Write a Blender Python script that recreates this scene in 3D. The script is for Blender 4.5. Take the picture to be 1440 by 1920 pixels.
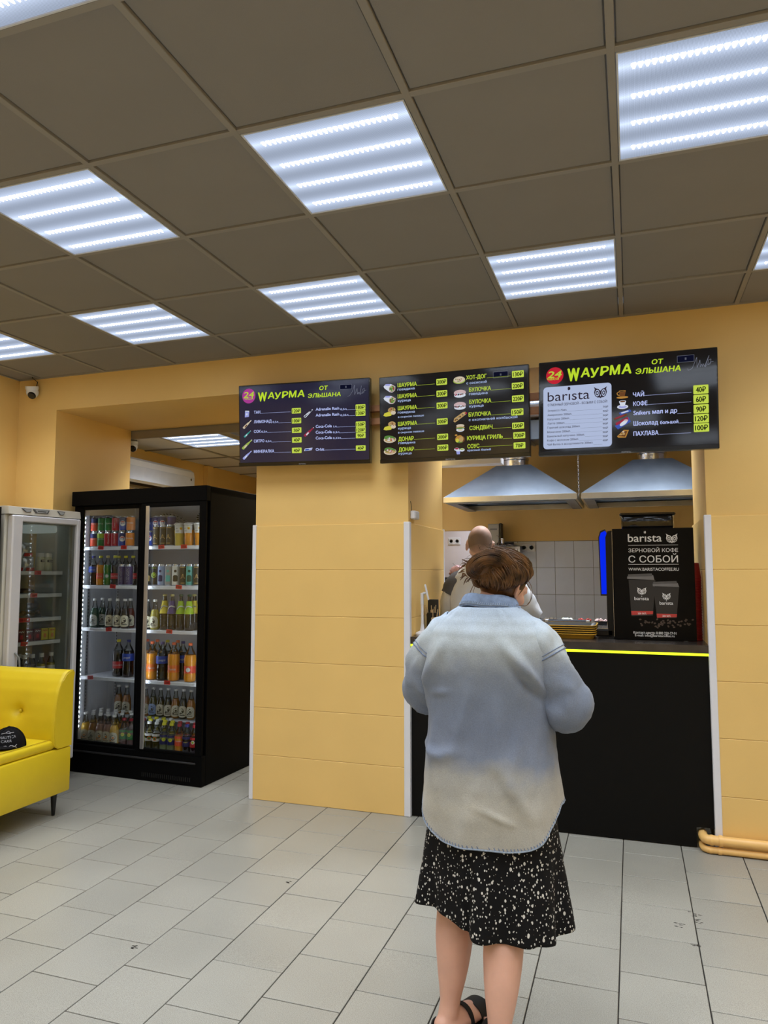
import bpy, bmesh, math, random, mathutils.geometry
from mathutils import Vector, Matrix, noise
random.seed(7)
for o in list(bpy.data.objects): bpy.data.objects.remove(o)
SC = bpy.context.scene
COL = SC.collection
PI = math.pi

# ---------------------------------------------------------------- camera
cam = bpy.data.cameras.new('camera'); cam_o = bpy.data.objects.new('camera', cam); COL.objects.link(cam_o)
cam.sensor_fit = 'VERTICAL'; cam.sensor_height = 36.0; cam.lens = 36.0 * 1360.0 / 1920.0
cam.clip_start = 0.02; cam.clip_end = 60
cam_o.location = (0, 0, 1.46)
cam_o.rotation_euler = (math.radians(90 + 4.708), 0, math.radians(18.779))
SC.camera = cam_o

# ---------------------------------------------------------------- world, exposure (the room is closed: its lamps light it)
w = bpy.data.worlds.new('world'); SC.world = w; w.use_nodes = True
w.node_tree.nodes['Background'].inputs[0].default_value = (0.75, 0.85, 1, 1)
w.node_tree.nodes['Background'].inputs[1].default_value = 0.3
SC.view_settings.view_transform = 'Standard'; SC.view_settings.look = 'None'
SC.view_settings.exposure = 0.0; SC.view_settings.gamma = 1.0
SC.view_settings.use_curve_mapping = False
SC.cycles.max_bounces = 9; SC.cycles.transparent_max_bounces = 16; SC.cycles.sample_clamp_indirect = 4.0
SC.cycles.caustics_reflective = False; SC.cycles.caustics_refractive = False
LED_POWER = 17.0          # radiance of the diode rows in the ceiling panels
LAMP_WATTS = 6.5          # beam of one ceiling lamp, gathered downwards by its prisms
KITCHEN_GAIN = 2.6        # kitchen lamps boosted to brighten the kitchen
LED_DIFFUSER = 0.50       # radiance of the diffuser sheet between the rows

# ---------------------------------------------------------------- colours and materials
def lin(c):
    if isinstance(c, str):
        c = c.lstrip('#'); c = [int(c[i:i+2], 16) for i in (0, 2, 4)]
    return tuple(((v/255)/12.92 if v/255 <= 0.04045 else (((v/255)+0.055)/1.055)**2.4) for v in c)
MATS = {}
def mat(name, col, rough=0.5, metal=0.0, var=0.06, vscale=9.0, bump=0.0, bscale=60.0, emit=None, estr=0.0,
        coat=0.0, spec=0.5, rnd=0.0, sheen=0.0, trans=0.0, alpha=1.0):
    """principled material whose colour is gently mottled by noise; rnd varies it from object to object"""
    if name in MATS: return MATS[name]
    m = bpy.data.materials.new(name); m.use_nodes = True; nt = m.node_tree; N = nt.nodes; L = nt.links
    b = N['Principled BSDF']; c = lin(col)
    b.inputs['Roughness'].default_value = rough; b.inputs['Metallic'].default_value = metal
    b.inputs['Coat Weight'].default_value = coat; b.inputs['Specular IOR Level'].default_value = spec
    b.inputs['Sheen Weight'].default_value = sheen; b.inputs['Transmission Weight'].default_value = trans
    b.inputs['Alpha'].default_value = alpha
    b.inputs['Base Color'].default_value = (*c, 1)
    tc = N.new('ShaderNodeTexCoord')
    if var > 0 or rnd > 0:
        no = N.new('ShaderNodeTexNoise'); no.inputs['Scale'].default_value = vscale; no.inputs['Detail'].default_value = 3
        L.new(tc.outputs['Object'], no.inputs['Vector'])
        mr = N.new('ShaderNodeMapRange'); mr.inputs[1].default_value = 0.25; mr.inputs[2].default_value = 0.75
        mr.inputs[3].default_value = 1 - var; mr.inputs[4].default_value = 1 + var
        L.new(no.outputs['Fac'], mr.inputs[0])
        val = mr.outputs[0]
        if rnd > 0:
            oi = N.new('ShaderNodeObjectInfo'); m2 = N.new('ShaderNodeMapRange')
            m2.inputs[3].default_value = 1 - rnd; m2.inputs[4].default_value = 1 + rnd
            L.new(oi.outputs['Random'], m2.inputs[0])
            mu = N.new('ShaderNodeMath'); mu.operation = 'MULTIPLY'; L.new(val, mu.inputs[0]); L.new(m2.outputs[0], mu.inputs[1]); val = mu.outputs[0]
        vm = N.new('ShaderNodeVectorMath'); vm.operation = 'SCALE'; vm.inputs[0].default_value = c
        L.new(val, vm.inputs['Scale']); L.new(vm.outputs[0], b.inputs['Base Color'])
    if bump > 0:
        n2 = N.new('ShaderNodeTexNoise'); n2.inputs['Scale'].default_value = bscale; n2.inputs['Detail'].default_value = 4
        L.new(tc.outputs['Object'], n2.inputs['Vector'])
        bp = N.new('ShaderNodeBump'); bp.inputs['Strength'].default_value = bump; bp.inputs['Distance'].default_value = 0.01
        L.new(n2.outputs['Fac'], bp.inputs['Height']); L.new(bp.outputs[0], b.inputs['Normal'])
    if emit is not None:
        b.inputs['Emission Color'].default_value = (*lin(emit), 1); b.inputs['Emission Strength'].default_value = estr
    MATS[name] = m
    return m
def glow(name, col, s):
    """a surface that gives off light: lamp diodes, screen pixels"""
    if name in MATS: return MATS[name]
    m = bpy.data.materials.new(name); m.use_nodes = True; N = m.node_tree.nodes; L = m.node_tree.links
    N.remove(N['Principled BSDF']); e = N.new('ShaderNodeEmission'); e.inputs[0].default_value = (*lin(col), 1); e.inputs[1].default_value = s
    L.new(e.outputs[0], N['Material Output'].inputs[0]); MATS[name] = m
    return m
def thin_glass(name, tint=(1, 1, 1), f=1.0, haze=0.0):
    """pane or clear bottle wall: see-through with fresnel reflections"""
    if name in MATS: return MATS[name]
    m = bpy.data.materials.new(name); m.use_nodes = True; N = m.node_tree.nodes; L = m.node_tree.links
    N.remove(N['Principled BSDF'])
    t = N.new('ShaderNodeBsdfTransparent'); t.inputs[0].default_value = (*tint, 1)
    g = N.new('ShaderNodeBsdfGlossy'); g.inputs['Roughness'].default_value = 0.03
    fr = N.new('ShaderNodeFresnel'); fr.inputs[0].default_value = 1.45
    mu = N.new('ShaderNodeMath'); mu.operation = 'MULTIPLY'; mu.inputs[1].default_value = f; L.new(fr.outputs[0], mu.inputs[0])
    mx = N.new('ShaderNodeMixShader'); L.new(mu.outputs[0], mx.inputs[0]); L.new(t.outputs[0], mx.inputs[1]); L.new(g.outputs[0], mx.inputs[2])
    out = mx
    if haze > 0:
        d = N.new('ShaderNodeBsdfDiffuse'); d.inputs[0].default_value = (0.8, 0.82, 0.8, 1)
        m2 = N.new('ShaderNodeMixShader'); m2.inputs[0].default_value = haze
        L.new(mx.outputs[0], m2.inputs[1]); L.new(d.outputs[0], m2.inputs[2]); out = m2
    L.new(out.outputs[0], N['Material Output'].inputs[0]); MATS[name] = m
    return m

# ---------------------------------------------------------------- mesh building
class MB:
    def __init__(s): s.v = []; s.f = []; s.m = []
    def add(s, vs, fs, mi=0, M=None):
        b = len(s.v)
        s.v += [tuple(M @ Vector(p)) for p in vs] if M is not None else [tuple(p) for p in vs]
        s.f += [[b + i for i in f] for f in fs]; s.m += [mi] * len(fs)
        return s
    def box(s, x0, y0, z0, x1, y1, z1, mi=0, bev=0.0, M=None, seg=1):
        if bev <= 0:
            vs = [(x, y, z) for z in (z0, z1) for y in (y0, y1) for x in (x0, x1)]
            return s.add(vs, [(0,2,3,1),(4,5,7,6),(0,1,5,4),(2,6,7,3),(0,4,6,2),(1,3,7,5)], mi, M)
        bm = bmesh.new(); bmesh.ops.create_cube(bm, size=1)
        for v in bm.verts:
            v.co = Vector((x0 + (v.co.x+.5)*(x1-x0), y0 + (v.co.y+.5)*(y1-y0), z0 + (v.co.z+.5)*(z1-z0)))
        bmesh.ops.bevel(bm, geom=bm.edges[:], offset=bev, segments=seg, affect='EDGES', profile=0.5)
        bm.verts.index_update()
        s.add([v.co[:] for v in bm.verts], [[v.index for v in f.verts] for f in bm.faces], mi, M); bm.free()
        return s
    def lathe(s, prof, n=20, mi=0, M=None, cap=True, sx=1.0, sy=1.0):
        """prof: (r, z) or (r, z, material) from bottom to top"""
        vs = []; fs = []; ms = []
        for p in prof:
            for i in range(n):
                a = 2*PI*i/n; vs.append((p[0]*math.cos(a)*sx, p[0]*math.sin(a)*sy, p[1]))
        b = len(s.v)
        for k in range(len(prof)-1):
            for i in range(n):
                j = (i+1) % n
                fs.append((k*n+i, k*n+j, (k+1)*n+j, (k+1)*n+i)); ms.append(prof[k+1][2] if len(prof[k+1]) > 2 else mi)
        if cap:
            if prof[0][0] > 1e-5: fs.append(tuple(range(n))[::-1]); ms.append(ms[0])
            if prof[-1][0] > 1e-5: fs.append(tuple((len(prof)-1)*n + i for i in range(n))); ms.append(ms[-2] if len(ms) > 1 else mi)
        s.add(vs, fs, mi, M); s.m[len(s.m)-len(fs):] = ms
        return s
    def tube(s, pts, r, n=8, mi=0, cap=True, M=None, flat=1.0):
        """tube along points; r one radius or one per point"""
        P = [Vector(p) for p in pts]; k = len(P)
        R = r if isinstance(r, (list, tuple)) else [r]*k
        t0 = (P[1]-P[0]).normalized(); up = Vector((0, 0, 1)) if abs(t0.z) < 0.9 else Vector((1, 0, 0))
        u = t0.cross(up).normalized(); vs = []; fs = []
        for i in range(k):
            t = (P[min(i+1, k-1)] - P[max(i-1, 0)]).normalized()
            u = (u - t*u.dot(t)).normalized(); w_ = t.cross(u)
            for j in range(n):
                a = 2*PI*j/n; vs.append(P[i] + (u*math.cos(a) + w_*math.sin(a)*flat)*R[i])
        for i in range(k-1):
            for j in range(n):
                q = (j+1) % n; fs.append((i*n+j, i*n+q, (i+1)*n+q, (i+1)*n+j))
        if cap: fs.append(tuple(range(n))[::-1]); fs.append(tuple((k-1)*n+j for j in range(n)))
        return s.add(vs, fs, mi, M)
    def prism(s, poly, a, b, axis='z', mi=0, M=None):
        """extrude a 2D polygon: axis z -> (x,y), y -> (x,z), x -> (y,z)"""
        f3 = {'z': lambda p, h: (p[0], p[1], h), 'y': lambda p, h: (p[0], h, p[1]), 'x': lambda p, h: (h, p[0], p[1])}[axis]
        n = len(poly); vs = [f3(p, a) for p in poly] + [f3(p, b) for p in poly]
        fs = [tuple(range(n))[::-1], tuple(range(n, 2*n))] + [(i, (i+1) % n, n+(i+1) % n, n+i) for i in range(n)]
        return s.add(vs, fs, mi, M)
    def loft(s, rings, mi=0, cap0=False, cap1=False, closed=True, M=None):
        n = len(rings[0]); vs = [p for r in rings for p in r]; fs = []
        for k in range(len(rings)-1):
            for i in range(n if closed else n-1):
                j = (i+1) % n; fs.append((k*n+i, k*n+j, (k+1)*n+j, (k+1)*n+i))
        if cap0: fs.append(tuple(range(n))[::-1])
        if cap1: fs.append(tuple((len(rings)-1)*n+i for i in range(n)))
        return s.add(vs, fs, mi, M)
    def ball(s, c, r, mi=0, n=12, m=8, M=None):
        rx, ry, rz = r if isinstance(r, (tuple, list)) else (r, r, r)
        vs = [(c[0], c[1], c[2]-rz)]; fs = []
        for k in range(1, m):
            t = -PI/2 + PI*k/m
            for i in range(n):
                a = 2*PI*i/n; vs.append((c[0]+rx*math.cos(t)*math.cos(a), c[1]+ry*math.cos(t)*math.sin(a), c[2]+rz*math.sin(t)))
        vs.append((c[0], c[1], c[2]+rz)); top = len(vs)-1
        for i in range(n):
            j = (i+1) % n; fs.append((0, 1+j, 1+i)); fs.append((top, top-n+i, top-n+j))
            for k in range(m-2): fs.append((1+k*n+i, 1+k*n+j, 1+(k+1)*n+j, 1+(k+1)*n+i))
        return s.add(vs, fs, mi, M)
    def mesh(s, name, mats, smooth=None):
        me = bpy.data.meshes.new(name); me.from_pydata(s.v, [], s.f)
        for m in (mats if isinstance(mats, (list, tuple)) else [mats]): me.materials.append(m)
        if any(s.m): me.polygons.foreach_set('material_index', s.m)
        if smooth is not None:
            me.polygons.foreach_set('use_smooth', [True]*len(me.polygons))
            if smooth < 179: me.set_sharp_from_angle(angle=math.radians(smooth))
        me.update()
        return me
    def obj(s, name, mats, parent=None, loc=(0, 0, 0), rot=(0, 0, 0), smooth=None):
        return place(name, s.mesh(name, mats, smooth), parent, loc, rot)
def place(name, me, parent=None, loc=(0, 0, 0), rot=(0, 0, 0)):
    o = bpy.data.objects.new(name, me); COL.objects.link(o)
    o.location = loc; o.rotation_euler = rot; o.parent = parent
    return o
def tag(o, label, cat, group=None, kind=None):
    o['label'] = label; o['category'] = cat
    if group: o['group'] = group
    if kind: o['kind'] = kind
    return o
def thing(name, label, cat, loc=(0, 0, 0), rz=0.0, group=None, rot=None):
    o = place(name, None, None, loc, rot or (0, 0, rz))
    return tag(o, label, cat, group)
def struct(o): o['kind'] = 'structure'; return o
def stuff(o): o['kind'] = 'stuff'; return o
def dup(root, loc, rot=None, label=None, group=None):
    """copy of a thing with its parts and their sub-parts; mesh data shared"""
    r = root.copy(); COL.objects.link(r); r.location = loc
    if rot is not None: r.rotation_euler = rot
    if label: r['label'] = label
    if group: r['group'] = group
    for ch in root.children:
        c = ch.copy(); COL.objects.link(c); c.parent = r
        for g in ch.children:
            d = g.copy(); COL.objects.link(d); d.parent = c
    return r
# ---- lettering: the built-in font turned into flat meshes
_TX = {}
def glyphs(s, bold=0.0, shear=0.0, res=2):
    k = (s, bold, shear, res)
    if k not in _TX:
        cu = bpy.data.curves.new('lettering', 'FONT'); cu.body = s; cu.size = 1; cu.offset = bold; cu.shear = shear
        cu.resolution_u = res; cu.fill_mode = 'FRONT'
        o = bpy.data.objects.new('lettering', cu); COL.objects.link(o)
        cv = o.to_curve(bpy.context.evaluated_depsgraph_get()); loops = []
        for sp_ in cv.splines:      # each contour as a polygon; overlapping strokes of one letter stay separate fills
            P = []
            if sp_.type == 'BEZIER':
                b_ = sp_.bezier_points; n = len(b_)
                for q in range(n):
                    a, c = b_[q], b_[(q+1) % n]
                    st = (a.handle_right - a.co).cross(c.co - a.co).length + (c.handle_left - c.co).cross(c.co - a.co).length < 1e-7
                    P += [a.co.copy()] if st else mathutils.geometry.interpolate_bezier(a.co, a.handle_right, c.handle_left, c.co, res+2)[:-1]
            else: P = [p.co.to_3d() for p in sp_.points]
            P = [Vector((p.x, p.y, 0)) for q, p in enumerate(P) if (p - P[q-1]).length > 1e-5]
            if len(P) > 2: loops.append((P, sum(a.x*c.y - c.x*a.y for a, c in zip(P, P[1:]+P[:1]))/2))
        o.to_curve_clear(); bpy.data.objects.remove(o); bpy.data.curves.remove(cu)
        def inside(p, P):
            c = False
            for a, d in zip(P, P[1:]+P[:1]):
                if (a.y > p.y) != (d.y > p.y) and p.x < (d.x-a.x)*(p.y-a.y)/(d.y-a.y) + a.x: c = not c
            return c
        outs = []; holes = []
        for n, l in enumerate(loops):
            c = [m for q, m in enumerate(loops) if q != n and abs(m[1]) > abs(l[1]) and inside(l[0][0], m[0])]
            (holes if c and max(c, key=lambda m: abs(m[1]))[1]*l[1] < 0 else outs).append(l)
        V = []; F = []; own = {}
        for h in holes:
            for q, l in enumerate(outs):
                if l[1]*h[1] < 0 and sum(inside(p, l[0]) for p in h[0]) > .6*len(h[0]): own.setdefault(q, []).append(h[0])
        for q, l in enumerate(outs):
            polys = [l[0]] + own.get(q, []); b0 = len(V); V += [tuple(p) for P in polys for p in P]
            F += [[b0+t for t in tri] for tri in mathutils.geometry.tessellate_polygon(polys)]
        _TX[k] = (V, F)
    return _TX[k]
def text(mb, s, x, z, wd, cap, y=0.0, bold=0.0, shear=0.0, mi=0, M=None, res=2, sq=None):
    """lettering in the x-z plane facing -y: left edge x, baseline z, total width, capital height"""
    V, F = glyphs(s, 0, shear, res)
    if not V: return
    x0 = min(v[0] for v in V); x1 = max(v[0] for v in V); e = max(bold, 0)*cap/0.727; kx = (wd-2*e)/max(x1-x0, 1e-6); kz = cap/0.727
    for i, (dx, dz) in enumerate(((0, 0), (-e, 0), (e, 0), (0, e*.7), (0, -e*.7)) if e else ((0, 0),)):   # heavier strokes: shifted layers
        mb.add([(x + e + dx + (v[0]-x0)*kx, y - .00002*i, z + dz + v[1]*kz) for v in V], F, mi, M)
def wrap_text(mb, s, r, zc, cap, ang, bold=0.02, mi=0, aspect=1.0, lift=0.0004, a0=-PI/2, vertical=False):
    """lettering bent round a can or bottle of radius r, centred on the side that faces -y"""
    V, F = glyphs(s, 0, 0, 1)
    if not V: return
    x0 = min(v[0] for v in V); x1 = max(v[0] for v in V); k = cap/0.727; wd = (x1-x0)*k*aspect
    vs = []
    for v in V:
        u = ((v[0]-x0)*k*aspect - wd/2); h = v[1]*k - cap/2
        if vertical: u, h = -h, u
        a = a0 + u/r + ang
        vs.append(((r+lift)*math.cos(a), (r+lift)*math.sin(a), zc + h))
    mb.add(vs, F, mi)
def lerp(a, b, t): return a + (b-a)*t
def rrect(x0, y0, x1, y1, r, n=4):
    out = []
    for cx_, cy_, a in ((x1-r, y1-r, 0), (x0+r, y1-r, 90), (x0+r, y0+r, 180), (x1-r, y0+r, 270)):
        for i in range(n+1):
            t = math.radians(a + 90*i/n); out.append((cx_ + r*math.cos(t), cy_ + r*math.sin(t)))
    return out
# ================================================================ THE SETTING
H = 2.92; WY = 4.29; XL = -4.42; XR = 3.0; YB = -2.9; WD = 5.15        # ceiling, counter wall, side walls, rear wall, back of the thick wall
M_paint = mat('ochre_paint', (231, 194, 120), 0.55, var=0.035, vscale=2.5, bump=0.05, bscale=180)
M_panel = mat('ochre_painted_panel', (232, 195, 121), 0.42, var=0.03, vscale=3, bump=0.04, bscale=120, rnd=0.012)
M_white = mat('white_plastic_trim', (222, 224, 232), 0.35, var=0.02)
M_grout = mat('dark_grout', (40, 36, 31), 0.9, var=0.25, vscale=30)
M_tilep = mat('grey_ceiling_tile', (134, 130, 125), 0.9, var=0.025, vscale=4, bump=0.1, bscale=300, rnd=0.015)
M_tbar = mat('ceiling_grid_enamel', (143, 138, 130), 0.6, var=0.03)
M_black = mat('black_satin', (12, 12, 13), 0.35, var=0.05)
M_chrome = mat('steel', (190, 192, 196), 0.25, 1.0)

# porcelain floor tile: speckled grey-beige, cloudy, slightly glossy
m = bpy.data.materials.new('speckled_porcelain'); m.use_nodes = True; N = m.node_tree.nodes; L = m.node_tree.links
M_floor = m; b = N['Principled BSDF']; tc = N.new('ShaderNodeTexCoord'); geo = N.new('ShaderNodeNewGeometry')
n1 = N.new('ShaderNodeTexNoise'); n1.inputs['Scale'].default_value = 420; n1.inputs['Detail'].default_value = 2
n2 = N.new('ShaderNodeTexNoise'); n2.inputs['Scale'].default_value = 2.2; n2.inputs['Detail'].default_value = 4
L.new(geo.outputs['Position'], n1.inputs[0]); L.new(geo.outputs['Position'], n2.inputs[0])
r1 = N.new('ShaderNodeValToRGB'); r1.color_ramp.elements[0].position = 0.33; r1.color_ramp.elements[0].color = (*lin((126, 124, 116)), 1)
r1.color_ramp.elements[1].position = 0.62; r1.color_ramp.elements[1].color = (*lin((167, 165, 156)), 1)
L.new(n1.outputs[0], r1.inputs[0])
oi = N.new('ShaderNodeObjectInfo'); mr = N.new('ShaderNodeMapRange'); mr.inputs[3].default_value = 0.95; mr.inputs[4].default_value = 1.04
L.new(oi.outputs['Random'], mr.inputs[0])
m2 = N.new('ShaderNodeMapRange'); m2.inputs[1].default_value = 0.3; m2.inputs[2].default_value = 0.7; m2.inputs[3].default_value = 0.93; m2.inputs[4].default_value = 1.05
L.new(n2.outputs[0], m2.inputs[0]); mu = N.new('ShaderNodeMath'); mu.operation = 'MULTIPLY'; L.new(mr.outputs[0], mu.inputs[0]); L.new(m2.outputs[0], mu.inputs[1])
vm = N.new('ShaderNodeVectorMath'); vm.operation = 'SCALE'; L.new(r1.outputs[0], vm.inputs[0]); L.new(mu.outputs[0], vm.inputs['Scale']); L.new(vm.outputs[0], b.inputs['Base Color'])
m3 = N.new('ShaderNodeMapRange'); m3.inputs[3].default_value = 0.24; m3.inputs[4].default_value = 0.42; L.new(n2.outputs[0], m3.inputs[0]); L.new(m3.outputs[0], b.inputs['Roughness'])

# ---- floor: grout bed with a running bond of tiles
fl = struct(MB().box(XL-0.2, YB-0.2, -0.12, XR+0.2, 9.4, -0.005).obj('floor', M_grout))
TX, TY = 0.2914, 0.2985
tile_me = MB().box(-TX/2+0.0023, -TY/2+0.0023, -0.012, TX/2-0.0023, TY/2-0.0023, 0, bev=0.0012).mesh('floor_tile', M_floor)
big = MB(); n_t = 0
for k in range(-15, 11):
    xc = -0.08 + TX*(k + 0.5)
    ph = (3.22 if k % 2 == 0 else 3.07) - 0.0075*k
    for j in range(-21, 20):
        yc = ph + TY*(j + 0.5)
        if yc < YB or yc > 8.9 or xc < XL-0.1 or xc > XR+.1: continue
        near = 1.75 < yc < 5.2 and -4.5 < xc < 1.0
        if near and n_t < 298 and not (4.35 < yc and -1.3 > xc > -2.3) and not (4.6 < yc and xc > -1.2):
            n_t += 1
            t = place('floor_tile', tile_me, fl, (xc, yc, random.uniform(-0.0004, 0.0003)), (random.gauss(0, 0.0012), random.gauss(0, 0.0012), random.gauss(0, 0.0015)))
        else:
            big.box(xc-TX/2+0.0023, yc-TY/2+0.0023, -0.012, xc+TX/2-0.0023, yc+TY/2-0.0023, 0)
stuff(big.obj('floor_tiles_beyond', M_floor, fl))
# chipped corners and grime on the joints by the counter
gm = MB()
for (cx_, cy_, r) in ((0.205, 3.49, 0.035), (0.225, 3.42, 0.03), (0.2, 3.20, 0.02), (0.155, 3.36, 0.03), (-0.90, 3.62, 0.02), (-1.57, 3.22, 0.012), (-1.87, 2.49, 0.02)):
    for q in range(6):
        a = random.uniform(0, 2*PI); rr = r*random.uniform(.2, 1); x_, y_ = cx_+rr*math.cos(a), cy_+rr*math.sin(a)
        gm.prism([(x_+random.uniform(.002, .007)*math.cos(t*PI/3+a)*1.6, y_+random.uniform(.001, .004)*math.sin(t*PI/3+a)) for t in range(6)], 0.0004, 0.0008)
stuff(gm.obj('tile_chips', M_grout, fl))

# ---- thick wall with the alcove, the pillar and the counter opening
def wall(nm, x0, z0, x1): return struct(MB().box(x0, WY, z0, x1, WD, 3.0).obj(nm, M_paint))
wall('wall_back_left', XL-0.2, 0, -4.056); wall_n = wall('wall_pillar', -2.36, 0, -1.30); wall_r = wall('wall_back_right', 0.395, 0, XR+0.2)
wall('wall_alcove_lintel', -4.056, 2.67, -2.36); wall('wall_counter_lintel', -1.30, 2.67, 0.395)
wall_w = struct(MB().box(XL-0.2, YB-0.2, 0, XL, WY, 3.0).obj('wall_left', M_paint))
wall_e = struct(MB().box(XR, YB-0.2, 0, XR+0.2, WY, 3.0).obj('wall_right', M_paint))
wall_s = struct(MB().box(XL, YB-0.2, 0, XR, YB, 3.0).obj('wall_front', M_paint))
# painted wall boards: five full courses of 0.30 and a cut one at the floor
def boards(x0, x1, face, parent, rev=False, axis='x'):
    zs = [0.0, 0.284, 0.583, 0.880, 1.176, 1.472, 1.762]
    for a, c in zip(zs[:-1], zs[1:]):
        if axis == 'x': MB().box(x0, face-0.011, a+0.0006, x1, face+0.002, c-0.0006, bev=0.0022).obj('wall_board', M_panel, parent)
        else:
            lo, hi = (face-0.002, face+0.011) if rev else (face-0.011, face+0.002)
            MB().box(lo, x0, a+0.0006, hi, x1, c-0.0006, bev=0.0022).obj('wall_board', M_panel, parent)
boards(-2.352, -1.318, WY, wall_n)
boards(0.41, 1.8, WY, wall_r); boards(1.8005, XR, WY, wall_r)
boards(WY+0.004, WD-0.002, -1.30, wall_n, True, 'y')
boards(WY+0.004, WD-0.002, 0.395, wall_r, False, 'y')
# white corner trims
def trim(n, x0, y0, x1, y1): struct(MB().box(x0, y0, 0.0, x1, y1, 1.768, bev=0.003).obj('trim_%d' % n, M_white))
trim(1, -2.376, WY-0.016, -2.349, WY+0.02)
trim(2, -1.326, WY-0.016, -1.287, WY+0.022)
trim(3, 0.380, WY-0.016, 0.416, WY+0.022)
trim(4, -1.30, WD-0.012, -1.2865, WD+0.012)
# ---- suspended ceiling: T-bars, tiles (parts) and the lamp cells
ceil = struct(MB().box(XL-0.2, YB-0.2, H+0.12, XR+0.2, WY, H+0.2).obj('ceiling', M_tilep))
GX, GY = -0.017, 2.029
xs = [GX + 0.6*k for k in range(-8, 7)]; ys = [GY + 0.6*k for k in range(-9, 5)]
lamp_cells = set()
for j in range(-9, 4):
    for k in range(-8, 6):
        if j % 2 == 0 and j <= 2:
            r = (2 - j)//2                      # row 0 is the one at y 3.23
            if (k - r) % 2 == 1 and -7 <= k <= 4: lamp_cells.add((k, j))
bar = M_tbar
def clip(a, b, lo, hi): return max(a, lo), min(b, hi)
for x in xs:
    if XL < x < XR: MB().box(x-0.012, YB, H, x+0.012, WY, H+0.03, bev=0.0015).obj('t_bar', bar, ceil)
for y in ys:
    if YB < y < WY:
        MB().box(XL, y-0.012, H+0.0004, XR, y+0.012, H+0.028, bev=0.0015).obj('cross_bar', bar, ceil)
MB().box(XL, WY-0.02, H+0.0002, XR, WY, H+0.03).obj('wall_angle', bar, ceil); MB().box(XL, YB, H+0.0002, XL+0.02, WY, H+0.03).obj('wall_angle', bar, ceil)
full = MB().box(-0.2865, -0.2865, 0, 0.2865, 0.2865, 0.014, bev=0.004).mesh('ceiling_tile', M_tilep)
far = MB()
for k in range(-8, 6):
    for j in range(-9, 4):
        if (k, j) in lamp_cells: continue
        x0, x1 = clip(GX+0.6*k, GX+0.6*(k+1), XL, XR); y0, y1 = clip(GY+0.6*j, GY+0.6*(j+1), YB, WY)
        if x1-x0 < 0.03 or y1-y0 < 0.03: continue
        if x1-x0 > .59 and y1-y0 > .59:
            place('ceiling_tile', full, ceil, ((x0+x1)/2, (y0+y1)/2, H+0.006+random.uniform(0, 0.003)), (random.gauss(0, 0.0012), random.gauss(0, 0.0012), 0))
        else: MB().box(x0+.0135, y0+.0135, H+0.007, x1-.0135, y1-.0135, H+0.02, bev=0.004).obj('ceiling_tile', M_tilep, ceil)

# ================================================================ CEILING LAMPS
m = bpy.data.materials.new('prismatic_diffuser'); m.use_nodes = True; N = m.node_tree.nodes; L = m.node_tree.links
N.remove(N['Principled BSDF']); M_diff = m
tc = N.new('ShaderNodeTexCoord'); sp = N.new('ShaderNodeSeparateXYZ'); L.new(tc.outputs['Object'], sp.inputs[0])
def mth(op, a, c=None, NN=None, LL=None):
    q = NN.new('ShaderNodeMath'); q.operation = op
    for i, v in enumerate((a, c)):
        if v is None: continue
        if isinstance(v, (int, float)): q.inputs[i].default_value = v
        else: LL.new(v, q.inputs[i])
    return q.outputs[0]
f = lambda op, a, c=None: mth(op, a, c, N, L)
t = f('MULTIPLY', f('ADD', sp.outputs[1], 0.285), 1/0.1425)      # four diode rows across the lamp
d = f('ABSOLUTE', f('SUBTRACT', f('FRACT', t), 0.5))
h = f('POWER', f('SUBTRACT', 1.0, f('MULTIPLY', d, 2.0)), 2.0)   # light spread by the prisms, strongest over each row
wv = f('MULTIPLY', f('SINE', f('MULTIPLY', f('ADD', sp.outputs[0], sp.outputs[1]), 900.0)), f('SINE', f('MULTIPLY', f('SUBTRACT', sp.outputs[0], sp.outputs[1]), 900.0)))
st = f('MULTIPLY', f('ADD', f('MULTIPLY', h, 0.75), LED_DIFFUSER*1.1), f('ADD', f('MULTIPLY', wv, 0.30), 1.0))
e = N.new('ShaderNodeEmission'); e.inputs[0].default_value = (*lin((204, 219, 246)), 1); L.new(st, e.inputs[1])
L.new(e.outputs[0], N['Material Output'].inputs[0])
M_led = glow('led_diodes', (236, 245, 255), LED_POWER)
M_lampframe = mat('lamp_frame_enamel', (205, 208, 212), 0.5)
diff_me = MB().box(-0.283, -0.283, 0.004, 0.283, 0.283, 0.010).mesh('diffuser', M_diff)
fr = MB()
for (a, b_, c, d_) in ((-.286, -.286, .286, -.281), (-.286, .281, .286, .286), (-.286, -.281, -.281, .281), (.281, -.281, .286, .281)): fr.box(a, b_, 0, c, d_, 0.012)
lframe_me = fr.mesh('lamp_frame', M_lampframe)
row = MB()
for i in range(26):
    x_ = -0.238 + 0.0190*i
    row.add([(x_+q[0], q[1], 0) for q in ((-.0088, -.004), (-.006, -.0105), (.006, -.0105), (.0088, -.004), (.0022, .0165), (-.0022, .0165))], [(5, 4, 3, 2, 1, 0)])
row_me = row.mesh('led_row', M_led)
def lamp(loc, label, group='square LED ceiling panels', gain=1.0):
    t = thing('ceiling_lamp', label, 'ceiling lamp', loc, 0, group)
    place('lamp_frame', lframe_me, t); place('diffuser', diff_me, t)
    for q in range(4): place('led_row', row_me, t, (0, -0.285 + 0.1425*(q+0.5), 0.0036))
    l = bpy.data.lights.new('lamp_beam', 'AREA'); l.shape = 'SQUARE'; l.size = 0.55; l.energy = LAMP_WATTS*gain; l.color = (0.90, 0.95, 1.0); l.spread = math.radians(118)
    o = bpy.data.objects.new('lamp_beam', l); COL.objects.link(o); o.parent = t; o.location = (0, 0, -0.001)
    return t
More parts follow.
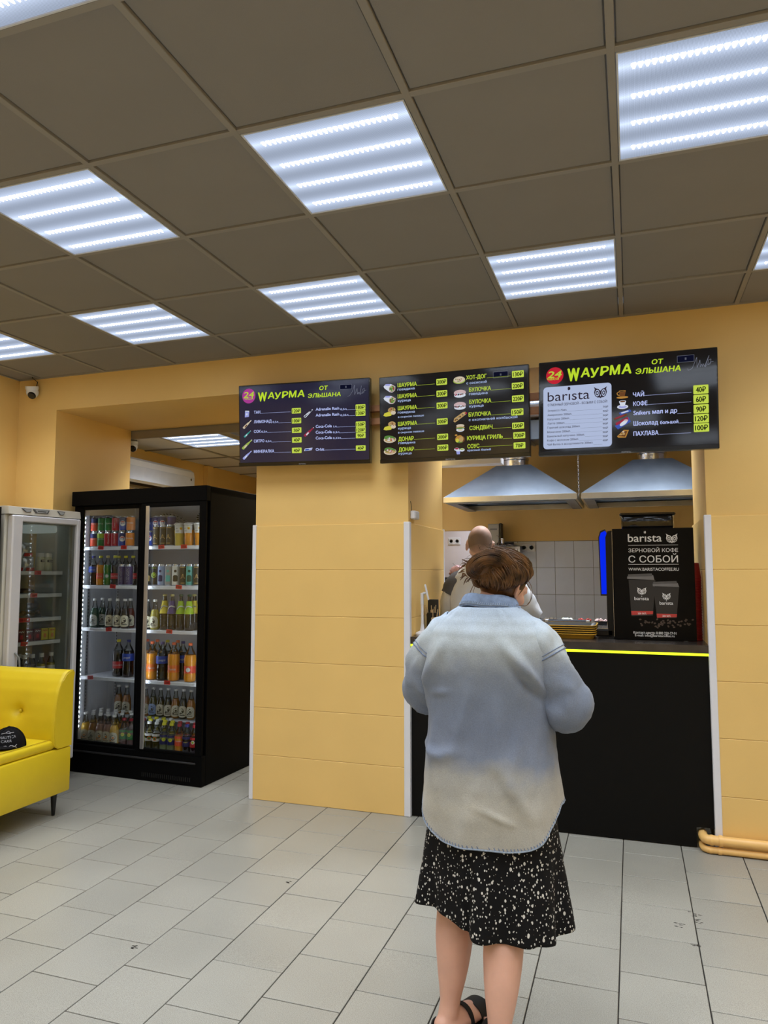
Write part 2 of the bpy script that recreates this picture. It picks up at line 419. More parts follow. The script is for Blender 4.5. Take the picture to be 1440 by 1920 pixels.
LBL = {(-2, 0): 'LED ceiling panel with the whole square in view, above the pillar', (0, 0): 'large LED ceiling panel nearest above the coffee machine side, cut by the frame',
       (-4, 0): 'LED ceiling panel above the yellow sofa, middle of its diagonal', (-1, 2): 'LED ceiling panel near the wall above the third menu screen',
       (-3, 2): 'LED ceiling panel near the wall above the first menu screen', (-5, 2): 'LED ceiling panel near the wall above the tall black drinks fridge',
       (-7, 2): 'LED ceiling panel nearest the corner with the dome camera', (1, 2): 'LED ceiling panel near the wall right of the third menu screen', (-3, -2): 'LED ceiling panel overhead at the upper left, mostly cut off'}
for (k, j) in sorted(lamp_cells):
    lamp((GX+0.6*(k+.5), GY+0.6*(j+.5), H-0.001), LBL.get((k, j), 'LED ceiling panel behind the photographer, over the rest of the room'))
# ================================================================ ROOMS BEHIND THE THICK WALL
M_lilac = mat('white_kitchen_paint', (226, 222, 232), 0.6, var=0.03)
M_galv = mat('galvanised_sheet', (134, 146, 162), 0.42, .85, var=0.16, vscale=5, bump=0.03, bscale=40)
M_ktile = mat('white_glazed_tile', (212, 222, 240), 0.2, var=0.03, rnd=0.02)
M_soft = mat('white_enamel', (225, 228, 232), 0.3, var=0.02)
# back room (behind the drinks fridge): left wall, lower ceiling, end wall, partition to the kitchen
struct(MB().box(-4.62, WD, 0, -4.42, 8.6, 3.0).obj('wall_backroom_left', M_paint))
struct(MB().box(-4.62, 8.6, 0, 0.95, 8.8, 3.0).obj('wall_backroom_end', M_paint))
struct(MB().box(-2.32, WD+.001, 0, -2.2, 8.6, 3.0).obj('wall_partition', M_paint))
struct(MB().box(-4.42, 6.84, 0, -4.36, 6.95, 2.62, bev=.004).obj('trim_5', M_paint))
M_tile2 = mat('pale_ceiling_tile', (206, 203, 197), 0.9, var=0.03, vscale=4, rnd=.02)  # same tile as the main ceiling, painted paler for its brighter light
bc = struct(MB().box(-4.62, WD+0.002, 2.66, -2.2, 8.6, 2.72).obj('ceiling_backroom', M_tilep))
MB().box(-4.42, WD+.003, 2.60, -2.32, WD+0.03, 2.66).obj('ceiling_edge', M_tbar, bc)
for x_ in (-4.45, -3.85, -3.25, -2.65): MB().box(x_-.012, WD+.03, 2.62, x_+.012, 8.6, 2.65).obj('t_bar', M_tbar, bc)
for y_ in (5.23, 5.83, 6.43, 7.03, 7.63, 8.23): MB().box(-4.42, y_-.012, 2.6202, -2.32, y_+.012, 2.65).obj('cross_bar', M_tbar, bc)
for i, x_ in enumerate((-4.15, -3.55, -2.95)):
    for j, y_ in enumerate((5.53, 6.13, 6.73, 7.33, 7.93)):
        if (i, j) == (1, 0) or (i, j) == (2, 0): continue
        xa = max(x_-.2865, -4.415)
        MB().box(xa, y_-.2865, 2.628, x_+.2865, y_+.2865, 2.642, bev=.004).obj('ceiling_tile', M_tile2, bc)
lamp((-3.55, 5.53, 2.619), 'LED ceiling panel in the back room above the drinks fridge', 'LED panels of the back rooms', 2.2)
lamp((-2.66, 5.53, 2.619), 'LED ceiling panel deep in the back room, hidden behind the wall', 'LED panels of the back rooms', 2.2)  # extra lamp for the back room, kept out of sight
# kitchen: ceiling, back wall with a doorway, right wall, white room beyond
struct(MB().box(-2.2, WD+.001, 2.8, 2.2, 7.0, 2.9).obj('ceiling_kitchen', M_lilac))
kw = MB(); kw.box(-2.2, 7.0, 1.865, -1.45, 7.12, 2.9); kw.box(-1.45, 7.0, 0, 2.2, 7.12, 2.9)
kwall = struct(kw.obj('wall_kitchen', M_paint))
struct(MB().box(2.2, WD+.001, 0, 2.3, 8.0, 2.9).obj('wall_kitchen_right', M_lilac))
struct(MB().box(-2.199, WD+.002, 0, -2.185, 6.99, 2.79).obj('wall_kitchen_left', M_lilac))
struct(MB().box(-2.2, 8.2, 0, 0.8, 8.3, 2.6).obj('wall_pantry', M_lilac))
struct(MB().box(0.8, 7.12, 0, 0.9, 8.3, 2.6).obj('wall_pantry_right', M_lilac))
struct(MB().box(-2.2, 7.12, 2.5, 0.9, 8.3, 2.58).obj('ceiling_pantry', M_lilac))
wt = MB().box(-0.0855, -0.006, -0.1238, 0.0855, 0.0, 0.1238, bev=0.002).mesh('wall_tile', M_ktile)
MB().box(-0.852-.1735*3-.004, 6.9978, .74, -0.852+.1735*9+.004, 7.001, 1.7505).obj('grout_bed', mat('grey_grout', (120, 120, 118), .9), kwall)
for i in range(-3, 9):
    for j in range(4):
        place('wall_tile', wt, kwall, (-0.852 + 0.1735*(i+.5), 7.0, 1.748 - 0.2503*(j+.5)), (random.gauss(0, .002), 0, random.gauss(0, .003)))
for x_, lb in ((-1.75, 'kitchen doorway'), (-0.85, 'cook'), (0.15, 'coffee machine')): lamp((x_, 5.50, 2.79), 'LED ceiling panel of the kitchen, hidden above the ' + lb, 'LED panels of the back rooms', KITCHEN_GAIN)  # unseen lamps, more of them added to brighten the kitchen and the cook
lamp((-1.5, 7.65, 2.49), 'LED ceiling panel of the white room behind the kitchen', 'LED panels of the back rooms')

def socket(n, loc, label, rz=0):
    t = thing('power_socket', label, 'socket', loc, rz)
    MB().box(-0.036*n, -0.010, -0.04, 0.036*n, 0, 0.04, bev=0.004).obj('cover_plate', M_white, t)
    for i in range(n):
        x_ = 0.071*(i-(n-1)/2)
        q = MB().lathe([(0.0, 0), (0.019, 0), (0.023, 0.003), (0.027, 0.003), (0.027, 0.0)], 18, M=Matrix.Translation((x_, -0.010, 0)) @ Matrix.Rotation(PI/2, 4, 'X'))
        for s_ in (-1, 1): q.lathe([(0.004, 0.0005), (0.004, 0.0009)], 8, 1, Matrix.Translation((x_+s_*.009, -0.010, 0)) @ Matrix.Rotation(PI/2, 4, 'X'))
        q.obj('socket_face', [M_soft, M_black], t)
socket(2, (-1.93, 8.2, 1.81), 'white double power socket on the lilac white wall behind the bald man')
socket(3, (-0.965, 6.992, 1.69), 'white triple power socket on the grey kitchen tiles beside the burner box')

# dark table with a crumpled pinkish bag in the white room
t = thing('pantry_table', 'dark table edge in the white room behind the bald man', 'table', (-1.8, 7.8, 0))
MB().box(-0.38, -0.2, 1.36, 0.38, 0.35, 1.40, bev=.004).obj('tabletop', M_black, t)
for sx in (-.34, .34):
    for sy in (-.16, .31): MB().box(sx-.02, sy-.02, 0, sx+.02, sy+.02, 1.36).obj('leg', M_black, t)
mb = MB(); mb.ball((0, 0, 0.05), (0.15, 0.1, 0.075), n=28, m=16)
mb.v = [tuple(Vector(p)*(1+0.32*noise.noise(Vector(p)*26)+0.2*noise.noise(Vector(p)*60))) for p in mb.v]; mb.v = [(a, b_, max(c, 0)) for a, b_, c in mb.v]
tag(mb.obj('plastic_bag', mat('pinkish_film', (214, 176, 186), 0.3, var=0.2, vscale=30), loc=(-1.73, 7.78, 1.40), smooth=60), 'crumpled pinkish plastic bag on the dark table in the white room', 'bag')

# air conditioner on the back room's left wall (faces +x)
t = thing('air_conditioner', 'white wall-mounted air conditioner in the back room, above the drinks fridge', 'air conditioner', (-4.42, 5.80, 2.22))
prof = [(0, 0.27), (0.19, 0.27), (0.225, 0.245), (0.235, 0.19), (0.235, 0.07), (0.215, 0.045), (0.0, 0.02)]
MB().prism(prof, -0.52, 0.52, 'y', M=None).obj('casing', M_soft, t, smooth=30)
MB().box(0.2345, -0.515, 0.062, 0.238, 0.515, 0.19, bev=.002).obj('front_panel', mat('ac_front', (214, 220, 230), 0.2), t)
mb = MB(); mb.prism([(0.05, 0.028), (0.205, 0.043), (0.195, 0.022), (0.07, 0.008)], -0.49, 0.49, 'y'); mb.obj('outlet', M_black, t)
for z_ in range(5): MB().box(0.08+.024*z_, -0.47, 0.006+.004*z_, 0.083+.024*z_, 0.47, 0.024+.004*z_).obj('louver', M_soft, t)
MB().lathe([(0, 0), (0.013, 0), (0.013, 0.002), (0, 0.002)], 16, M=Matrix.Translation((0.238, 0.455, 0.165)) @ Matrix.Rotation(PI/2, 4, 'Y')).obj('badge', M_chrome, t)

# dome cameras
def dome(loc, rot, label, arm):
    t = thing('dome_camera', label, 'security camera', loc, 0, 'white dome security cameras', rot)
    MB().lathe([(0.0, 0.0), (0.047, 0.0), (0.048, -0.02), (0.043, -0.028), (0.0, -0.028)][::-1], 24).obj('mount', M_soft, t, smooth=40)
    q = MB(); q.ball((0, 0, -0.045), 0.045, n=22, m=14); q.obj('eyeball', M_soft, t, smooth=60)
    ey = MB().lathe([(0.0, 0.0), (0.024, 0.0), (0.029, -0.006), (0.03, -0.012)][::-1], 20, M=Matrix.Translation((0.008, -0.028, -0.066)) @ Matrix.Rotation(math.radians(118), 4, 'X') @ Matrix.Translation((0, 0, 0.016)))
    ey.obj('lens', mat('camera_lens', (10, 12, 22), 0.08), t, smooth=40)
    MB().tube([(0.03, 0, -0.01), (0.04, 0.01, 0.03), (0.0, 0.02, 0.06), (-0.01, 0.03, 0.09)], 0.003, 6).obj('cable', M_black, t)
dome((-4.245, 4.235, 2.855), (0.25, 0, 0.35), 'white dome security camera in the corner under the main ceiling', 0)
dome((-4.18, 5.33, 2.615), (0, 0, 0.5), 'white dome security camera under the back room ceiling above the air conditioner', 0)

# ---- extractor hoods over the kitchen
def hood(x0, x1, label):
    t = thing('extractor_hood', label, 'hood', ((x0+x1)/2, 6.42, 2.045), 0, 'galvanised extractor hoods'); hw = (x1-x0)/2
    top = 0.15; hz = 0.34
    mb = MB()
    R0 = [(-hw, -0.42, 0.045), (hw, -0.42, 0.045), (hw, 0.5, 0.045), (-hw, 0.5, 0.045)]; R1 = [(-top, -0.12, hz), (top, -0.12, hz), (top, 0.18, hz), (-top, 0.18, hz)]
    mb.loft([R0, R1], cap1=True); mb.obj('canopy', M_galv, t)
    rim = MB()
    for (a, b_, c, d_) in ((-hw, -.425, hw, -.405), (-hw, .485, hw, .505), (-hw, -.405, -hw+.02, .485), (hw-.02, -.405, hw, .485)): rim.box(a, b_, 0.0, c, d_, 0.047, bev=.002)
    rim.obj('rim', mat('rim_steel', (196, 190, 172), 0.35, 1.0, var=0.12, vscale=6), t)
    g = MB(); g.box(-hw+.02, -.40, -0.006, -hw+.10, .48, 0.006); g.box(hw-.10, -.40, -.006, hw-.02, .48, .006); g.box(-hw+.1, -.40, -.006, hw-.1, -.33, .006)
    g.obj('grease_gutter', M_galv, t)
    MB().lathe([(0.115, hz), (0.115, hz+.05), (0.12, hz+.055), (0.12, hz+.07), (0.115, hz+.075), (0.115, hz+.2)], 28).obj('duct_collar', mat('duct_foil', (205, 208, 212), 0.2, 1.0, bump=0.3, bscale=25), t, smooth=40)
    return t
hood(-1.505, -0.398, 'galvanised steel extractor hood above the bald man, left of the chain')
hood(-0.368, 0.74, 'galvanised steel extractor hood above the coffee machine, right of the chain')
# chain between the hoods
ch = MB(); rl = 0.0045
for k in range(22):
    z_ = 2.42 - 0.0165*k; pts = []
    for q in range(9):
        a = 2*PI*q/8; u, v_ = 0.006*math.cos(a), 0.0125*math.sin(a)
        pts.append((u if k % 2 == 0 else 0, u if k % 2 else 0, z_+v_))
    ch.tube(pts, 0.0022, 5, cap=False)
tag(ch.obj('hanging_chain', M_chrome, loc=(-0.383, 5.985, 0)), 'thin steel chain hanging in the gap between the two extractor hoods', 'chain')
t = thing('air_duct', 'pale sheet metal air duct running behind the middle menu screen', 'duct', (-0.5, 6.42, 2.597))
MB().box(-0.7, -.16, 0, 0.85, .16, 0.17, bev=.004).obj('duct_box', M_galv, t)
for x_ in (-.3, .25): MB().box(x_-.012, -.168, -.006, x_+.012, .168, .178, bev=.003).obj('flange', M_galv, t)
tag(MB().box(-0.29, -0.06, 0, 0.2, 0.06, 0.05, bev=.004).obj('cable_trunking', M_white, loc=(-1.08, 5.3, 2.25)), 'white trunking box under the middle menu screen, beside the hood', 'trunking')
MB().box(-0.28, -.064, 0.045, .19, .064, .052).obj('trunking_lid', M_white, bpy.data.objects['cable_trunking'])
for x_ in (-.2, .1): MB().tube([(x_, 0, .05), (x_, 0, .55)], .006, 6).obj('hanger', M_chrome, bpy.data.objects['cable_trunking'])

# ---- wooden battens carrying the screens
M_batten = mat('raw_pine', (196, 140, 98), 0.6, var=0.14, vscale=14)
for z0, lb in ((2.468, 'upper'), (2.385, 'lower')):
    tag(MB().box(-1.75, 0, 0, 0.43, 0.038, 0.04, bev=.002).obj('mounting_batten', M_batten, loc=(0, 4.248, z0)), lb + ' of the two wooden battens behind the menu screens', 'batten', 'battens behind the screens')

# ================================================================ MENU SCREENS
TV1=[
 ('r',-0.4300,0.2402,-0.3333,0.1482,'circ','magenta'),
 ('t','24',-0.4212,0.1842,0.0789,0.0386,'g'),
 ('t','ЧАСА',-0.4174,0.1707,0.0695,0.0133,'g'),
 ('t','ШАУРМА',-0.3150,0.1696,0.3348,0.0523,'logo'),
 ('t','ОТ',0.1195,0.2053,0.0586,0.0250,'logo2'),
 ('t','ЭЛЬШАНА',0.0399,0.1608,0.2250,0.0252,'logo2'),
 ('o',0.2603,0.2303,0.3390,0.2011,'pause'),
 ('p',[(0.3101,0.156),(0.3245,0.1599),(0.3425,0.1842),(0.357,0.2233),(0.358,0.1634),(0.3746,0.2024),(0.3765,0.1657),(0.3816,0.1788),(0.385,0.1653),(0.3887,0.1784),(0.3935,0.1668),(0.403,0.2173),(0.3935,0.1615),(0.4063,0.1741),(0.41,0.1938),(0.422,0.1997),(0.419,0.1734),(0.4063,0.1688),(0.4219,0.1865),(0.4346,0.1891)],'sig'),
 ('t','ТАН',-0.3452,0.0767,0.0462,0.0189,'w'),
 ('x',-0.2966,0.0773,-0.0797,0.0729,'lead','w'),
 ('r',-0.0734,0.0994,-0.0096,0.0649,'tag','120₽'),
 ('t','ЛИМОНАД',-0.3459,0.0144,0.1286,0.0189,'w'),
 ('t','0,5л',-0.2096,0.0109,0.0385,0.0125,'w'),
 ('x',-0.1688,0.0099,-0.0803,0.0117,'lead','w'),
 ('r',-0.0740,0.0362,-0.0080,0.0012,'tag','100₽'),
 ('t','СОК',-0.3467,-0.0487,0.0502,0.0189,'w'),
 ('t','0,2л',-0.2919,-0.0487,0.0397,0.0126,'w'),
 ('x',-0.2498,-0.0495,-0.0809,-0.0502,'lead','w'),
 ('r',-0.0731,-0.0251,-0.0071,-0.0592,'tag','50₽'),
 ('t','СИТРО',-0.3475,-0.1112,0.0760,0.0190,'w'),
 ('t','0,5л',-0.2622,-0.1119,0.0404,0.0126,'w'),
 ('x',-0.2195,-0.1126,-0.0816,-0.1116,'lead','w'),
 ('r',-0.0730,-0.0870,-0.0061,-0.1216,'tag','40₽'),
 ('t','МИНЕРАЛКА',-0.3484,-0.1794,0.1474,0.0190,'w'),
 ('x',-0.1987,-0.1808,-0.0822,-0.1785,'lead','w'),
 ('r',-0.0744,-0.1539,-0.0068,-0.1889,'tag','40₽'),
 ('t','Adrenalin Rash',0.0933,0.0765,0.1609,0.0183,'w'),
 ('t','0,5л',0.2614,0.0714,0.0410,0.0121,'w'),
 ('x',0.3045,0.0714,0.3618,0.0760,'lead','w'),
 ('r',0.3633,0.1019,0.4283,0.0669,'tag','180₽'),
 ('t','Adrenalin Rash',0.0930,0.0392,0.1609,0.0183,'w'),
 ('t','0,25л',0.2611,0.0345,0.0533,0.0121,'w'),
 ('x',0.3165,0.0340,0.3615,0.0394,'lead','w'),
 ('r',0.3638,0.0652,0.4281,0.0304,'tag','130₽'),
 ('t','Coca-Cola',0.0924,-0.0322,0.1102,0.0184,'w'),
 ('t','1л',0.2135,-0.0342,0.0211,0.0121,'w'),
 ('x',0.2367,-0.0331,0.3611,-0.0307,'lead','w'),
 ('r',0.3634,-0.0041,0.4277,-0.0386,'tag','150₽'),
 ('t','Coca-Cola',0.0920,-0.0689,0.1102,0.0184,'w'),
 ('t','0,5л',0.2095,-0.0705,0.0428,0.0122,'w'),
 ('x',0.2546,-0.0702,0.3609,-0.0667,'lead','w'),
 ('r',0.3632,-0.0394,0.4282,-0.0726,'tag','120₽'),
 ('t','Coca-Cola',0.0917,-0.1057,0.1103,0.0184,'w'),
 ('t','0,33л',0.2093,-0.1070,0.0537,0.0122,'w'),
 ('x',0.2652,-0.1069,0.3607,-0.1028,'lead','w'),
 ('r',0.3637,-0.0748,0.4280,-0.1085,'tag','90₽'),
 ('t','Orbit',0.0911,-0.1780,0.0591,0.0184,'w'),
 ('x',0.1524,-0.1750,0.3602,-0.1737,'lead','w'),
 ('r',0.3632,-0.1530,0.4276,-0.1857,'tag','40₽'),
 ('x',-0.4144,0.0995,-0.3770,0.0557,'icon','carton'),
 ('x',-0.4279,-0.0197,-0.3638,0.0361,'icon','b_cream'),
 ('x',-0.4207,-0.0764,-0.3686,-0.0325,'icon','b_teal'),
 ('x',-0.4361,-0.1550,-0.3599,-0.0911,'icon','b_lime'),
 ('x',-0.4306,-0.2210,-0.3640,-0.1642,'icon','b_lilac'),
 ('x',0.0103,0.0353,0.0741,0.0870,'icon','b_black'),
 ('x',0.0092,-0.0865,0.0805,-0.0277,'icon','b_red'),
 ('x',0.0106,-0.1805,0.0690,-0.1548,'icon','gum'),
 ('t','ВИТЯЗЬ',-0.0240,-0.2621,0.0473,0.0076,'brand'),
]
TV2=[
 ('t','ШАУРМА',-0.3371,0.1960,0.1232,0.0240,'g'),
 ('x',-0.2118,0.1965,-0.1001,0.1986,'lead','g'),
 ('r',-0.0914,0.2249,-0.0260,0.1866,'tag','300₽'),
 ('t','говядина',-0.3376,0.1746,0.1094,0.0147,'l'),
 ('t','ШАУРМА',-0.3373,0.1277,0.1227,0.0241,'g'),
 ('x',-0.2125,0.1288,-0.1012,0.1314,'lead','g'),
 ('r',-0.0919,0.1545,-0.0257,0.1163,'tag','300₽'),
 ('t','курица',-0.3364,0.1054,0.0816,0.0148,'l'),
 ('t','ШАУРМА',-0.3376,0.0550,0.1222,0.0242,'g'),
 ('x',-0.2133,0.0568,-0.1025,0.0600,'lead','g'),
 ('r',-0.0925,0.0825,-0.0255,0.0451,'tag','300₽'),
 ('t','говядина',-0.3381,0.0335,0.1084,0.0148,'l'),
 ('t','в сырном лаваше',-0.3373,0.0078,0.1648,0.0115,'l'),
 ('t','ШАУРМА',-0.3385,-0.0409,0.1225,0.0243,'g'),
 ('x',-0.2138,-0.0384,-0.1042,-0.0343,'lead','g'),
 ('r',-0.0928,-0.0131,-0.0263,-0.0502,'tag','300₽'),
 ('t','курица',-0.3376,-0.0633,0.0812,0.0149,'l'),
 ('t','в сырном лаваше',-0.3382,-0.0870,0.1652,0.0115,'l'),
 ('t','ДОНАР',-0.3379,-0.1332,0.0990,0.0245,'g'),
 ('x',-0.2367,-0.1285,-0.1058,-0.1252,'lead','g'),
 ('r',-0.0923,-0.1052,-0.0250,-0.1415,'tag','300₽'),
 ('t','говядина',-0.3383,-0.1523,0.1081,0.0136,'l'),
 ('t','ДОНАР',-0.3373,-0.1974,0.0991,0.0245,'g'),
 ('x',-0.2359,-0.1922,-0.1069,-0.1882,'lead','g'),
 ('r',-0.0927,-0.1702,-0.0253,-0.2063,'tag','300₽'),
 ('t','курица',-0.3377,-0.2165,0.0829,0.0136,'l'),
 ('x',-0.4286,0.2223,-0.3512,0.1657,'icon','wrap'),
 ('x',-0.4299,0.1496,-0.3515,0.0951,'icon','wrap'),
 ('x',-0.4325,0.0754,-0.3512,0.0209,'icon','ywrap'),
 ('x',-0.4327,-0.0108,-0.3519,-0.0637,'icon','ywrap'),
 ('x',-0.4327,-0.0926,-0.3517,-0.1454,'icon','donar'),
 ('x',-0.4332,-0.1659,-0.3513,-0.2185,'icon','donar'),
 ('t','ХОТ-ДОГ',0.0906,0.2057,0.1225,0.0234,'g'),
 ('x',0.2151,0.2050,0.3543,0.2029,'lead','g'),
 ('r',0.3609,0.2316,0.4287,0.1927,'tag','130₽'),
 ('t','с сосиской',0.0916,0.1777,0.1212,0.0143,'l'),
 ('t','БУЛОЧКА',0.1064,0.1328,0.1310,0.0234,'g'),
 ('x',0.2394,0.1320,0.3520,0.1327,'lead','g'),
 ('r',0.3586,0.1635,0.4265,0.1254,'tag','220₽'),
 ('t','говядина',0.1062,0.1120,0.1107,0.0143,'l'),
 ('t','БУЛОЧКА',0.1069,0.0610,0.1312,0.0235,'g'),
 ('x',0.2401,0.0608,0.3516,0.0621,'lead','g'),
 ('r',0.3582,0.0898,0.4263,0.0513,'tag','220₽'),
 ('t','курица',0.1067,0.0400,0.0851,0.0144,'l'),
 ('t','БУЛОЧКА',0.1013,-0.0140,0.1335,0.0236,'g'),
 ('x',0.2368,-0.0137,0.3460,-0.0117,'lead','g'),
 ('r',0.3526,0.0130,0.4222,-0.0254,'tag','150₽'),
 ('t','с охотничьей колбаской',0.1017,-0.0404,0.2856,0.0145,'l'),
 ('t','СЭНДВИЧ',0.1051,-0.0933,0.1370,0.0237,'g'),
 ('x',0.2441,-0.0925,0.3495,-0.0896,'lead','g'),
 ('r',0.3561,-0.0667,0.4245,-0.1036,'tag','150₽'),
 ('t','КУРИЦА ГРИЛЬ',0.0896,-0.1525,0.2113,0.0238,'g'),
 ('x',0.3028,-0.1556,0.3550,-0.1491,'lead','g'),
 ('r',0.3617,-0.1222,0.4301,-0.1596,'tag','700₽'),
 ('t','СОУС',0.0910,-0.2003,0.0718,0.0239,'g'),
 ('x',0.1649,-0.1947,0.3555,-0.1960,'lead','g'),
 ('r',0.3620,-0.1814,0.4299,-0.2173,'tag','70₽'),
 ('t','красный /белый',0.0908,-0.2182,0.1384,0.0120,'l'),
 ('x',0.0118,0.2306,0.0857,0.1834,'icon','hotdog'),
 ('x',0.0127,0.1501,0.0893,0.1015,'icon','bun'),
 ('x',0.0116,0.0779,0.0884,0.0296,'icon','bun'),
 ('x',0.0094,0.0168,0.0923,-0.0430,'icon','sausage'),
 ('x',0.0233,-0.0549,0.0767,-0.1027,'icon','sandwich'),
 ('x',0.0103,-0.1104,0.0772,-0.1676,'icon','chicken'),
 ('x',0.0098,-0.1903,0.0737,-0.2326,'icon','sauce'),
 ('o',0.2527,0.2352,0.3381,0.2004,'pause'),
 ('t','ВИТЯЗЬ',-0.0413,-0.2638,0.0582,0.0081,'brand'),
]
TV3=[
 ('r',-0.4163,0.2363,-0.3212,0.1315,'circ','red'),
 ('t','24',-0.4097,0.1727,0.0796,0.0384,'g'),
 ('t','часа',-0.4114,0.1598,0.0648,0.0154,'g'),
 ('t','ШАУРМА',-0.3002,0.1631,0.3395,0.0644,'logo'),
 ('t','ОТ',0.1383,0.2016,0.0586,0.0251,'logo2'),
 ('t','ЭЛЬШАНА',0.0567,0.1551,0.2246,0.0290,'logo2'),
 ('o',0.2648,0.2338,0.3460,0.1988,'pause'),
 ('p',[(0.3141,0.1634),(0.3171,0.1526),(0.336,0.1613),(0.3587,0.2185),(0.3597,0.1626),(0.3739,0.203),(0.3745,0.1646),(0.381,0.1814),(0.3844,0.1658),(0.389,0.182),(0.3949,0.1662),(0.4173,0.2229),(0.3967,0.1625),(0.4117,0.1819),(0.4138,0.199),(0.4261,0.2033),(0.4226,0.1773),(0.4103,0.173),(0.4277,0.1893),(0.438,0.1897)],'sig'),
 ('r',-0.4316,0.1207,-0.0669,-0.2288,'card'),
 ('t','barista',-0.4079,0.0397,0.2262,0.0652,'dark'),
 ('x',-0.1588,0.1023,-0.0897,0.0390,'owl','dark'),
 ('t','ОТМЕННЫЙ ЗЕРНОВОЙ – ВОЗЬМИ С СОБОЙ!',-0.4076,0.0121,0.3188,0.0138,'dark'),
 ('t','Эспрессо 75мл.',-0.4080,-0.0186,0.1051,0.0115,'dark'),
 ('x',-0.3007,-0.0210,-0.1143,-0.0213,'lead','dark'),
 ('t','70₽',-0.1122,-0.0163,0.0278,0.0111,'dark'),
 ('t','Американо 200мл.',-0.4084,-0.0431,0.1321,0.0115,'dark'),
 ('x',-0.2742,-0.0469,-0.1147,-0.0450,'lead','dark'),
 ('t','90₽',-0.1125,-0.0400,0.0278,0.0111,'dark'),
 ('t','Капучино 200мл.',-0.4087,-0.0668,0.1197,0.0115,'dark'),
 ('x',-0.2869,-0.0695,-0.1150,-0.0679,'lead','dark'),
 ('t','90₽',-0.1129,-0.0629,0.0278,0.0111,'dark'),
 ('t','Латте 200мл.',-0.4090,-0.0906,0.0956,0.0115,'dark'),
 ('x',-0.3113,-0.0915,-0.1154,-0.0908,'lead','dark'),
 ('t','90₽',-0.1132,-0.0858,0.0278,0.0111,'dark'),
 ('t','Горячий шоколад 200мл.',-0.4094,-0.1143,0.1775,0.0115,'dark'),
 ('x',-0.2298,-0.1194,-0.1158,-0.1137,'lead','dark'),
 ('t','90₽',-0.1136,-0.1087,0.0278,0.0111,'dark'),
 ('t','Мокачино 200мл.',-0.4097,-0.1388,0.1269,0.0115,'dark'),
 ('x',-0.2807,-0.1408,-0.1161,-0.1374,'lead','dark'),
 ('t','90₽',-0.1139,-0.1323,0.0278,0.0111,'dark'),
 ('t','Ванильный капучино 200мл.',-0.4101,-0.1625,0.2018,0.0115,'dark'),
 ('x',-0.2062,-0.1678,-0.1165,-0.1603,'lead','dark'),
 ('t','90₽',-0.1143,-0.1552,0.0278,0.0111,'dark'),
 ('t','Кофе с молоком 200мл.',-0.4104,-0.1855,0.1696,0.0115,'dark'),
 ('x',-0.2387,-0.1887,-0.1168,-0.1824,'lead','dark'),
 ('t','90₽',-0.1146,-0.1774,0.0278,0.0111,'dark'),
 ('t','Чай Barista в ассортименте 200мл.',-0.4107,-0.2085,0.2465,0.0115,'dark'),
 ('x',-0.1622,-0.2145,-0.1171,-0.2046,'lead','dark'),
 ('t','40₽',-0.1150,-0.1995,0.0278,0.0111,'dark'),
 ('t','ЧАЙ',0.0426,0.0328,0.0567,0.0232,'w'),
 ('x',0.1014,0.0356,0.3295,0.0323,'lead','w'),
 ('r',0.3395,0.0707,0.4115,0.0238,'tag','40₽'),
 ('t','КОФЕ',0.0432,-0.0166,0.0719,0.0232,'w'),
 ('x',0.1171,-0.0145,0.3287,-0.0153,'lead','w'),
 ('r',0.3392,0.0196,0.4112,-0.0274,'tag','60₽'),
 ('t','Snikers мал и др',0.0438,-0.0660,0.2167,0.0232,'w'),
 ('x',0.2623,-0.0726,0.3279,-0.0628,'lead','w'),
 ('r',0.3390,-0.0321,0.4110,-0.0786,'tag','90₽'),
 ('t','Шоколад',0.0435,-0.1233,0.1235,0.0232,'w'),
 ('t','большой',0.1761,-0.1228,0.0891,0.0171,'w'),
 ('x',0.2672,-0.1230,0.3270,-0.1180,'lead','w'),
 ('r',0.3388,-0.0824,0.4107,-0.1277,'tag','120₽'),
 ('t','ПАХЛАВА',0.0427,-0.1783,0.1254,0.0232,'w'),
 ('x',0.1700,-0.1774,0.3261,-0.1711,'lead','w'),
 ('r',0.3386,-0.1305,0.4111,-0.1754,'tag','100₽'),
 ('x',-0.0416,0.0743,0.0190,0.0273,'icon','teacup'),
 ('x',-0.0390,0.0184,0.0181,-0.0295,'icon','cup'),
 ('x',-0.0578,-0.0861,0.0362,-0.0336,'icon','bars'),
 ('x',-0.0517,-0.1378,0.0308,-0.0754,'icon','choco'),
 ('x',-0.0435,-0.1405,0.0204,-0.1852,'icon','baklava'),
 ('t','ВИТЯЗЬ',-0.0175,-0.2681,0.0487,0.0080,'brand'),
]
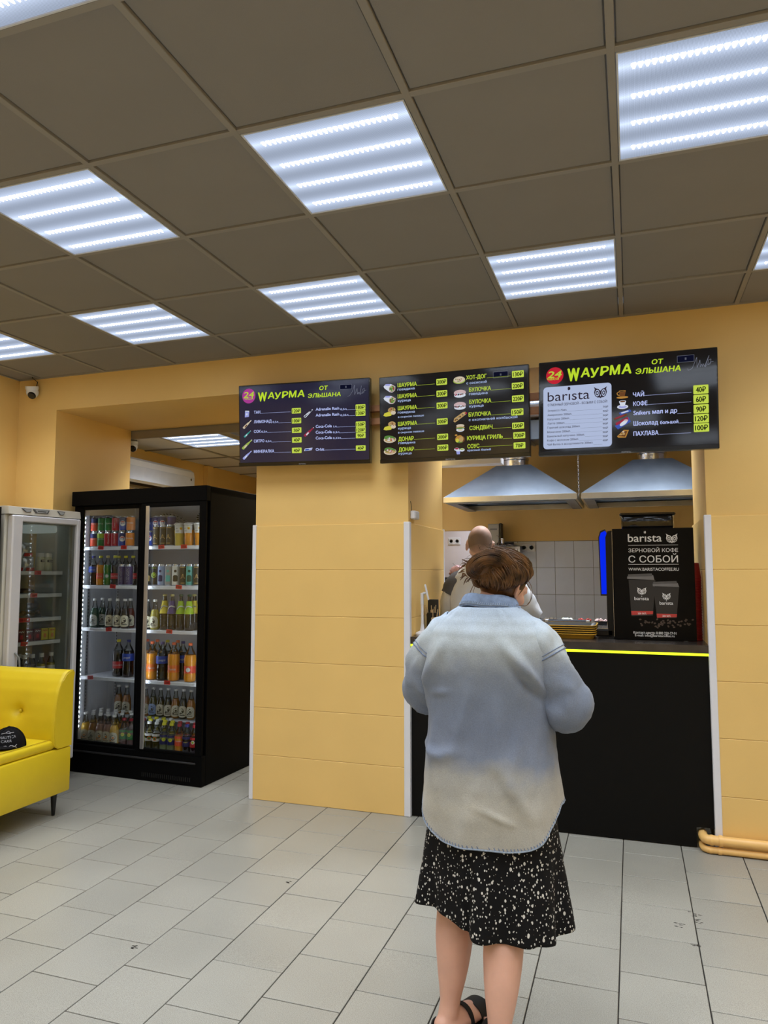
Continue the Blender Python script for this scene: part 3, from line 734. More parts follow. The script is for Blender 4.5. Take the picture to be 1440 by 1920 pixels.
PANEL=[
 ('t','barista',-0.1375,0.2504,0.1910,0.0573,'pw'),
 ('x',0.0763,0.2967,0.1412,0.2407,'owl','pw'),
 ('x',-0.1365,0.2293,0.1423,0.2275,'line'),
 ('t','ЗЕРНОВОЙ КОФЕ',-0.1360,0.1882,0.2773,0.0222,'pw'),
 ('t','С СОБОЙ',-0.1366,0.1271,0.2761,0.0405,'pw'),
 ('x',-0.1380,0.1154,0.1417,0.1148,'line'),
 ('t','WWW.BARISTACOFFEE.RU',-0.1379,0.0777,0.2801,0.0183,'pw'),
 ('p',[(-0.1394,0.0239),(0.0111,0.0224),(-0.0085,-0.1862),(-0.1284,-0.1916)],'cupbody'),
 ('p',[(-0.1467,0.0432),(-0.0009,0.052),(0.006,0.0229),(-0.1471,0.0294)],'cuplid'),
 ('p',[(-0.1411,0.0561),(-0.0084,0.0613),(-0.0037,0.0448),(-0.1441,0.0416)],'cuplid2'),
 ('p',[(-0.1292,-0.1613),(-0.0063,-0.1603),(-0.0083,-0.1779),(-0.1282,-0.185)],'band'),
 ('x',-0.0926,-0.0208,-0.0403,-0.0642,'owl','pw'),
 ('t','barista',-0.1097,-0.0963,0.0815,0.0232,'pw'),
 ('t','300 МЛ.',-0.0927,-0.1809,0.0493,0.0110,'pw'),
 ('p',[(-0.0019,-0.0184),(0.1405,-0.0164),(0.1212,-0.1979),(0.0137,-0.2005)],'cupbody'),
 ('p',[(-0.0049,0.0008),(0.1335,0.0053),(0.1405,-0.0175),(-0.0038,-0.0141)],'cuplid'),
 ('p',[(-0.001,0.0118),(0.1262,0.0173),(0.1309,0.0026),(-0.0034,-0.0009)],'cuplid2'),
 ('p',[(0.0124,-0.1747),(0.1238,-0.175),(0.1218,-0.193),(0.0138,-0.1983)],'band'),
 ('x',0.0466,-0.0518,0.0925,-0.0926,'owl','pw'),
 ('t','barista',0.0303,-0.1212,0.0742,0.0230,'pw'),
 ('t','200 МЛ.',0.0437,-0.1932,0.0460,0.0110,'pw'),
 ('t','Контакт-центр: 8 800 250-77-91',-0.1203,-0.2951,0.2377,0.0154,'pw'),
 ('t','E-mail: info@baristacoffee.ru',-0.1118,-0.3098,0.2186,0.0143,'pw'),
 ('x',-0.0831,-0.2071,0.2168,-0.2678,'beans'),
]
def px(name, c): return glow('pixels_' + name, c, 1.0)
PX = {'g': px('lime', (178, 200, 62)), 'w': px('pale_blue', (176, 186, 232)), 'l': px('white_blue', (168, 186, 226)), 'logo': px('logo_lime', (184, 214, 48)), 'logo2': px('logo_lime', (184, 214, 48)),
      'dark': px('ink', (48, 40, 50)), 'brand': mat('bezel_print', (150, 150, 155), 0.4), 'tag': px('tag_lime', (190, 210, 78)), 'tagink': px('tag_ink', (34, 36, 20)), 'card': px('card', (172, 184, 214)),
      'magenta': px('magenta', (164, 60, 140)), 'red': px('red', (188, 36, 52)), 'pausebox': px('pause_box', (14, 16, 36)), 'sig': px('signature', (120, 124, 138)), 'sig2': px('signature_soft', (126, 132, 112))}
IC = {'cream': px('cream', (200, 186, 164)), 'teal': px('teal', (60, 150, 140)), 'lime': px('i_lime', (150, 170, 80)), 'lilac': px('i_lilac', (150, 156, 214)), 'blk': px('i_black', (20, 20, 26)),
      'red': px('i_red', (150, 44, 66)), 'white': px('i_white', (206, 212, 224)), 'green': px('i_green', (86, 128, 62)), 'yel': px('i_yellow', (196, 190, 66)), 'tan': px('i_tan', (176, 146, 96)),
      'brown': px('i_brown', (104, 66, 38)), 'pink': px('i_pink', (196, 170, 172)), 'blue': px('i_blue', (62, 86, 170)), 'gold': px('i_gold', (176, 128, 60))}
def ell(mb, cx_, cz, rx, rz, y, mi, ang=0.0, n=16):
    mb.add([(cx_ + rx*math.cos(2*PI*i/n)*math.cos(ang) - rz*math.sin(2*PI*i/n)*math.sin(ang), y, cz + rx*math.cos(2*PI*i/n)*math.sin(ang) + rz*math.sin(2*PI*i/n)*math.cos(ang)) for i in range(n)], [list(range(n))], mi)
def poly(mb, pts, y, mi): mb.add([(p[0], y, p[1]) for p in pts], [list(range(len(pts)))], mi)
def stroke(mb, pts, wd, y, mi):
    for a, c in zip(pts[:-1], pts[1:]):
        d = Vector((c[0]-a[0], c[1]-a[1])); 
        if d.length < 1e-6: continue
        n_ = Vector((-d.y, d.x)).normalized()*wd/2
        mb.add([(a[0]-n_.x, y, a[1]-n_.y), (c[0]-n_.x, y, c[1]-n_.y), (c[0]+n_.x, y, c[1]+n_.y), (a[0]+n_.x, y, a[1]+n_.y)], [(0, 1, 2, 3)], mi)
def owl(mb, x0, z0, x1, z1, y, mi, bg):
    """the owl head mark: horned brow, round eyes, beak; bg is the material index of the ground showing in the eyes"""
    cx_, wd, hh = (x0+x1)/2, (x1-x0)/2, (z1-z0)
    P = [(-1, 1), (-.62, .86), (-.25, .78), (0, .62), (.25, .78), (.62, .86), (1, 1), (.86, .8), (.97, .5), (.8, .2), (.45, .06), (.16, .06), (0, -.02), (-.16, .06), (-.45, .06), (-.8, .2), (-.97, .5), (-.86, .8)]
    pts = [(cx_+p[0]*wd, z0+p[1]*hh) for p in P]
    c = (cx_, z0+.45*hh); n = len(pts)
    mb.add([(c[0], y, c[1])] + [(p[0], y, p[1]) for p in pts], [(0, 1+(i+1) % n, 1+i) for i in range(n)], mi)
    for s_ in (-1, 1):
        ell(mb, cx_+s_*.48*wd, z0+.45*hh, .32*wd, .29*hh, y-.0003, bg); ell(mb, cx_+s_*.48*wd, z0+.45*hh, .22*wd, .2*hh, y-.0006, mi); ell(mb, cx_+s_*.48*wd, z0+.45*hh, .11*wd, .1*hh, y-.0009, bg)
    poly(mb, [(cx_-.1*wd, z0+.3*hh), (cx_, z0+.1*hh), (cx_+.1*wd, z0+.3*hh)], y-.0003, bg)
def icon(par, kind, x0, z0, x1, z1, y):
    """small flat picture of the dish or drink next to its line"""
    a, b_ = min(x0, x1), max(x0, x1); c, d = min(z0, z1), max(z0, z1); w_, h_ = b_-a, d-c; X = lambda u: a+u*w_; Z = lambda v: c+v*h_
    mb = MB(); ms = []
    def mi(n):
        if n not in ms: ms.append(n)
        return ms.index(n)
    e = lambda cx_, cz, rx, rz, col, k=0, ang=0: ell(mb, X(cx_), Z(cz), rx*w_, rz*h_, y-.0002*k, mi(col), ang)
    p = lambda pts, col, k=0: poly(mb, [(X(u), Z(v)) for u, v in pts], y-.0002*k, mi(col))
    if kind.startswith('b_'):
        col = {'b_cream': 'cream', 'b_teal': 'teal', 'b_lime': 'lime', 'b_lilac': 'lilac', 'b_black': 'blk', 'b_red': 'red'}[kind]
        p([(0, .12), (.12, 0), (.22, .02), (.66, .52), (.8, .72), (1, .92), (.93, 1), (.72, .8), (.5, .66), (.02, .22)], 'white' if kind == 'b_black' else col)
        if kind == 'b_black': p([(.05, .14), (.14, .06), (.9, .86), (.84, .93)], 'blk', 1); stroke(mb, [(X(.3), Z(.35)), (X(.7), Z(.7))], .004, y-.0004, mi('white'))
        else: p([(.2, .22), (.3, .14), (.52, .4), (.42, .5)], {'b_red': 'white', 'b_teal': 'white', 'b_lilac': 'white', 'b_cream': 'brown', 'b_lime': 'cream'}[kind], 1); p([(.93, .92), (1, .92), (.97, 1), (.9, .98)], 'white', 1)
    elif kind == 'carton': p([(.05, 0), (.85, .05), (.95, .8), (.12, .86)], 'lilac'); p([(.1, .88), (.2, 1), (.9, .96), (.95, .8)], 'white', 1); p([(.3, .3), (.6, .32), (.62, .6), (.32, .58)], 'white', 2)
    elif kind == 'gum': p([(0, .1), (.9, .3), (1, .9), (.1, .75)], 'white'); p([(.1, .2), (.55, .3), (.6, .7), (.15, .65)], 'blue', 1); p([(.55, .3), (.92, .4), (.96, .8), (.6, .7)], 'lilac', 1)
    elif kind == 'wrap':
        p([(0, .72), (.2, .98), (.62, .95), (1, .62), (.95, .2), (.72, 0), (.5, .08), (.1, .5)], 'white'); p([(.2, .98), (.62, .95), (.5, .75), (.15, .8)], 'lilac', 1)
        e(.72, .42, .27, .4, 'pink', 2, -.5); e(.72, .42, .22, .32, 'green', 3, -.5)
        for q in range(8): e(.58+.28*random.random(), .22+.45*random.random(), .05, .07, random.choice(['red', 'tan', 'cream', 'lime']), 4)
    elif kind == 'ywrap':
        p([(0, .12), (.1, .4), (.5, .55), (.75, .3), (.6, .05), (.2, 0)], 'yel'); e(.68, .7, .3, .3, 'tan', 1); e(.8, .38, .2, .22, 'cream', 2)
        for q in range(9): e(.5+.36*random.random(), .5+.4*random.random(), .045, .05, random.choice(['red', 'brown', 'cream', 'green']), 3)
    elif kind == 'donar':
        e(.5, .45, .5, .38, 'cream'); e(.5, .6, .46, .32, 'green', 1, -.2); e(.52, .42, .42, .2, 'tan', 2)
        for q in range(12): e(.2+.6*random.random(), .32+.4*random.random(), .06, .07, random.choice(['red', 'pink', 'white', 'green']), 3)
    elif kind == 'hotdog':
        e(.5, .4, .5, .38, 'lime'); e(.5, .55, .47, .4, 'cream', 1)
        for q in range(10): e(.2+.6*random.random(), .35+.3*random.random(), .06, .06, random.choice(['brown', 'green', 'red', 'tan']), 2)
    elif kind == 'bun':
        e(.5, .62, .48, .36, 'pink'); e(.5, .3, .46, .28, 'white', 1)
        for q in range(12): e(.12+.76*random.random(), .34+.12*random.random(), .06, .07, random.choice(['brown', 'red', 'blk', 'red']), 2)
    elif kind == 'sausage':
        p([(0, .1), (.12, 0), (.95, .75), (.88, 1), (.7, .98), (.05, .4)], 'tan')
        for q in range(12): u = random.random(); e(.1+.7*u, .15+.62*u+.1*random.random(), .05, .06, random.choice(['brown', 'cream', 'blk']), 1)
        e(.93, .85, .08, .1, 'red', 2)
    elif kind == 'sandwich': e(.5, .8, .46, .2, 'cream'); e(.5, .55, .5, .16, 'tan', 1); e(.5, .5, .44, .1, 'green', 2); e(.5, .3, .46, .24, 'white', 1); e(.5, .28, .34, .12, 'cream', 2)
    elif kind == 'chicken':
        e(.55, .4, .45, .4, 'brown'); e(.42, .55, .34, .24, 'gold', 1, .5); e(.66, .4, .2, .3, 'tan', 2, -.4); e(.2, .85, .12, .1, 'gold', 2); e(.3, .3, .16, .2, 'yel', 2); e(.5, .14, .3, .1, 'green', 1)
    elif kind == 'sauce': e(.26, .72, .25, .22, 'white'); e(.26, .8, .2, .12, 'red', 1); e(.76, .6, .24, .24, 'white', 2); e(.76, .7, .19, .12, 'lime', 3); p([(.2, .5), (.6, .5), (.55, 0), (.26, 0)], 'lilac', 4); e(.4, .5, .2, .1, 'white', 5)
    elif kind == 'teacup': e(.5, .14, .5, .14, 'gold'); p([(.2, .9), (.8, .9), (.7, .25), (.3, .25)], 'brown', 1); e(.5, .88, .3, .1, 'gold', 2); e(.5, .87, .24, .06, 'blk', 3); stroke(mb, [(X(.2), Z(.8)), (X(.04), Z(.65)), (X(.1), Z(.45)), (X(.28), Z(.4))], .004, y-.0006, mi('gold'))
    elif kind == 'cup': e(.5, .25, .5, .25, 'white'); e(.5, .25, .36, .16, 'lilac', 1); p([(.18, .85), (.82, .85), (.66, .3), (.34, .3)], 'white', 2); e(.5, .85, .32, .13, 'white', 3); e(.5, .85, .25, .09, 'brown', 4)
    elif kind == 'bars': p([(.3, .7), (.9, 1), (.98, .78), (.38, .45)], 'blue'); p([(.4, .72), (.8, .9), (.84, .8), (.45, .6)], 'white', 1); p([(0, .15), (.7, .6), (.76, .4), (.06, -.02)], 'brown', 2); p([(.1, .2), (.55, .48), (.58, .38), (.14, .08)], 'red', 3)
    elif kind == 'choco': p([(0, .3), (.85, 1), (1, .6), (.2, -.02)], 'blue'); p([(.05, .55), (.8, 1.02), (.88, .8), (.1, .32)], 'red', 1); e(.55, .5, .28, .16, 'white', 2, .6); e(.7, .72, .14, .1, 'pink', 2)
    elif kind == 'baklava': p([(.05, .2), (.6, .95), (1, .9), (.75, 0), (.15, .02)], 'gold'); p([(.15, .22), (.6, .8), (.88, .78), (.68, .1)], 'brown', 1); e(.35, .4, .12, .1, 'tan', 2); e(.58, .45, .12, .12, 'tan', 2); e(.55, .7, .1, .1, 'cream', 2)
    mb.obj('food_picture', [IC[n] for n in ms], par)
M_bezel = mat('black_screen_bezel', (10, 10, 11), 0.18, coat=0.3)
def screen_mat(name, c, s):
    m = mat('lit_screen_' + name, (4, 4, 5), 0.09, var=0, spec=0.6, emit=c, estr=s); return m
def tv(name_l, loc, yaw, tilt, roll, data, smat, scale=1.0):
    W, Hh = 0.915, 0.53
    t = thing('menu_screen', name_l, 'screen', loc, 0, 'menu screens above the counter')
    M_ = Matrix.Translation(loc) @ Matrix.Rotation(yaw, 4, 'Z') @ Matrix.Rotation(tilt, 4, 'X') @ Matrix.Rotation(roll, 4, 'Y') @ Matrix.Scale(scale, 4)
    t.matrix_world = M_; t.rotation_euler = M_.to_euler(); t.location = loc; t.scale = (scale,)*3
    b_ = MB(); b_.box(-W/2, -0.004, -Hh/2, W/2, 0.03, Hh/2, bev=0.003); b_.box(-W*.34, .028, -Hh*.36, W*.34, .055, Hh*.3, bev=.012)
    b_.box(-W/2, -0.009, -Hh/2, W/2, -0.003, -Hh/2+0.024, bev=.002)
    b_.obj('bezel', M_bezel, t)
    mt = MB(); 
    for x_ in (-.2, .2): mt.box(x_-.015, .05, -.2, x_+.015, .056, .2)
    for x_ in (-.2, .2):
        for z_ in (.02, .10): mt.box(x_-.012, .052, z_-.01, x_+.012, 4.241-loc[1]+.03*(abs(yaw) > .05)*x_/.2*.35, z_+.01)
    mt.obj('wall_bracket', M_black, t)
    sc = MB().box(-W/2+.008, -0.0052, -Hh/2+.024, W/2-.008, -0.0035, Hh/2-.008).obj('screen', smat, t)
    y = -0.0060
    for d in data:
        k = d[0]
        if k == 't':
            _, s, x, z, wd, cap, c = d
            mb = MB()
            if c == 'logo':      # brush-drawn title: letters of unequal height, slightly spread
                rel = [1.5, 1.0, 1.02, .98, 1.02, 1.05]; wid = [1.35, 1.0, .95, .95, 1.15, 1.05]; tot = sum(wid); xx = x
                for i, chh in enumerate(s):
                    ww = wd*wid[i]/tot
                    src = 'W' if i == 0 else chh
                    text(mb, src, xx, z - (cap*.28 if i == 0 else (cap*.1 if i == 2 else 0)), ww*.95, cap*.78*rel[i], y, bold=.034, shear=.10 if i else 0.0); xx += ww
            elif c == 'logo2': text(mb, s, x, z, wd, cap, y, bold=.03, shear=.12)
            elif s == 'barista':
                text(mb, 'bar\u0131sta', x, z, wd, cap*.86, y, bold=-.004); ell(mb, x+wd*.505, z+cap*1.0, wd*.022, cap*.15, y, 0); ell(mb, x+wd*.535, z+cap*1.0, wd*.014, cap*.14, y, 0)
            else: text(mb, s, x, z, wd, cap, y, bold=(.028 if cap > .016 else .018) if c in 'gwl' else .006, shear=.15 if s == '24' else 0)
            nm = 'brand_lettering' if c == 'brand' else 'menu_text'
            if c == 'brand': mb.v = [(v[0], v[1]-.0036, v[2]) for v in mb.v]
            mb.obj(nm, PX[c], t if c == 'brand' else sc)
        elif k == 'r':
            _, x0, z0, x1, z1, kind, *ex = d
            if kind == 'circ':
                mb = MB(); ell(mb, (x0+x1)/2, (z0+z1)/2, (x1-x0)/2, (x1-x0)/2, y+.0004, 0, n=28); mb.obj('round_emblem', PX[ex[0]], sc)
            elif kind == 'tag':
                mb = MB(); mb.add([(p[0], y, p[1]) for p in rrect(x0, z1, x1, z0, .004)], [list(range(20))]); w_ = (x1-x0)
                n_ = len(ex[0]); ww = w_*(.84 if n_ > 3 else .66)
                text(mb, ex[0], (x0+x1)/2-ww/2, z1+(z0-z1)*.2, ww, (z0-z1)*.6, y-.0004, bold=.026, mi=1); mb.obj('price_tag', [PX['tag'], PX['tagink']], sc)
            elif kind == 'card' or k == 'r':
                mb = MB(); mb.add([(p[0], y+.0003, p[1]) for p in rrect(x0, z1, x1, z0, .02, 6)], [list(range(28))]); mb.obj('menu_card', PX['card'], sc)
        elif k == 'o':
            _, x0, z0, x1, z1, kind = d; mb = MB()
            poly(mb, [(x0, z1), (x1, z1), (x1, z0), (x0, z0)], y+.0002, 0); stroke(mb, [(x0, z0), (x1, z0), (x1, z1), (x0, z1), (x0, z0)], .0012, y, 1)
            c_ = ((x0+x1)/2, (z0+z1)/2)
            for s_ in (-1, 1): stroke(mb, [(c_[0]+s_*.0022, c_[1]-.006), (c_[0]+s_*.0022, c_[1]+.006)], .0022, y-.0002, 1)
            mb.obj('pause_sign', [PX['pausebox'], PX['sig']], sc)
        elif k == 'p': mb = MB(); stroke(mb, d[1], .0016, y, 0); mb.obj('signature', PX['sig'], sc)
        elif k == 'x':
            _, x0, z0, x1, z1, kind, *ex = d
            if kind == 'lead':
                mb = MB(); step = .0035 if ex[0] != 'dark' else .0022; x = x0; zz = (z0+z1)/2; r = .0011 if ex[0] != 'dark' else .0006
                zz = z0 + (-.001 if ex[0] == 'dark' else 0)
                while x < x1: mb.add([(x-r, y, zz-r), (x+r, y, zz-r), (x+r, y, zz+r), (x-r, y, zz+r)], [(0, 1, 2, 3)]); x += step
                stuff(mb.obj('dotted_leader', PX[ex[0]], sc))
            elif kind == 'icon': icon(sc, ex[0], x0, z0, x1, z1, y)
            elif kind == 'owl': mb = MB(); owl(mb, x0, min(z0, z1), x1, max(z0, z1), y-.0002, 0, 1); mb.obj('owl_emblem', [PX['dark'], PX['card']], sc)
    return t
tv('bluish menu screen listing cold drinks, above the pillar', (-1.965, 4.165, 2.405), 0.009, 0.093, 0.023, TV1, screen_mat('navy', (30, 31, 56), .9))
tv('menu screen listing shawarma and buns, between the two titled screens', (-0.984, 4.15, 2.384), -0.024, 0.062, 0.006, TV2, screen_mat('charcoal', (20, 19, 22), .8))
tv('menu screen with the pale coffee card, above the coffee machine', (-0.0105, 4.045, 2.359), -0.055, -0.009, 0.016, TV3, screen_mat('dark', (14, 12, 14), .8))
# ================================================================ COUNTER AND WHAT STANDS ON IT
CT = 1.065
M_stone = mat('dark_worktop', (58, 52, 48), 0.25, var=0.3, vscale=14)
M_front = mat('black_counter_board', (5, 5, 5), 0.5, var=0.1, spec=.18)
t = thing('service_counter', 'black service counter with a glowing lime strip under its stone top', 'counter', (0, 0, 0))
MB().prism([(-1.285, 0.004), (0.262, 0.004), (0.262, 0.006), (0.292, 0.006), (0.292, 0.108), (0.3835, 0.108), (0.3835, 1.012), (-1.285, 1.012)], 4.302, 4.32, 'y').obj('front_board', M_front, t)
c = MB(); c.box(-1.285, 4.32, 0.10, -0.64, 4.66, 1.012); c.box(-0.64, 4.32, 0.10, 0.29, 4.90, 1.012); c.obj('carcass', M_front, t)
MB().box(-1.28, 4.34, 0.0, .28, 4.64, .10).obj('plinth', M_front, t)
MB().prism([(-1.2860, 4.284), (0.3835, 4.284), (0.3835, 4.93), (-0.635, 4.93), (-0.635, 4.68), (-1.286, 4.68)], 1.022, CT).obj('worktop', M_stone, t)
MB().box(-1.285, 4.288, 1.008, 0.3835, 4.301, 1.021, bev=.003).obj('light_strip', glow('lime_strip', (222, 255, 40), 2.2), t)
# pipes along the skirting
M_pipe = mat('ochre_painted_pipe', (236, 190, 116), 0.35, var=0.03)
t = thing('heating_pipes', 'pair of ochre painted pipes entering the counter at the floor', 'pipe', (0, 4.238, 0))
for r, z_, xx in ((0.024, 0.070, 0.35), (0.017, 0.020, 0.345)):
    MB().tube([(xx-.028, 0.10, z_), (xx-.028, 0.045, z_), (xx-.022, 0.015, z_), (xx-.006, 0.002, z_), (xx+.02, 0, z_), (XR, 0, z_)], r, 14).obj('pipe', M_pipe, t, smooth=50)
    MB().tube([(xx+.042, 0, z_), (xx+.06, 0, z_)], r*1.18, 14).obj('fitting', M_pipe, t, smooth=40)
    MB().tube([(xx+.0, 0, z_), (xx+.014, 0, z_)], r*1.1, 14).obj('fitting', M_pipe, t, smooth=40)

# coffee machine
M_mach = mat('black_machine_plastic', (8, 8, 9), 0.35, coat=0.1, spec=.3)
t = thing('coffee_machine', 'black coffee machine with a printed side board and blue light, on the counter', 'coffee machine', (0.119, 4.5, CT))
MB().box(-0.225, 0.014, 0.012, 0.17, 0.33, 0.64, bev=.012).obj('body', M_mach, t)
for x_ in (-.2, .14):
    for y_ in (.04, .3): MB().lathe([(.014, 0), (.016, .012)], 10, M=Matrix.Translation((x_, y_, 0))).obj('foot', M_black, t)
# door bulging to the left, with the blue side light
prof = [(-0.225, 0.012), (-0.255, 0.02), (-0.262, 0.10), (-0.262, 0.60), (-0.25, 0.636), (-0.225, 0.64)]
MB().prism(prof, 0.03, 0.33, 'y').obj('door', M_mach, t, smooth=40)
blue = MB(); blue.prism([(-0.263, 0.262), (-0.291, 0.262), (-0.297, 0.60), (-0.288, 0.628), (-0.263, 0.640)], 0.045, 0.32, 'y'); blue.obj('blue_light', glow('blue_light', (8, 40, 235), 1.0), t)
MB().prism([(-0.263, 0.252), (-0.297, 0.252), (-0.303, 0.60), (-0.292, 0.637), (-0.263, 0.650), (-0.263, 0.640), (-0.288, 0.628), (-0.297, 0.60), (-0.291, 0.262), (-0.263, 0.262)], 0.04, 0.325, 'y').obj('light_frame', M_black, t)
MB().box(-0.33, 0.03, 0.012, -0.226, 0.30, 0.055, bev=.008).obj('drip_tray', M_mach, t)
g = MB()
for q in range(9): g.box(-0.325, 0.05+.026*q, .056, -0.24, 0.062+.026*q, .06)
for q in range(4): g.box(-0.32+.024*q, .045, .0555, -0.315+.024*q, .28, .0595)
g.obj('drip_grid', M_chrome, t)
MB().box(-0.17, 0.07, 0.642, 0.125, 0.30, 0.735, bev=.018, seg=2).obj('bean_hopper', mat('smoked_plastic', (20, 18, 18), 0.12, coat=0.4), t, smooth=30)
MB().box(-0.18, 0.062, 0.728, 0.135, 0.308, 0.745, bev=.007).obj('hopper_lid', mat('hopper_lid', (26, 24, 24), 0.15), t)
sd = MB().box(-0.2225, 0.0, 0.002, 0.2225, 0.012, 0.648, bev=.002).obj('side_board', mat('black_print', (10, 9, 10), 0.35, var=0.25, vscale=5, spec=.12), t)
MB().box(-0.2245, -0.001, 0.02, -0.2225, 0.006, 0.63).obj('board_edge', M_chrome, t)
PW = mat('white_print', (236, 236, 236), 0.45, var=0); PK = {'cupbody': mat('print_cup', (40, 38, 38), 0.45, var=.1), 'cuplid': mat('print_lid', (118, 116, 116), 0.45, var=.3), 'cuplid2': mat('print_lid_rim', (86, 84, 84), 0.45, var=.3),
      'band': mat('print_band', (196, 62, 58), 0.45, var=.05), 'bean': mat('print_beans', (74, 60, 52), 0.45, var=.4, vscale=120)}
PB = mat('print_ground', (16, 15, 15), 0.45, var=0)
K = 0.978; zc = 0.325; depth = 0
for d in PANEL:
    mb = MB(); y = -0.0006 - 0.00005*depth; depth += 1
    if d[0] == 't':
        _, s, x, z, wd, cap, c = d
        x, z, wd, cap = x*K, z*K+zc, wd*K, cap*K
        if s == 'barista':
            text(mb, 'bar\u0131sta', x, z, wd, cap*.86, y, bold=0.012)
            for q in (-1, 1): ell(mb, x+wd*.512+q*wd*.017, z+cap*.98, wd*.013, cap*.13, y, 0)
        else: text(mb, s, x, z, wd, cap, y, bold=.008 if cap > .012 else .01)
        mb.obj('printed_lettering', PW, sd)
    elif d[0] == 'p':
        pts = [(p[0]*K, p[1]*K+zc) for p in d[1]]; poly(mb, pts, y, 0); mb.obj('printed_cup' if 'cup' in d[2] else 'printed_band', PK[d[2]], sd)
    else:
        _, x0, z0, x1, z1, kind = d[:6]; x0, x1, z0, z1 = x0*K, x1*K, z0*K+zc, z1*K+zc
        if kind == 'line': poly(mb, [(x0, z0-.0011), (x1, z0-.0011), (x1, z0+.0011), (x0, z0+.0011)], y, 0); mb.obj('printed_rule', PW, sd)
        elif kind == 'owl': owl(mb, x0, min(z0, z1), x1, max(z0, z1), y, 0, 1); mb.obj('printed_owl', [PW, PB], sd)
        elif kind == 'beans':
            for q in range(46):
                u = random.random(); cx_ = lerp(x0, x1, u); cz = lerp(min(z0, z1), max(z0, z1), min(1, max(0, random.gauss(.6, .22) - .35*abs(u-.5)*0)))
                ell(mb, cx_, cz, .007, .0048, y-.00001*q, 0, random.uniform(-1, 1), 10)
            mb.obj('printed_beans', PK['bean'], sd)

# red paper cups stacked upside down between the machine and the jamb
cup_me = MB().lathe([(0.039, 0.0), (0.0405, 0.001), (0.0405, 0.004), (0.0385, 0.005), (0.029, 0.088), (0.0275, 0.089), (0.0, 0.087)], 22, cap=False).mesh('paper_cup', mat('red_paper', (150, 18, 24), 0.5, var=.05, rnd=.12), 40)
for k in range(24):
    c = place('paper_cup', cup_me, None, (0.3405+0.00008*k, 4.60-.0005*k, CT + 0.001 + 0.0155*k))
    tag(c, 'red paper cup on top of the stack beside the coffee machine' if k == 23 else 'red paper cup within the upside-down stack beside the coffee machine', 'cup', 'stacked red paper cups')

# serving trays
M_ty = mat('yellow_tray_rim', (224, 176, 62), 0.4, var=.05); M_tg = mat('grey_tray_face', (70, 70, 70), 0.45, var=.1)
def rr3(x0, y0, x1, y1, r, z): return [(p[0], p[1], z) for p in rrect(x0, y0, x1, y1, r, 5)]
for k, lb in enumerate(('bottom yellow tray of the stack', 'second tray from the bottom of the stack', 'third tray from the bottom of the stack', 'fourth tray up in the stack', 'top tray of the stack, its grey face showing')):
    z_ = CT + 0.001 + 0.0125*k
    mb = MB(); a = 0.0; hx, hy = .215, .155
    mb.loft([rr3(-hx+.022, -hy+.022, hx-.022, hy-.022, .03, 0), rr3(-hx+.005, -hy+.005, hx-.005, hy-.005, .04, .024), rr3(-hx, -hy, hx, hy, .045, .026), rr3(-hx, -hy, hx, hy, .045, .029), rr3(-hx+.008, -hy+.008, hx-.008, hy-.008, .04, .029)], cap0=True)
    if k: mb.m = [1 if i < 20 + 4 + 20 - 4 - 4 or i == len(mb.f)-1 else 0 for i in range(len(mb.f))]  # upper tray walls painted grey for the shade between nested rims
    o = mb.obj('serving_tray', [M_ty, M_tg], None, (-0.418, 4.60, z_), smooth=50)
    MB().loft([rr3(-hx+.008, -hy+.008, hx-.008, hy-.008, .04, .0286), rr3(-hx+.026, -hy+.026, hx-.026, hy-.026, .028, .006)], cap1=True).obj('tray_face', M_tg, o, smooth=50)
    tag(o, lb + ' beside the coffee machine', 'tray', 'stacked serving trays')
# shallow dark box with white tape behind the trays
t = thing('card_box', 'shallow dark blue box with white tape corners, behind the stacked trays', 'box', (-0.40, 4.865, CT))
MB().box(-0.135, -.05, 0, .135, .05, .085, bev=.006).obj('box_body', mat('dark_blue_card', (32, 38, 54), .4), t)
for s_ in (-1, 1): MB().box(s_*.128-.01, -.0515, .05, s_*.128+.01, .0, .0865, bev=.001).obj('tape', M_white, t)

# payment stand, sticks and napkin box by the pillar
t = thing('payment_stand', 'white pole stand with a small tilted plate, on the counter by the pillar', 'stand', (-1.241, 4.39, CT))
MB().lathe([(0, 0), (.042, 0), (.043, .004), (.043, .014), (.038, .019), (.016, .03), (.011, .055), (.0095, .07)], 28, cap=False).obj('base', M_white, t, smooth=40)
MB().lathe([(.0085, .06), (.0085, .19), (.0105, .192), (.0105, .262), (.0, .264)], 16, cap=False).obj('pole', M_white, t, smooth=40)
MB().tube([(0, 0, .255), (.012, 0, .262), (.024, 0, .262)], .008, 8).obj('joint', M_white, t)
MB().box(-.004, -.032, -.05, .004, .032, .05, bev=.0035).obj('plate', M_white, t, (.03, 0, .268), (0, -.22, .2))
t = thing('stick_holder', 'black holder stuffed with wooden sticks beside the white payment stand', 'holder', (-1.235, 4.62, CT))
MB().box(-.035, -.03, 0, .035, .03, .13, bev=.004).obj('holder_cup', M_black, t)
MB().box(-.034, .0, .1, .034, .028, .215, bev=.004).obj('back_sleeve', mat('dark_card', (22, 24, 30), .4), t)
for q in range(14):
    a, b_ = random.uniform(-.026, .026), random.uniform(-.024, .0)
    MB().tube([(a, b_, .03), (a*1.9, b_*1.7, .165+random.uniform(-.02, .02))], .0024, 6).obj('wooden_stick', mat('birch_stick', (206, 180, 138), .6, rnd=.08), t)
t = thing('straw_cup', 'clear cup of beige napkins behind the wooden sticks', 'cup', (-1.19, 4.545, CT))
MB().lathe([(.022, 0), (.026, .075), (.0245, .075), (.021, .002)], 18, cap=False).obj('cup_wall', thin_glass('clear_plastic', (.93, .93, .93), 1.0, .1), t, smooth=40)
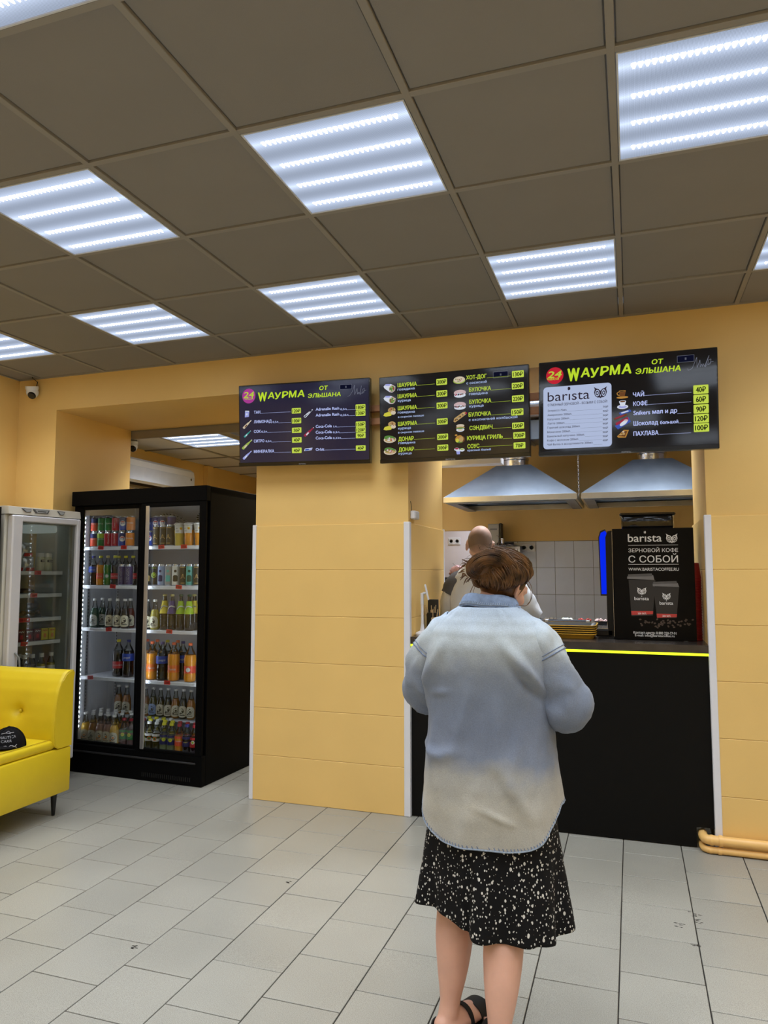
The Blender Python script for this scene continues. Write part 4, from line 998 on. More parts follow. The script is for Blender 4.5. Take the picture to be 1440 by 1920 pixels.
for q in range(7): MB().box(-.018, -.003, 0, .018, .003, .10, bev=.002).obj('napkin', mat('kraft_napkin', (190, 166, 128), .8, rnd=.1), t, ((q-3)*.0018, (q-3)*.0055, .004), (.03*(q-3), .08*(q % 3-1), .2))
# small white alarm box on the pillar's side, above the boards
t = thing('alarm_sensor', 'small white sensor box on the pillar edge above the boards', 'sensor', (-1.30, 4.375, 1.815))
MB().box(0, -.05, -.026, .034, .05, .026, bev=.006).obj('housing', M_white, t)
MB().box(.033, -.02, -.016, .036, .03, .012, bev=.001).obj('cover', M_soft, t)
MB().tube([(.01, -.045, .024), (.008, -.046, .06), (.003, -.046, .085)], .002, 5).obj('cable', M_black, t)

# kitchen: prep counter with food pans, doner burner box, grey control box
t = thing('prep_counter', 'steel prep counter behind the service counter', 'counter', (-0.45, 5.55, 0))
MB().box(-.9, -.15, 0, .8, .28, .1).obj('plinth', M_black, t); MB().box(-.95, -.2, .1, .85, .3, 1.02).obj('cabinet', M_galv, t); MB().box(-.96, -.22, 1.02, .86, .32, 1.055, bev=.004).obj('top', M_galv, t)
PAN = [('chopped dark greens', (60, 66, 44)), ('brown sauce', (96, 84, 66)), ('pale cabbage', (206, 210, 202)), ('chopped red tomatoes', (168, 44, 36)), ('sliced pink onion', (196, 168, 166))]
for k, (fd, c) in enumerate(PAN):
    t = thing('food_pan', 'steel food pan of %s on the prep counter' % fd, 'pan', (-0.685 + .118*k, 5.47, 1.056), 0, 'food pans on the prep counter')
    o_ = MB(); o_.loft([rr3(-.046, -.075, .046, .075, .012, 0), rr3(-.05, -.08, .05, .08, .012, .052), rr3(-.055, -.086, .055, .086, .014, .053), rr3(-.055, -.086, .055, .086, .014, .057), rr3(-.048, -.078, .048, .078, .012, .055), rr3(-.046, -.075, .046, .075, .012, .02)], cap0=True, cap1=True)
    o_.obj('pan', M_chrome, t, smooth=40)
    fm = MB()
    for q in range(46):
        fm.ball((random.uniform(-.04, .04), random.uniform(-.07, .07), .045+random.uniform(-.005, .018)), (random.uniform(.006, .013), random.uniform(.006, .013), .007), n=6, m=4)
    stuff(fm.obj('chopped_food', mat('food_%d' % k, c, .5, var=.4, vscale=60), t, smooth=60))
t = thing('burner_box', 'grey burner box with a black handle on the kitchen wall behind the heads', 'burner', (-1.215, 6.84, 1.05))
MB().box(-.055, -.06, .66, .05, .06, .86, bev=.006).obj('housing', mat('grey_enamel', (168, 168, 162), .4), t)
MB().box(-.035, -.0615, .80, .03, -.06, .815).obj('label_plate', mat('label_grey', (120, 122, 124), .5), t)
MB().box(.05, -.05, .66, .07, .05, .865, bev=.004).obj('side_rail', M_black, t)
MB().tube([(.03, -.08, .668), (.19, -.08, .672)], .012, 8).obj('handle', M_black, t); MB().tube([(.085, -.075, .672), (.085, -.075, .72)], .018, 10).obj('knob', M_chrome, t)
MB().box(-.03, .06, .67, .03, .148, .82).obj('wall_mount', M_galv, t)
t = thing('control_box', 'grey steel control box between the burner and the triple socket', 'box', (-1.055, 6.86, 1.58))
MB().box(-.10, -.05, 0, .075, .13, .12, bev=.004).obj('casing', mat('steel_grey', (136, 140, 146), .3, .6), t)
MB().box(.035, -.053, .0, .078, -.05, .115, bev=.001).obj('white_cover', M_white, t)
DRINKS=[
('can','orange',0.103,0.14,1.647),('can','lime',0.173,0.14,1.647),('can','red',0.24,0.14,1.647),('can','red',0.3,0.14,1.647),('can','blue',0.371,0.14,1.647),('can','mandarin',0.441,0.14,1.647),('can','orange',0.114,0.14,1.7635),('can','green',0.175,0.14,1.7635),('can','green',0.233,0.14,1.7635),('can','red',0.307,0.14,1.7635),('can','blue',0.38,0.14,1.7635),('can','mandarin',0.444,0.14,1.7635),('can','blue',0.632,0.14,1.647),('slim','gold_a',0.693,0.14,1.647),('slim','gold_a',0.747,0.14,1.647),('slim','gold_a',0.801,0.14,1.647),('can','blue',0.578,0.215,1.7635),('can','blue',0.625,0.215,1.7635),('can','blue',0.668,0.215,1.7635),('can','blue',0.625,0.215,1.647),('can','blue',0.668,0.215,1.647),('can','violet',0.726,0.225,1.7635),('can','violet',0.726,0.225,1.647),('juice','pale',0.88,0.14,1.647),('juice','amber',0.968,0.14,1.647),('juice','amber',1.047,0.14,1.647),('pet','cola_blue',0.1,0.14,1.357),('pet','orange_yellow',0.175,0.14,1.357),('pet','lime_green',0.238,0.14,1.357),('pet','cola_red',0.308,0.14,1.357),('slim','purple',0.377,0.14,1.357),('slim','purple',0.437,0.14,1.357),('pet','cola_red',0.295,0.22,1.357),('pet','cola_red',0.342,0.22,1.357),('pet','cola_red',0.384,0.22,1.357),('slim','dark',0.616,0.14,1.357),('slim','black_lime',0.671,0.14,1.357),('slim','blue_white',0.74,0.14,1.357),('slim','white_green',0.806,0.14,1.357),('slim','white',0.871,0.14,1.357),('slim','gold_a',0.933,0.14,1.357),('slim','teal',0.985,0.14,1.357),('slim','gold_a',1.042,0.14,1.357),('glass','green',0.128,0.14,1.039),('glass','dark',0.271,0.14,1.039),('glass','dark',0.346,0.14,1.039),('glass','dark',0.413,0.14,1.039),('glass','green',0.123,0.225,1.039),('glass','ruby',0.404,0.21,1.039),('glass','dark',0.64,0.14,1.039),('glass','pear',0.695,0.14,1.039),('tall','neck_yellow',0.755,0.15,1.039),('tall','neck_violet',0.828,0.15,1.039),('tall','neck_green',0.902,0.15,1.039),('tall','neck_green',0.969,0.15,1.039),('tall','neck_yellow',0.971,0.22,1.039),('big','cola_red',0.326,0.19,0.678),('big','cola_blue',0.41,0.19,0.678),('big','orange',0.666,0.15,0.678),('big','cola_blue',0.755,0.15,0.678),('big','orange',0.856,0.15,0.678),('big','orange_red',0.998,0.15,0.678),('big','cola_blue',0.858,0.25,0.678),('big','orange',0.508,0.29,0.678),('big','orange',0.596,0.29,0.678),('big','cola_red',0.691,0.29,0.678),('big','orange',0.786,0.29,0.678),('glass','amber',0.137,0.42,0.352),('glass','amber',0.215,0.42,0.352),('glass','amber',0.412,0.42,0.352),('glass','blue_label',0.483,0.42,0.352),('glass','dark',0.543,0.42,0.352),('glass','dark',0.599,0.42,0.352),('glass','amber',0.668,0.42,0.352),('glass','dark',0.746,0.42,0.352),('glass','amber',0.814,0.42,0.352),('glass','yellow',0.074,0.13,0.188),('glass','amber',0.141,0.13,0.188),('glass','rose',0.217,0.13,0.188),('glass','rose',0.283,0.13,0.188),('glass','yellow',0.366,0.13,0.188),('small','fruit',0.417,0.16,0.188),('small','fruit',0.472,0.16,0.188),('glass','yellow',0.077,0.21,0.188),('glass','rose',0.146,0.21,0.188),('glass','rose',0.209,0.21,0.188),('glass','yellow',0.274,0.21,0.188),('glass','amber',0.339,0.21,0.188),('glass','rose',0.408,0.21,0.188),('glass','rose',0.071,0.29,0.188),('glass','amber',0.136,0.29,0.188),('glass','yellow',0.203,0.29,0.188),('glass','amber',0.268,0.29,0.188),('glass','rose',0.338,0.29,0.188),('small','pear',0.642,0.13,0.188),('small','white_green',0.702,0.13,0.188),('small','white_green',0.767,0.13,0.188),('small','lemon_blue',0.819,0.13,0.188),('small','lemon_blue',0.861,0.13,0.188),('small','orange',0.909,0.13,0.188),('small','cola_blue',0.963,0.13,0.188),('small','cherry',1.018,0.13,0.188),('small','cherry',0.593,0.205,0.188),('small','pear',0.636,0.205,0.188),('small','milk',0.696,0.205,0.188),('small','lemon_blue',0.767,0.205,0.188),('small','pear',0.824,0.205,0.188),('small','cherry',0.863,0.205,0.188),('small','cherry',0.924,0.205,0.188),('small','orange',0.979,0.205,0.188),('small','pear',0.556,0.28,0.188),('small','pear',0.618,0.28,0.188),('small','pear',0.678,0.28,0.188),('small','milk',0.736,0.28,0.188)
]
FTAGS= [(0, 0.217, '130'), (0, 0.433, '150'), (0, 0.773, '130'), (0, 0.97, '250'), (1, 0.341, '120'), (1, 0.934, '150'), (2, 0.316, '120'), (2, 0.861, '150'), (3, 0.157, '150'), (3, 0.853, '150')]
# ================================================================ BLACK DRINKS FRIDGE
M_fbk = mat('black_fridge_steel', (3, 3, 4), 0.6, var=.05, spec=.09)
M_liner = mat('white_fridge_liner', (196, 198, 204), 0.3, var=.02)
M_shelf = mat('white_shelf_wire', (222, 224, 232), 0.35)
M_pane = thin_glass('fridge_pane', (0.93, 0.95, 0.94), 0.55)
M_alu = mat('aluminium_profile', (196, 198, 206), 0.3, 0.85)
FA = math.atan2(4.378-4.425, 1.126); FO = (-3.918-0.094*math.cos(FA), 4.425-0.094*math.sin(FA), 0)
FW, FH, FD = 1.215, 2.063, 0.70
FM = Matrix.Translation(FO) @ Matrix.Rotation(FA, 4, 'Z')
t = thing('drinks_fridge', 'tall black drinks fridge with two sliding glass doors, in the alcove', 'fridge', FO, FA); fridge = t
c = MB()
c.box(0, .05, .20, .035, FD, FH, bev=.003); c.box(FW-.035, .05, .0, FW, FD, FH, bev=.003); c.box(.03, FD-.03, .2, FW-.03, FD, FH); c.box(.0, .05, FH-.05, FW, FD, FH, bev=.003); c.box(.0, .05, .0, FW-.03, FD, .17)
c.obj('cabinet', M_fbk, t)
l = MB(); l.box(.035, .06, .17, .040, FD-.03, 2.01); l.box(FW-.04, .06, .17, FW-.035, FD-.03, 2.01); l.box(.04, FD-.04, .17, FW-.04, FD-.03, 2.01); l.box(.035, .06, 2.0, FW-.035, FD-.03, 2.013); l.box(.035, .06, .17, FW-.035, FD-.03, .184)
l.obj('liner', M_liner, t)
MB().box(0, 0, 1.955, FW, .05, FH+.002, bev=.004).obj('header', M_fbk, t)
b = MB(); b.box(0, 0.004, .0, FW, .05, .205, bev=.004); b.obj('base_panel', M_fbk, t)
MB().box(.09, -.004, .148, FW-.05, .006, .160, bev=.002).obj('base_ledge', mat('grey_edge', (40, 40, 42), .35), t)
g = MB()
for q in range(26): g.box(.72+.016*q, -.001, .03, .727+.016*q, .006, .058)
g.obj('vent_grille', mat('vent_black', (4, 4, 4), .6), t)
def door(x0, x1, y, silver):
    f = MB(); za, zb = .205, 1.955
    lw = .04 if x0 > .3 else .085
    f.box(x0, y, za, x0+lw, y+.022, zb, bev=.003); f.box(x1-.055, y, za, x1, y+.022, zb, bev=.003); f.box(x0+lw, y, zb-.03, x1-.055, y+.022, zb, bev=.003); f.box(x0+lw, y, za, x1-.055, y+.022, za+.02, bev=.003)
    o = f.obj('door', M_fbk, t)
    MB().box(x0+lw, y+.009, za+.02, x1-.055, y+.013, zb-.03).obj('pane', M_pane, o)
    if silver: MB().box(x0+lw+.002, y-.002, za+.01, x0+lw+.034, y+.008, zb-.02, bev=.002).obj('edge_profile', M_alu, o)
    return o
door(.008, .665, .026, False); door(.652, 1.210, .002, True)
M_dot = glow('fridge_diode', (235, 243, 255), 26.0)
for (x_, nm) in ((.072, 'light_strip'), (FW-.06, 'light_strip'), (.655, 'light_strip')):  # right and centre strips are unseen, added to light the interior
    s = MB().box(x_-.012, .052, .26, x_+.012, .060, 1.93, bev=.002).obj(nm, M_alu, t)
    d = MB()
    for q in range(46):
        z_ = .315+.0345*q
        sx = 1 if x_ < .7 else -1
        d.ball((x_+sx*.004, .062, z_), (.007, .005, .010), n=8, m=5)
    d.obj('diode_row', M_dot, s)
# slotted shelf standards on the back and left wall
for (x_, y_) in ((.0415, .16), (.0415, .48)):
    s = MB().box(x_-.002, y_-.012, .22, x_+.002, y_+.012, 1.9).obj('shelf_standard', M_alu, t)
    d = MB()
    for q in range(66): d.box(x_+.0018, y_-.004, .24+.025*q, x_+.0026, y_+.004, .252+.025*q)
    stuff(d.obj('standard_slots', M_black, s))
# slanting evaporator cover with two round fan grilles
ev = MB(); ev.prism([(.22, 2.0), (.62, 1.74), (.66, 1.74), (.66, 2.0)], .42, 1.16, 'x'); ev_o = ev.obj('evaporator_cover', M_liner, t)
ang = math.atan2(-.26, .40)
for x_ in (.62, .97):
    q = MB(); Mg = Matrix.Translation((x_, .44-.006, 1.857-.012)) @ Matrix.Rotation(ang, 4, 'X') @ Matrix.Rotation(PI, 4, 'X')
    for r in (.03, .055, .08, .105, .128): q.tube([(r*math.cos(2*PI*i/24), r*math.sin(2*PI*i/24), .006) for i in range(25)], .003, 5, cap=False, M=Mg)
    for i in range(24):
        a = 2*PI*i/24; q.tube([(.1*math.cos(a), .1*math.sin(a), .004), (.128*math.cos(a), .128*math.sin(a), .004)], .0045, 5, 1, M=Mg)
    q.lathe([(.0, .012), (.03, .012), (.034, .004)][::-1], 18, M=Mg)
    q.obj('fan_grille', [M_liner, M_black], ev_o, smooth=50)
SHZ = [1.645, 1.355, 1.037, .676]
for z_ in SHZ:
    s = MB().box(.05, .10, z_-.012, FW-.05, .60, z_, bev=.002).obj('shelf', M_shelf, t)
    MB().box(.05, .088, z_-.022, FW-.05, .101, z_+.003, bev=.003).obj('price_rail', M_shelf, s)
st = MB().box(.045, .36, .335, FW-.05, .62, .349, bev=.003).obj('rear_step', M_shelf, t)
M_tagr = mat('red_price_tag', (214, 46, 40), .5, emit=(214, 46, 40), estr=0.0); M_ink = mat('tag_ink', (40, 12, 12), .5)
def price(par, x, y, z, s, rz=0):
    mb = MB(); a = random.uniform(-.12, .12)
    mb.box(-.026, -.001, -.014, .026, .001, .014); text(mb, s, -.018, -.008, .036, .016, -.0014, bold=.02, mi=1)
    return mb.obj('price_tag', [M_tagr, M_ink], par, (x, y, z), (0, a, rz))
for (s_, x_, tx) in FTAGS: price(fridge, x_, .084, SHZ[s_]-.004, tx)

# ---------------------------------------------------------------- drinks: one of each kind, then copies
M_can = mat('can_aluminium', (200, 202, 206), .22, .95)
M_cap = {k: mat('cap_' + k, c, .4, var=.03) for k, c in dict(white=(214, 214, 212), yellow=(204, 196, 40), blue=(30, 40, 120), orange=(226, 96, 52), red=(150, 24, 40), green=(24, 70, 44), pale=(190, 180, 120)).items()}
M_clear = thin_glass('bottle_wall', (.90, .92, .90), 1.3)
def liq(n, c): return mat('drink_' + n, c, .10, var=.03, coat=.5)
LQ = {k: liq(k, c) for k, c in dict(cola=(22, 12, 11), orange=(214, 140, 36), green=(58, 112, 48), deepgreen=(16, 62, 44), dark=(30, 24, 20), amber=(140, 88, 26), yellow=(204, 160, 48), rose=(140, 106, 92), ruby=(92, 26, 24), pear=(150, 140, 52),
      fruit=(120, 90, 90), milkw=(196, 190, 176), lemon=(120, 130, 90), cherry=(40, 12, 22), pale=(190, 168, 70), juice=(206, 136, 44), olive=(66, 60, 26)).items()}
def pt(n, c, r=.4): return mat('print_' + n, c, r, var=.03)
PT = {k: pt(k, c) for k, c in dict(white=(210, 210, 206), cream=(206, 200, 176), red=(176, 26, 36), blue=(28, 62, 160), navy=(26, 34, 96), orange=(224, 112, 40), green=(40, 124, 60), lime=(160, 190, 40), yellow=(214, 196, 60), gold=(190, 160, 96),
      purple=(70, 56, 96), violet=(76, 60, 120), black=(18, 18, 18), brown=(54, 46, 34), teal=(90, 176, 170), grey=(150, 150, 150), orangered=(226, 84, 56), mandarin=(214, 130, 46), dkgreen=(34, 74, 52), sky=(150, 170, 210)).items()}
def arc_patch(mb, r, z0, z1, half, mi=0, round_top=0.0, n=12, m=6, lift=.0006, a0=-PI/2):
    vs = []; fs = []
    for k in range(m+1):
        v = k/m
        for i in range(n+1):
            u = -1 + 2*i/n
            top = z1 - round_top*(1-math.sqrt(max(0, 1-u*u))); bot = z0 + round_top*.35*(1-math.sqrt(max(0, 1-u*u)))
            a = a0 + u*half; rr = r + lift
            vs.append((rr*math.cos(a), rr*math.sin(a), bot + (top-bot)*v))
    for k in range(m):
        for i in range(n): q = k*(n+1)+i; fs.append((q, q+1, q+n+2, q+n+1))
    mb.add(vs, fs, mi)
def disc_on(mb, r, zc, rad, mi, lift, a=0.0, sx=1.0, n=14):
    vs = [((r+lift)*math.cos(-PI/2+a), (r+lift)*math.sin(-PI/2+a), zc)]
    for i in range(n):
        t_ = 2*PI*i/n; aa = -PI/2 + a + sx*rad*math.cos(t_)/r; vs.append(((r+lift)*math.cos(aa), (r+lift)*math.sin(aa), zc + rad*math.sin(t_)))
    mb.add(vs, [(0, 1+i, 1+(i+1) % n) for i in range(n)], mi)
TEMPL = {}
CANS = {'orange': ('orangered', 'navy', 'Fanta'), 'lime': ('green', 'lime', 'Sprite'), 'green': ('green', 'green', 'Sprite'), 'red': ('red', 'red', 'Coca-Cola'), 'blue': ('blue', 'navy', 'pepsi'), 'mandarin': ('mandarin', 'mandarin', 'Mirinda'), 'violet': ('violet', 'violet', '')}
SLIM = {'gold_a': ('brown', 'gold', 'A'), 'purple': ('purple', 'sky', 'VENOM'), 'dark': ('black', 'gold', ''), 'black_lime': ('black', 'lime', 'energy'), 'blue_white': ('sky', 'navy', ''), 'white_green': ('grey', 'teal', ''), 'white': ('white', 'brown', ''), 'teal': ('teal', 'dkgreen', '')}
PETS = {'cola_blue': ('cola', 'blue', 'blue', 'pepsi'), 'orange_yellow': ('orange', 'yellow', 'orangered', 'Mirinda'), 'lime_green': ('green', 'pale', 'green', ''), 'cola_red': ('cola', 'yellow', 'red', 'Coca-Cola'), 'orange': ('orange', 'orange', 'orange', 'Fanta'), 'orange_red': ('orange', 'orange', 'orangered', '')}
GLS = {'green': ('deepgreen', 'white', 'white'), 'dark': ('dark', 'white', 'cream'), 'ruby': ('ruby', 'white', 'cream'), 'pear': ('pear', 'white', 'cream'), 'amber': ('amber', 'white', 'cream'), 'yellow': ('yellow', 'white', 'cream'), 'rose': ('rose', 'white', 'cream'), 'blue_label': ('olive', 'white', 'sky')}
SML = {'fruit': ('fruit', 'red', 'green', ''), 'pear': ('pear', 'yellow', 'yellow', ''), 'white_green': ('olive', 'white', 'white', ''), 'lemon_blue': ('lemon', 'yellow', 'navy', ''), 'orange': ('orange', 'red', 'orangered', 'Mirinda'), 'cola_blue': ('cola', 'blue', 'navy', 'pepsi'), 'cherry': ('cherry', 'red', 'red', ''), 'milk': ('milkw', 'white', 'white', '')}
def build(kind, style):
    if kind in ('can', 'slim'):
        r, h = (.0325, .115) if kind == 'can' else (.0295, .158)
        main, band, wd = (CANS if kind == 'can' else SLIM)[style]
        mb = MB(); mb.lathe([(.0, .003, 0), (r*.72, .001, 0), (r*.8, 0, 0), (r*.97, .008, 0), (r, .012, 1), (r, h*.60, 1), (r, h*.86, 2 if band in ('navy', 'lime') and kind == 'can' else 1), (r*.97, h*.90, 2 if band in ('navy', 'lime') and kind == 'can' else 1), (r*.82, h*.975, 0), (r*.83, h*.985, 0), (r*.82, h, 0), (r*.77, h*.985, 0), (0, h*.983, 0)], 20, cap=False)
        o = mb.obj(('drink_can' if kind == 'can' else 'slim_can'), [M_can, PT[main], PT[band]], smooth=40)
        p = MB()
        if wd == 'pepsi':
            disc_on(p, r, h*.52, .021, 2, .0007); disc_on(p, r, h*.52, .0185, 1, .0009)
            for s_, mi in ((1, 0), (-1, 2)):
                arc_patch(p, r, h*.52+s_*.0115-.004, h*.52+s_*.0115+.004, .40, mi, 0, 6, 2, .0011)
            wrap_text(p, 'pepsi', r, h*.52, .007, 0, mi=3, lift=.0013)
            p.obj('print', [PT['red'], PT['white'], PT['white'], PT['navy']], o)
        elif wd == 'Coca-Cola': wrap_text(p, wd, r, h*.55, .013, .1, mi=0, vertical=True, bold=.0, lift=.0007); p.obj('print', PT['white'], o)
        elif wd == 'A': wrap_text(p, 'A', r, h*.45, .035, 0, bold=0, lift=.0007); arc_patch(p, r, h*.84, h*.87, .7, 0); arc_patch(p, r, h*.12, h*.15, .5, 0); p.obj('print', PT['gold'], o)
        elif wd == 'VENOM': wrap_text(p, wd, r, h*.48, .022, 0, vertical=True, lift=.0007); p.obj('print', PT['grey'], o)
        elif wd == 'energy':
            wrap_text(p, wd, r, h*.84, .010, 0, lift=.0007); disc_on(p, r, h*.5, .019, 0, .0007); disc_on(p, r, h*.5, .014, 1, .0009); disc_on(p, r, h*.51, .009, 0, .0011); disc_on(p, r, h*.5, .004, 1, .0013); p.obj('print', [PT['lime'], PT['black']], o)
        elif wd: wrap_text(p, wd, r, h*.5+.006, .014, 0, lift=.0007, bold=.02); p.obj('print', PT['white'], o)
        elif kind == 'slim': arc_patch(p, r, h*.2, h*.5, .6, 0, .01); disc_on(p, r, h*.68, .010, 0, .0007); p.obj('print', PT[band], o)
        MB().tube([(-.006, -.004, h*.984), (0, .008, h*.986), (.006, -.004, h*.984)], .0018, 5).obj('ring_pull', M_can, o)
        return o
    if kind in ('pet', 'big'):
        k = 1.0 if kind == 'pet' else 1.22; kr = 1 if kind == 'pet' else 1.36
        lq, cp, lb, wd = PETS[style]; R = .0325*kr; h = .212*k
        P = [(.0, .004), (R*.6, 0), (R*.9, .004), (R*.98, .02), (R*.94, .06*k), (R*.90, .085*k), (R*.97, .11*k), (R, .13*k), (R*.9, .155*k), (R*.6, .178*k), (R*.36, .192*k), (.0125, .200*k), (.0125, h)]
        mb = MB(); mb.lathe([(a, b_, 0 if b_ < .165*k else 1) for a, b_ in P], 18, cap=False)
        o = mb.obj('drink_bottle' if kind == 'pet' else 'large_drink_bottle', [LQ[lq], M_clear], smooth=50)
        MB().lathe([(.0, h-.004), (.0142, h-.004), (.0148, h), (.0142, h+.012), (.012, h+.014), (0, h+.014)], 16, cap=False).obj('cap', M_cap[cp], o, smooth=40)
        l0, l1 = (.050*k, .092*k) if lb != 'blue' else (.098*k, .142*k); rl = R*.955 if lb != 'blue' else R*1.005
        q = MB(); q.lathe([(rl, l0), (rl*.975 if lb != 'blue' else rl, (l0+l1)/2), (rl, l1)], 18, cap=False); lo = q.obj('label', PT[lb], o, smooth=60)
        p = MB()
        if wd: wrap_text(p, wd, rl, (l0+l1)/2, .014*k if len(wd) < 7 else .010*k, .1, lift=.0012, bold=.02)
        else: disc_on(p, rl, (l0+l1)/2, .013*k, 0, .0012)
        p.obj('label_print', PT['white'], lo)
        return o
    if kind == 'glass':
        lq, cp, lb = GLS[style]; R = .034; h = .215
        P = [(.0, .004), (R*.8, 0), (R*.98, .006), (R, .02), (R, .095), (R*.93, .115), (R*.66, .145), (R*.42, .172), (.0125, .19), (.012, .207), (.0128, .209), (.0128, h)]
        mb = MB(); mb.lathe([(a, b_, 0 if b_ < .15 else 1) for a, b_ in P], 18, cap=False)
        o = mb.obj('lemonade_bottle', [LQ[lq], M_clear], smooth=50)
        MB().lathe([(.0, h-.012), (.0148, h-.012), (.0148, h+.002), (.013, h+.004), (0, h+.004)], 16, cap=False).obj('cap', M_cap[cp], o, smooth=40)
        q = MB(); arc_patch(q, R, .014, .098, 1.05, 0, .028); lo = q.obj('label', PT[lb], o, smooth=60)
        p = MB(); rs = random.Random(len(style)); 
        disc_on(p, R, .060, .018, 0, .0011, rs.uniform(-.2, .2)); disc_on(p, R, .062, .0145, 1, .0013, rs.uniform(-.2, .2)); disc_on(p, R, .058, .008, 2, .0015, .12); arc_patch(p, R, .026, .031, .6, 0, 0, 6, 1, .0011); arc_patch(p, R, .036, .039, .45, 2, 0, 6, 1, .0011); disc_on(p, R, .04, .007, 2, .0012, -.45); disc_on(p, R, .078, .004, 0, .0016, 0)
        p.obj('label_print', [PT['dkgreen'] if style == 'green' else PT['black'], PT[lb], PT['mandarin' if style in ('yellow', 'rose') else 'brown']], lo)
        return o
    if kind == 'tall':
        col = {'neck_yellow': 'yellow', 'neck_violet': 'violet', 'neck_green': 'lime'}[style]; R = .036; h = .25
        P = [(.0, .004), (R*.8, 0), (R, .008), (R, .10), (R*.95, .125), (R*.75, .16), (R*.55, .195), (.014, .225), (.0135, h)]
        mb = MB(); mb.lathe([(a, b_, 0) for a, b_ in P], 18, cap=False); o = mb.obj('tall_bottle', [LQ['dark']], smooth=50)
        MB().lathe([(.0, h-.008), (.0152, h-.008), (.0155, h), (.014, h+.007), (0, h+.008)], 16, cap=False).obj('cap', M_cap['green' if col == 'lime' else 'pale'], o, smooth=40)
        q = MB(); pr = [(R*1.0, .118), (R*.95+.0008, .127), (R*.75+.0008, .16), (R*.55+.0008, .195), (.0205, .21)]
        q.lathe(pr, 18, cap=False); lo = q.obj('label', PT[col], o, smooth=60)
        p = MB(); wv = [];
        for i in range(9): a = -PI/2 + (-.9+.225*i); zz = .150+.012*math.sin(i*.5)+.003*i; rr = R*.83; wv.append((rr*1.04*math.cos(a), rr*1.04*math.sin(a), zz))
        p.tube(wv, .004, 5); p.obj('label_print', PT['white'], lo); return o
    if kind == 'small':
        lq, cp, lb, wd = SML[style]; R = .0315; h = .182
        P = [(.0, .004), (R*.8, 0), (R, .008), (R*.96, .05), (R, .09), (R*.98, .11), (R*.7, .138), (.0125, .16), (.0125, h)]
        mb = MB(); mb.lathe([(a, b_, 0 if b_ < .13 else 1) for a, b_ in P], 16, cap=False); o = mb.obj('small_bottle', [LQ[lq], M_clear], smooth=50)
        MB().lathe([(.0, h-.006), (.0155, h-.006), (.0155, h+.008), (.0135, h+.011), (0, h+.011)], 16, cap=False).obj('cap', M_cap[cp], o, smooth=40)
        q = MB(); q.lathe([(R*1.01, .045 if lb != 'white' else .06), (R*.99, .08), (R*1.0, .112)], 16, cap=False); lo = q.obj('label', PT[lb], o, smooth=60)
        p = MB()
        if wd: wrap_text(p, wd, R, .078, .010, .1, lift=.0014)
        else: disc_on(p, R, .08, .013, 0, .0012); disc_on(p, R, .08, .008, 1, .0015)
        p.obj('label_print', [PT['yellow'] if lb in ('navy', 'green') else (PT['orange'] if lb == 'white' else PT['white']), PT['lime'] if lb != 'white' else PT['green']], lo); return o
    if kind == 'juice':
        r0, r1, h = .030, .040, .155
        mb = MB(); mb.lathe([(.0, .003, 0), (r0, .001, 0), (r0+.001, .006, 0), (lerp(r0, r1, .74), h*.74, 0), (lerp(r0, r1, .76), h*.76, 1), (r1, h, 1)], 20, cap=False); o = mb.obj('juice_cup', [LQ['pale' if style == 'pale' else 'juice'], M_clear], smooth=50)
        MB().lathe([(r1, h-.004), (r1+.003, h), (r1+.003, h+.005), (r1-.003, h+.008), (r1-.006, h+.014), (0, h+.014)], 20, cap=False).obj('lid', M_cap['white'], o, smooth=40)
        q = MB(); n = 9; vs = []; fs = []
        for k in range(2):
            for i in range(n+1):
                zz = h*(.60+.36*k); rr = lerp(r0, r1, zz/h)+.0009; a = -PI/2-.95+1.9*i/n; vs.append((rr*math.cos(a), rr*math.sin(a), zz))
        for i in range(n): fs.append((i, i+1, n+2+i, n+1+i))
        q.add(vs, fs); lo = q.obj('label', PT['white'], o)
        p = MB(); rr = lerp(r0, r1, .8); disc_on(p, rr, h*.82, .010, 0, .0016, .35); disc_on(p, rr, h*.8, .005, 1, .0018, .3); arc_patch(p, rr-.0006, h*.80, h*.86, .22, 2, 0, 4, 1, .0017, -PI/2-.5); arc_patch(p, rr-.002, h*.68, h*.71, .3, 2, 0, 4, 1, .0022, -PI/2-.3)
        p.obj('label_print', [PT['yellow'], PT['orange'], PT['grey']], lo); return o
NOUN = {'can': 'can', 'slim': 'slim can', 'pet': 'soda bottle', 'big': 'large soda bottle', 'glass': 'lemonade bottle', 'tall': 'tall dark bottle', 'small': 'small bottle', 'juice': 'lidded juice cup'}
DESC = {'orange': 'orange', 'lime': 'yellow-topped green', 'green': 'green', 'red': 'red', 'blue': 'blue', 'mandarin': 'amber-orange', 'violet': 'violet', 'gold_a': 'dark gold-lettered', 'purple': 'purple', 'dark': 'dark', 'black_lime': 'black lime-print', 'blue_white': 'pale blue',
        'white_green': 'white and green', 'white': 'white', 'teal': 'teal', 'cola_blue': 'blue-labelled cola', 'orange_yellow': 'yellow-capped orange', 'lime_green': 'green', 'cola_red': 'red-labelled cola', 'orange_red': 'red-labelled orange', 'ruby': 'ruby red', 'pear': 'pear-green', 'amber': 'amber',
        'yellow': 'yellow', 'rose': 'rose-brown', 'blue_label': 'blue-labelled olive', 'neck_yellow': 'yellow-necked', 'neck_violet': 'violet-necked', 'neck_green': 'green-necked', 'fruit': 'fruit-labelled', 'lemon_blue': 'blue-labelled lemon', 'cherry': 'dark cherry', 'milk': 'white', 'pale': 'pale yellow'}
SHN = ['top', 'second', 'third', 'fourth', 'bottom']
def shelf_of(z, v): return 4 if z < .34 else min(range(4), key=lambda i: abs(SHZ[i]-z) if z >= SHZ[i]-.01 and z < SHZ[i]+.2 else 9) if z > .5 else 5
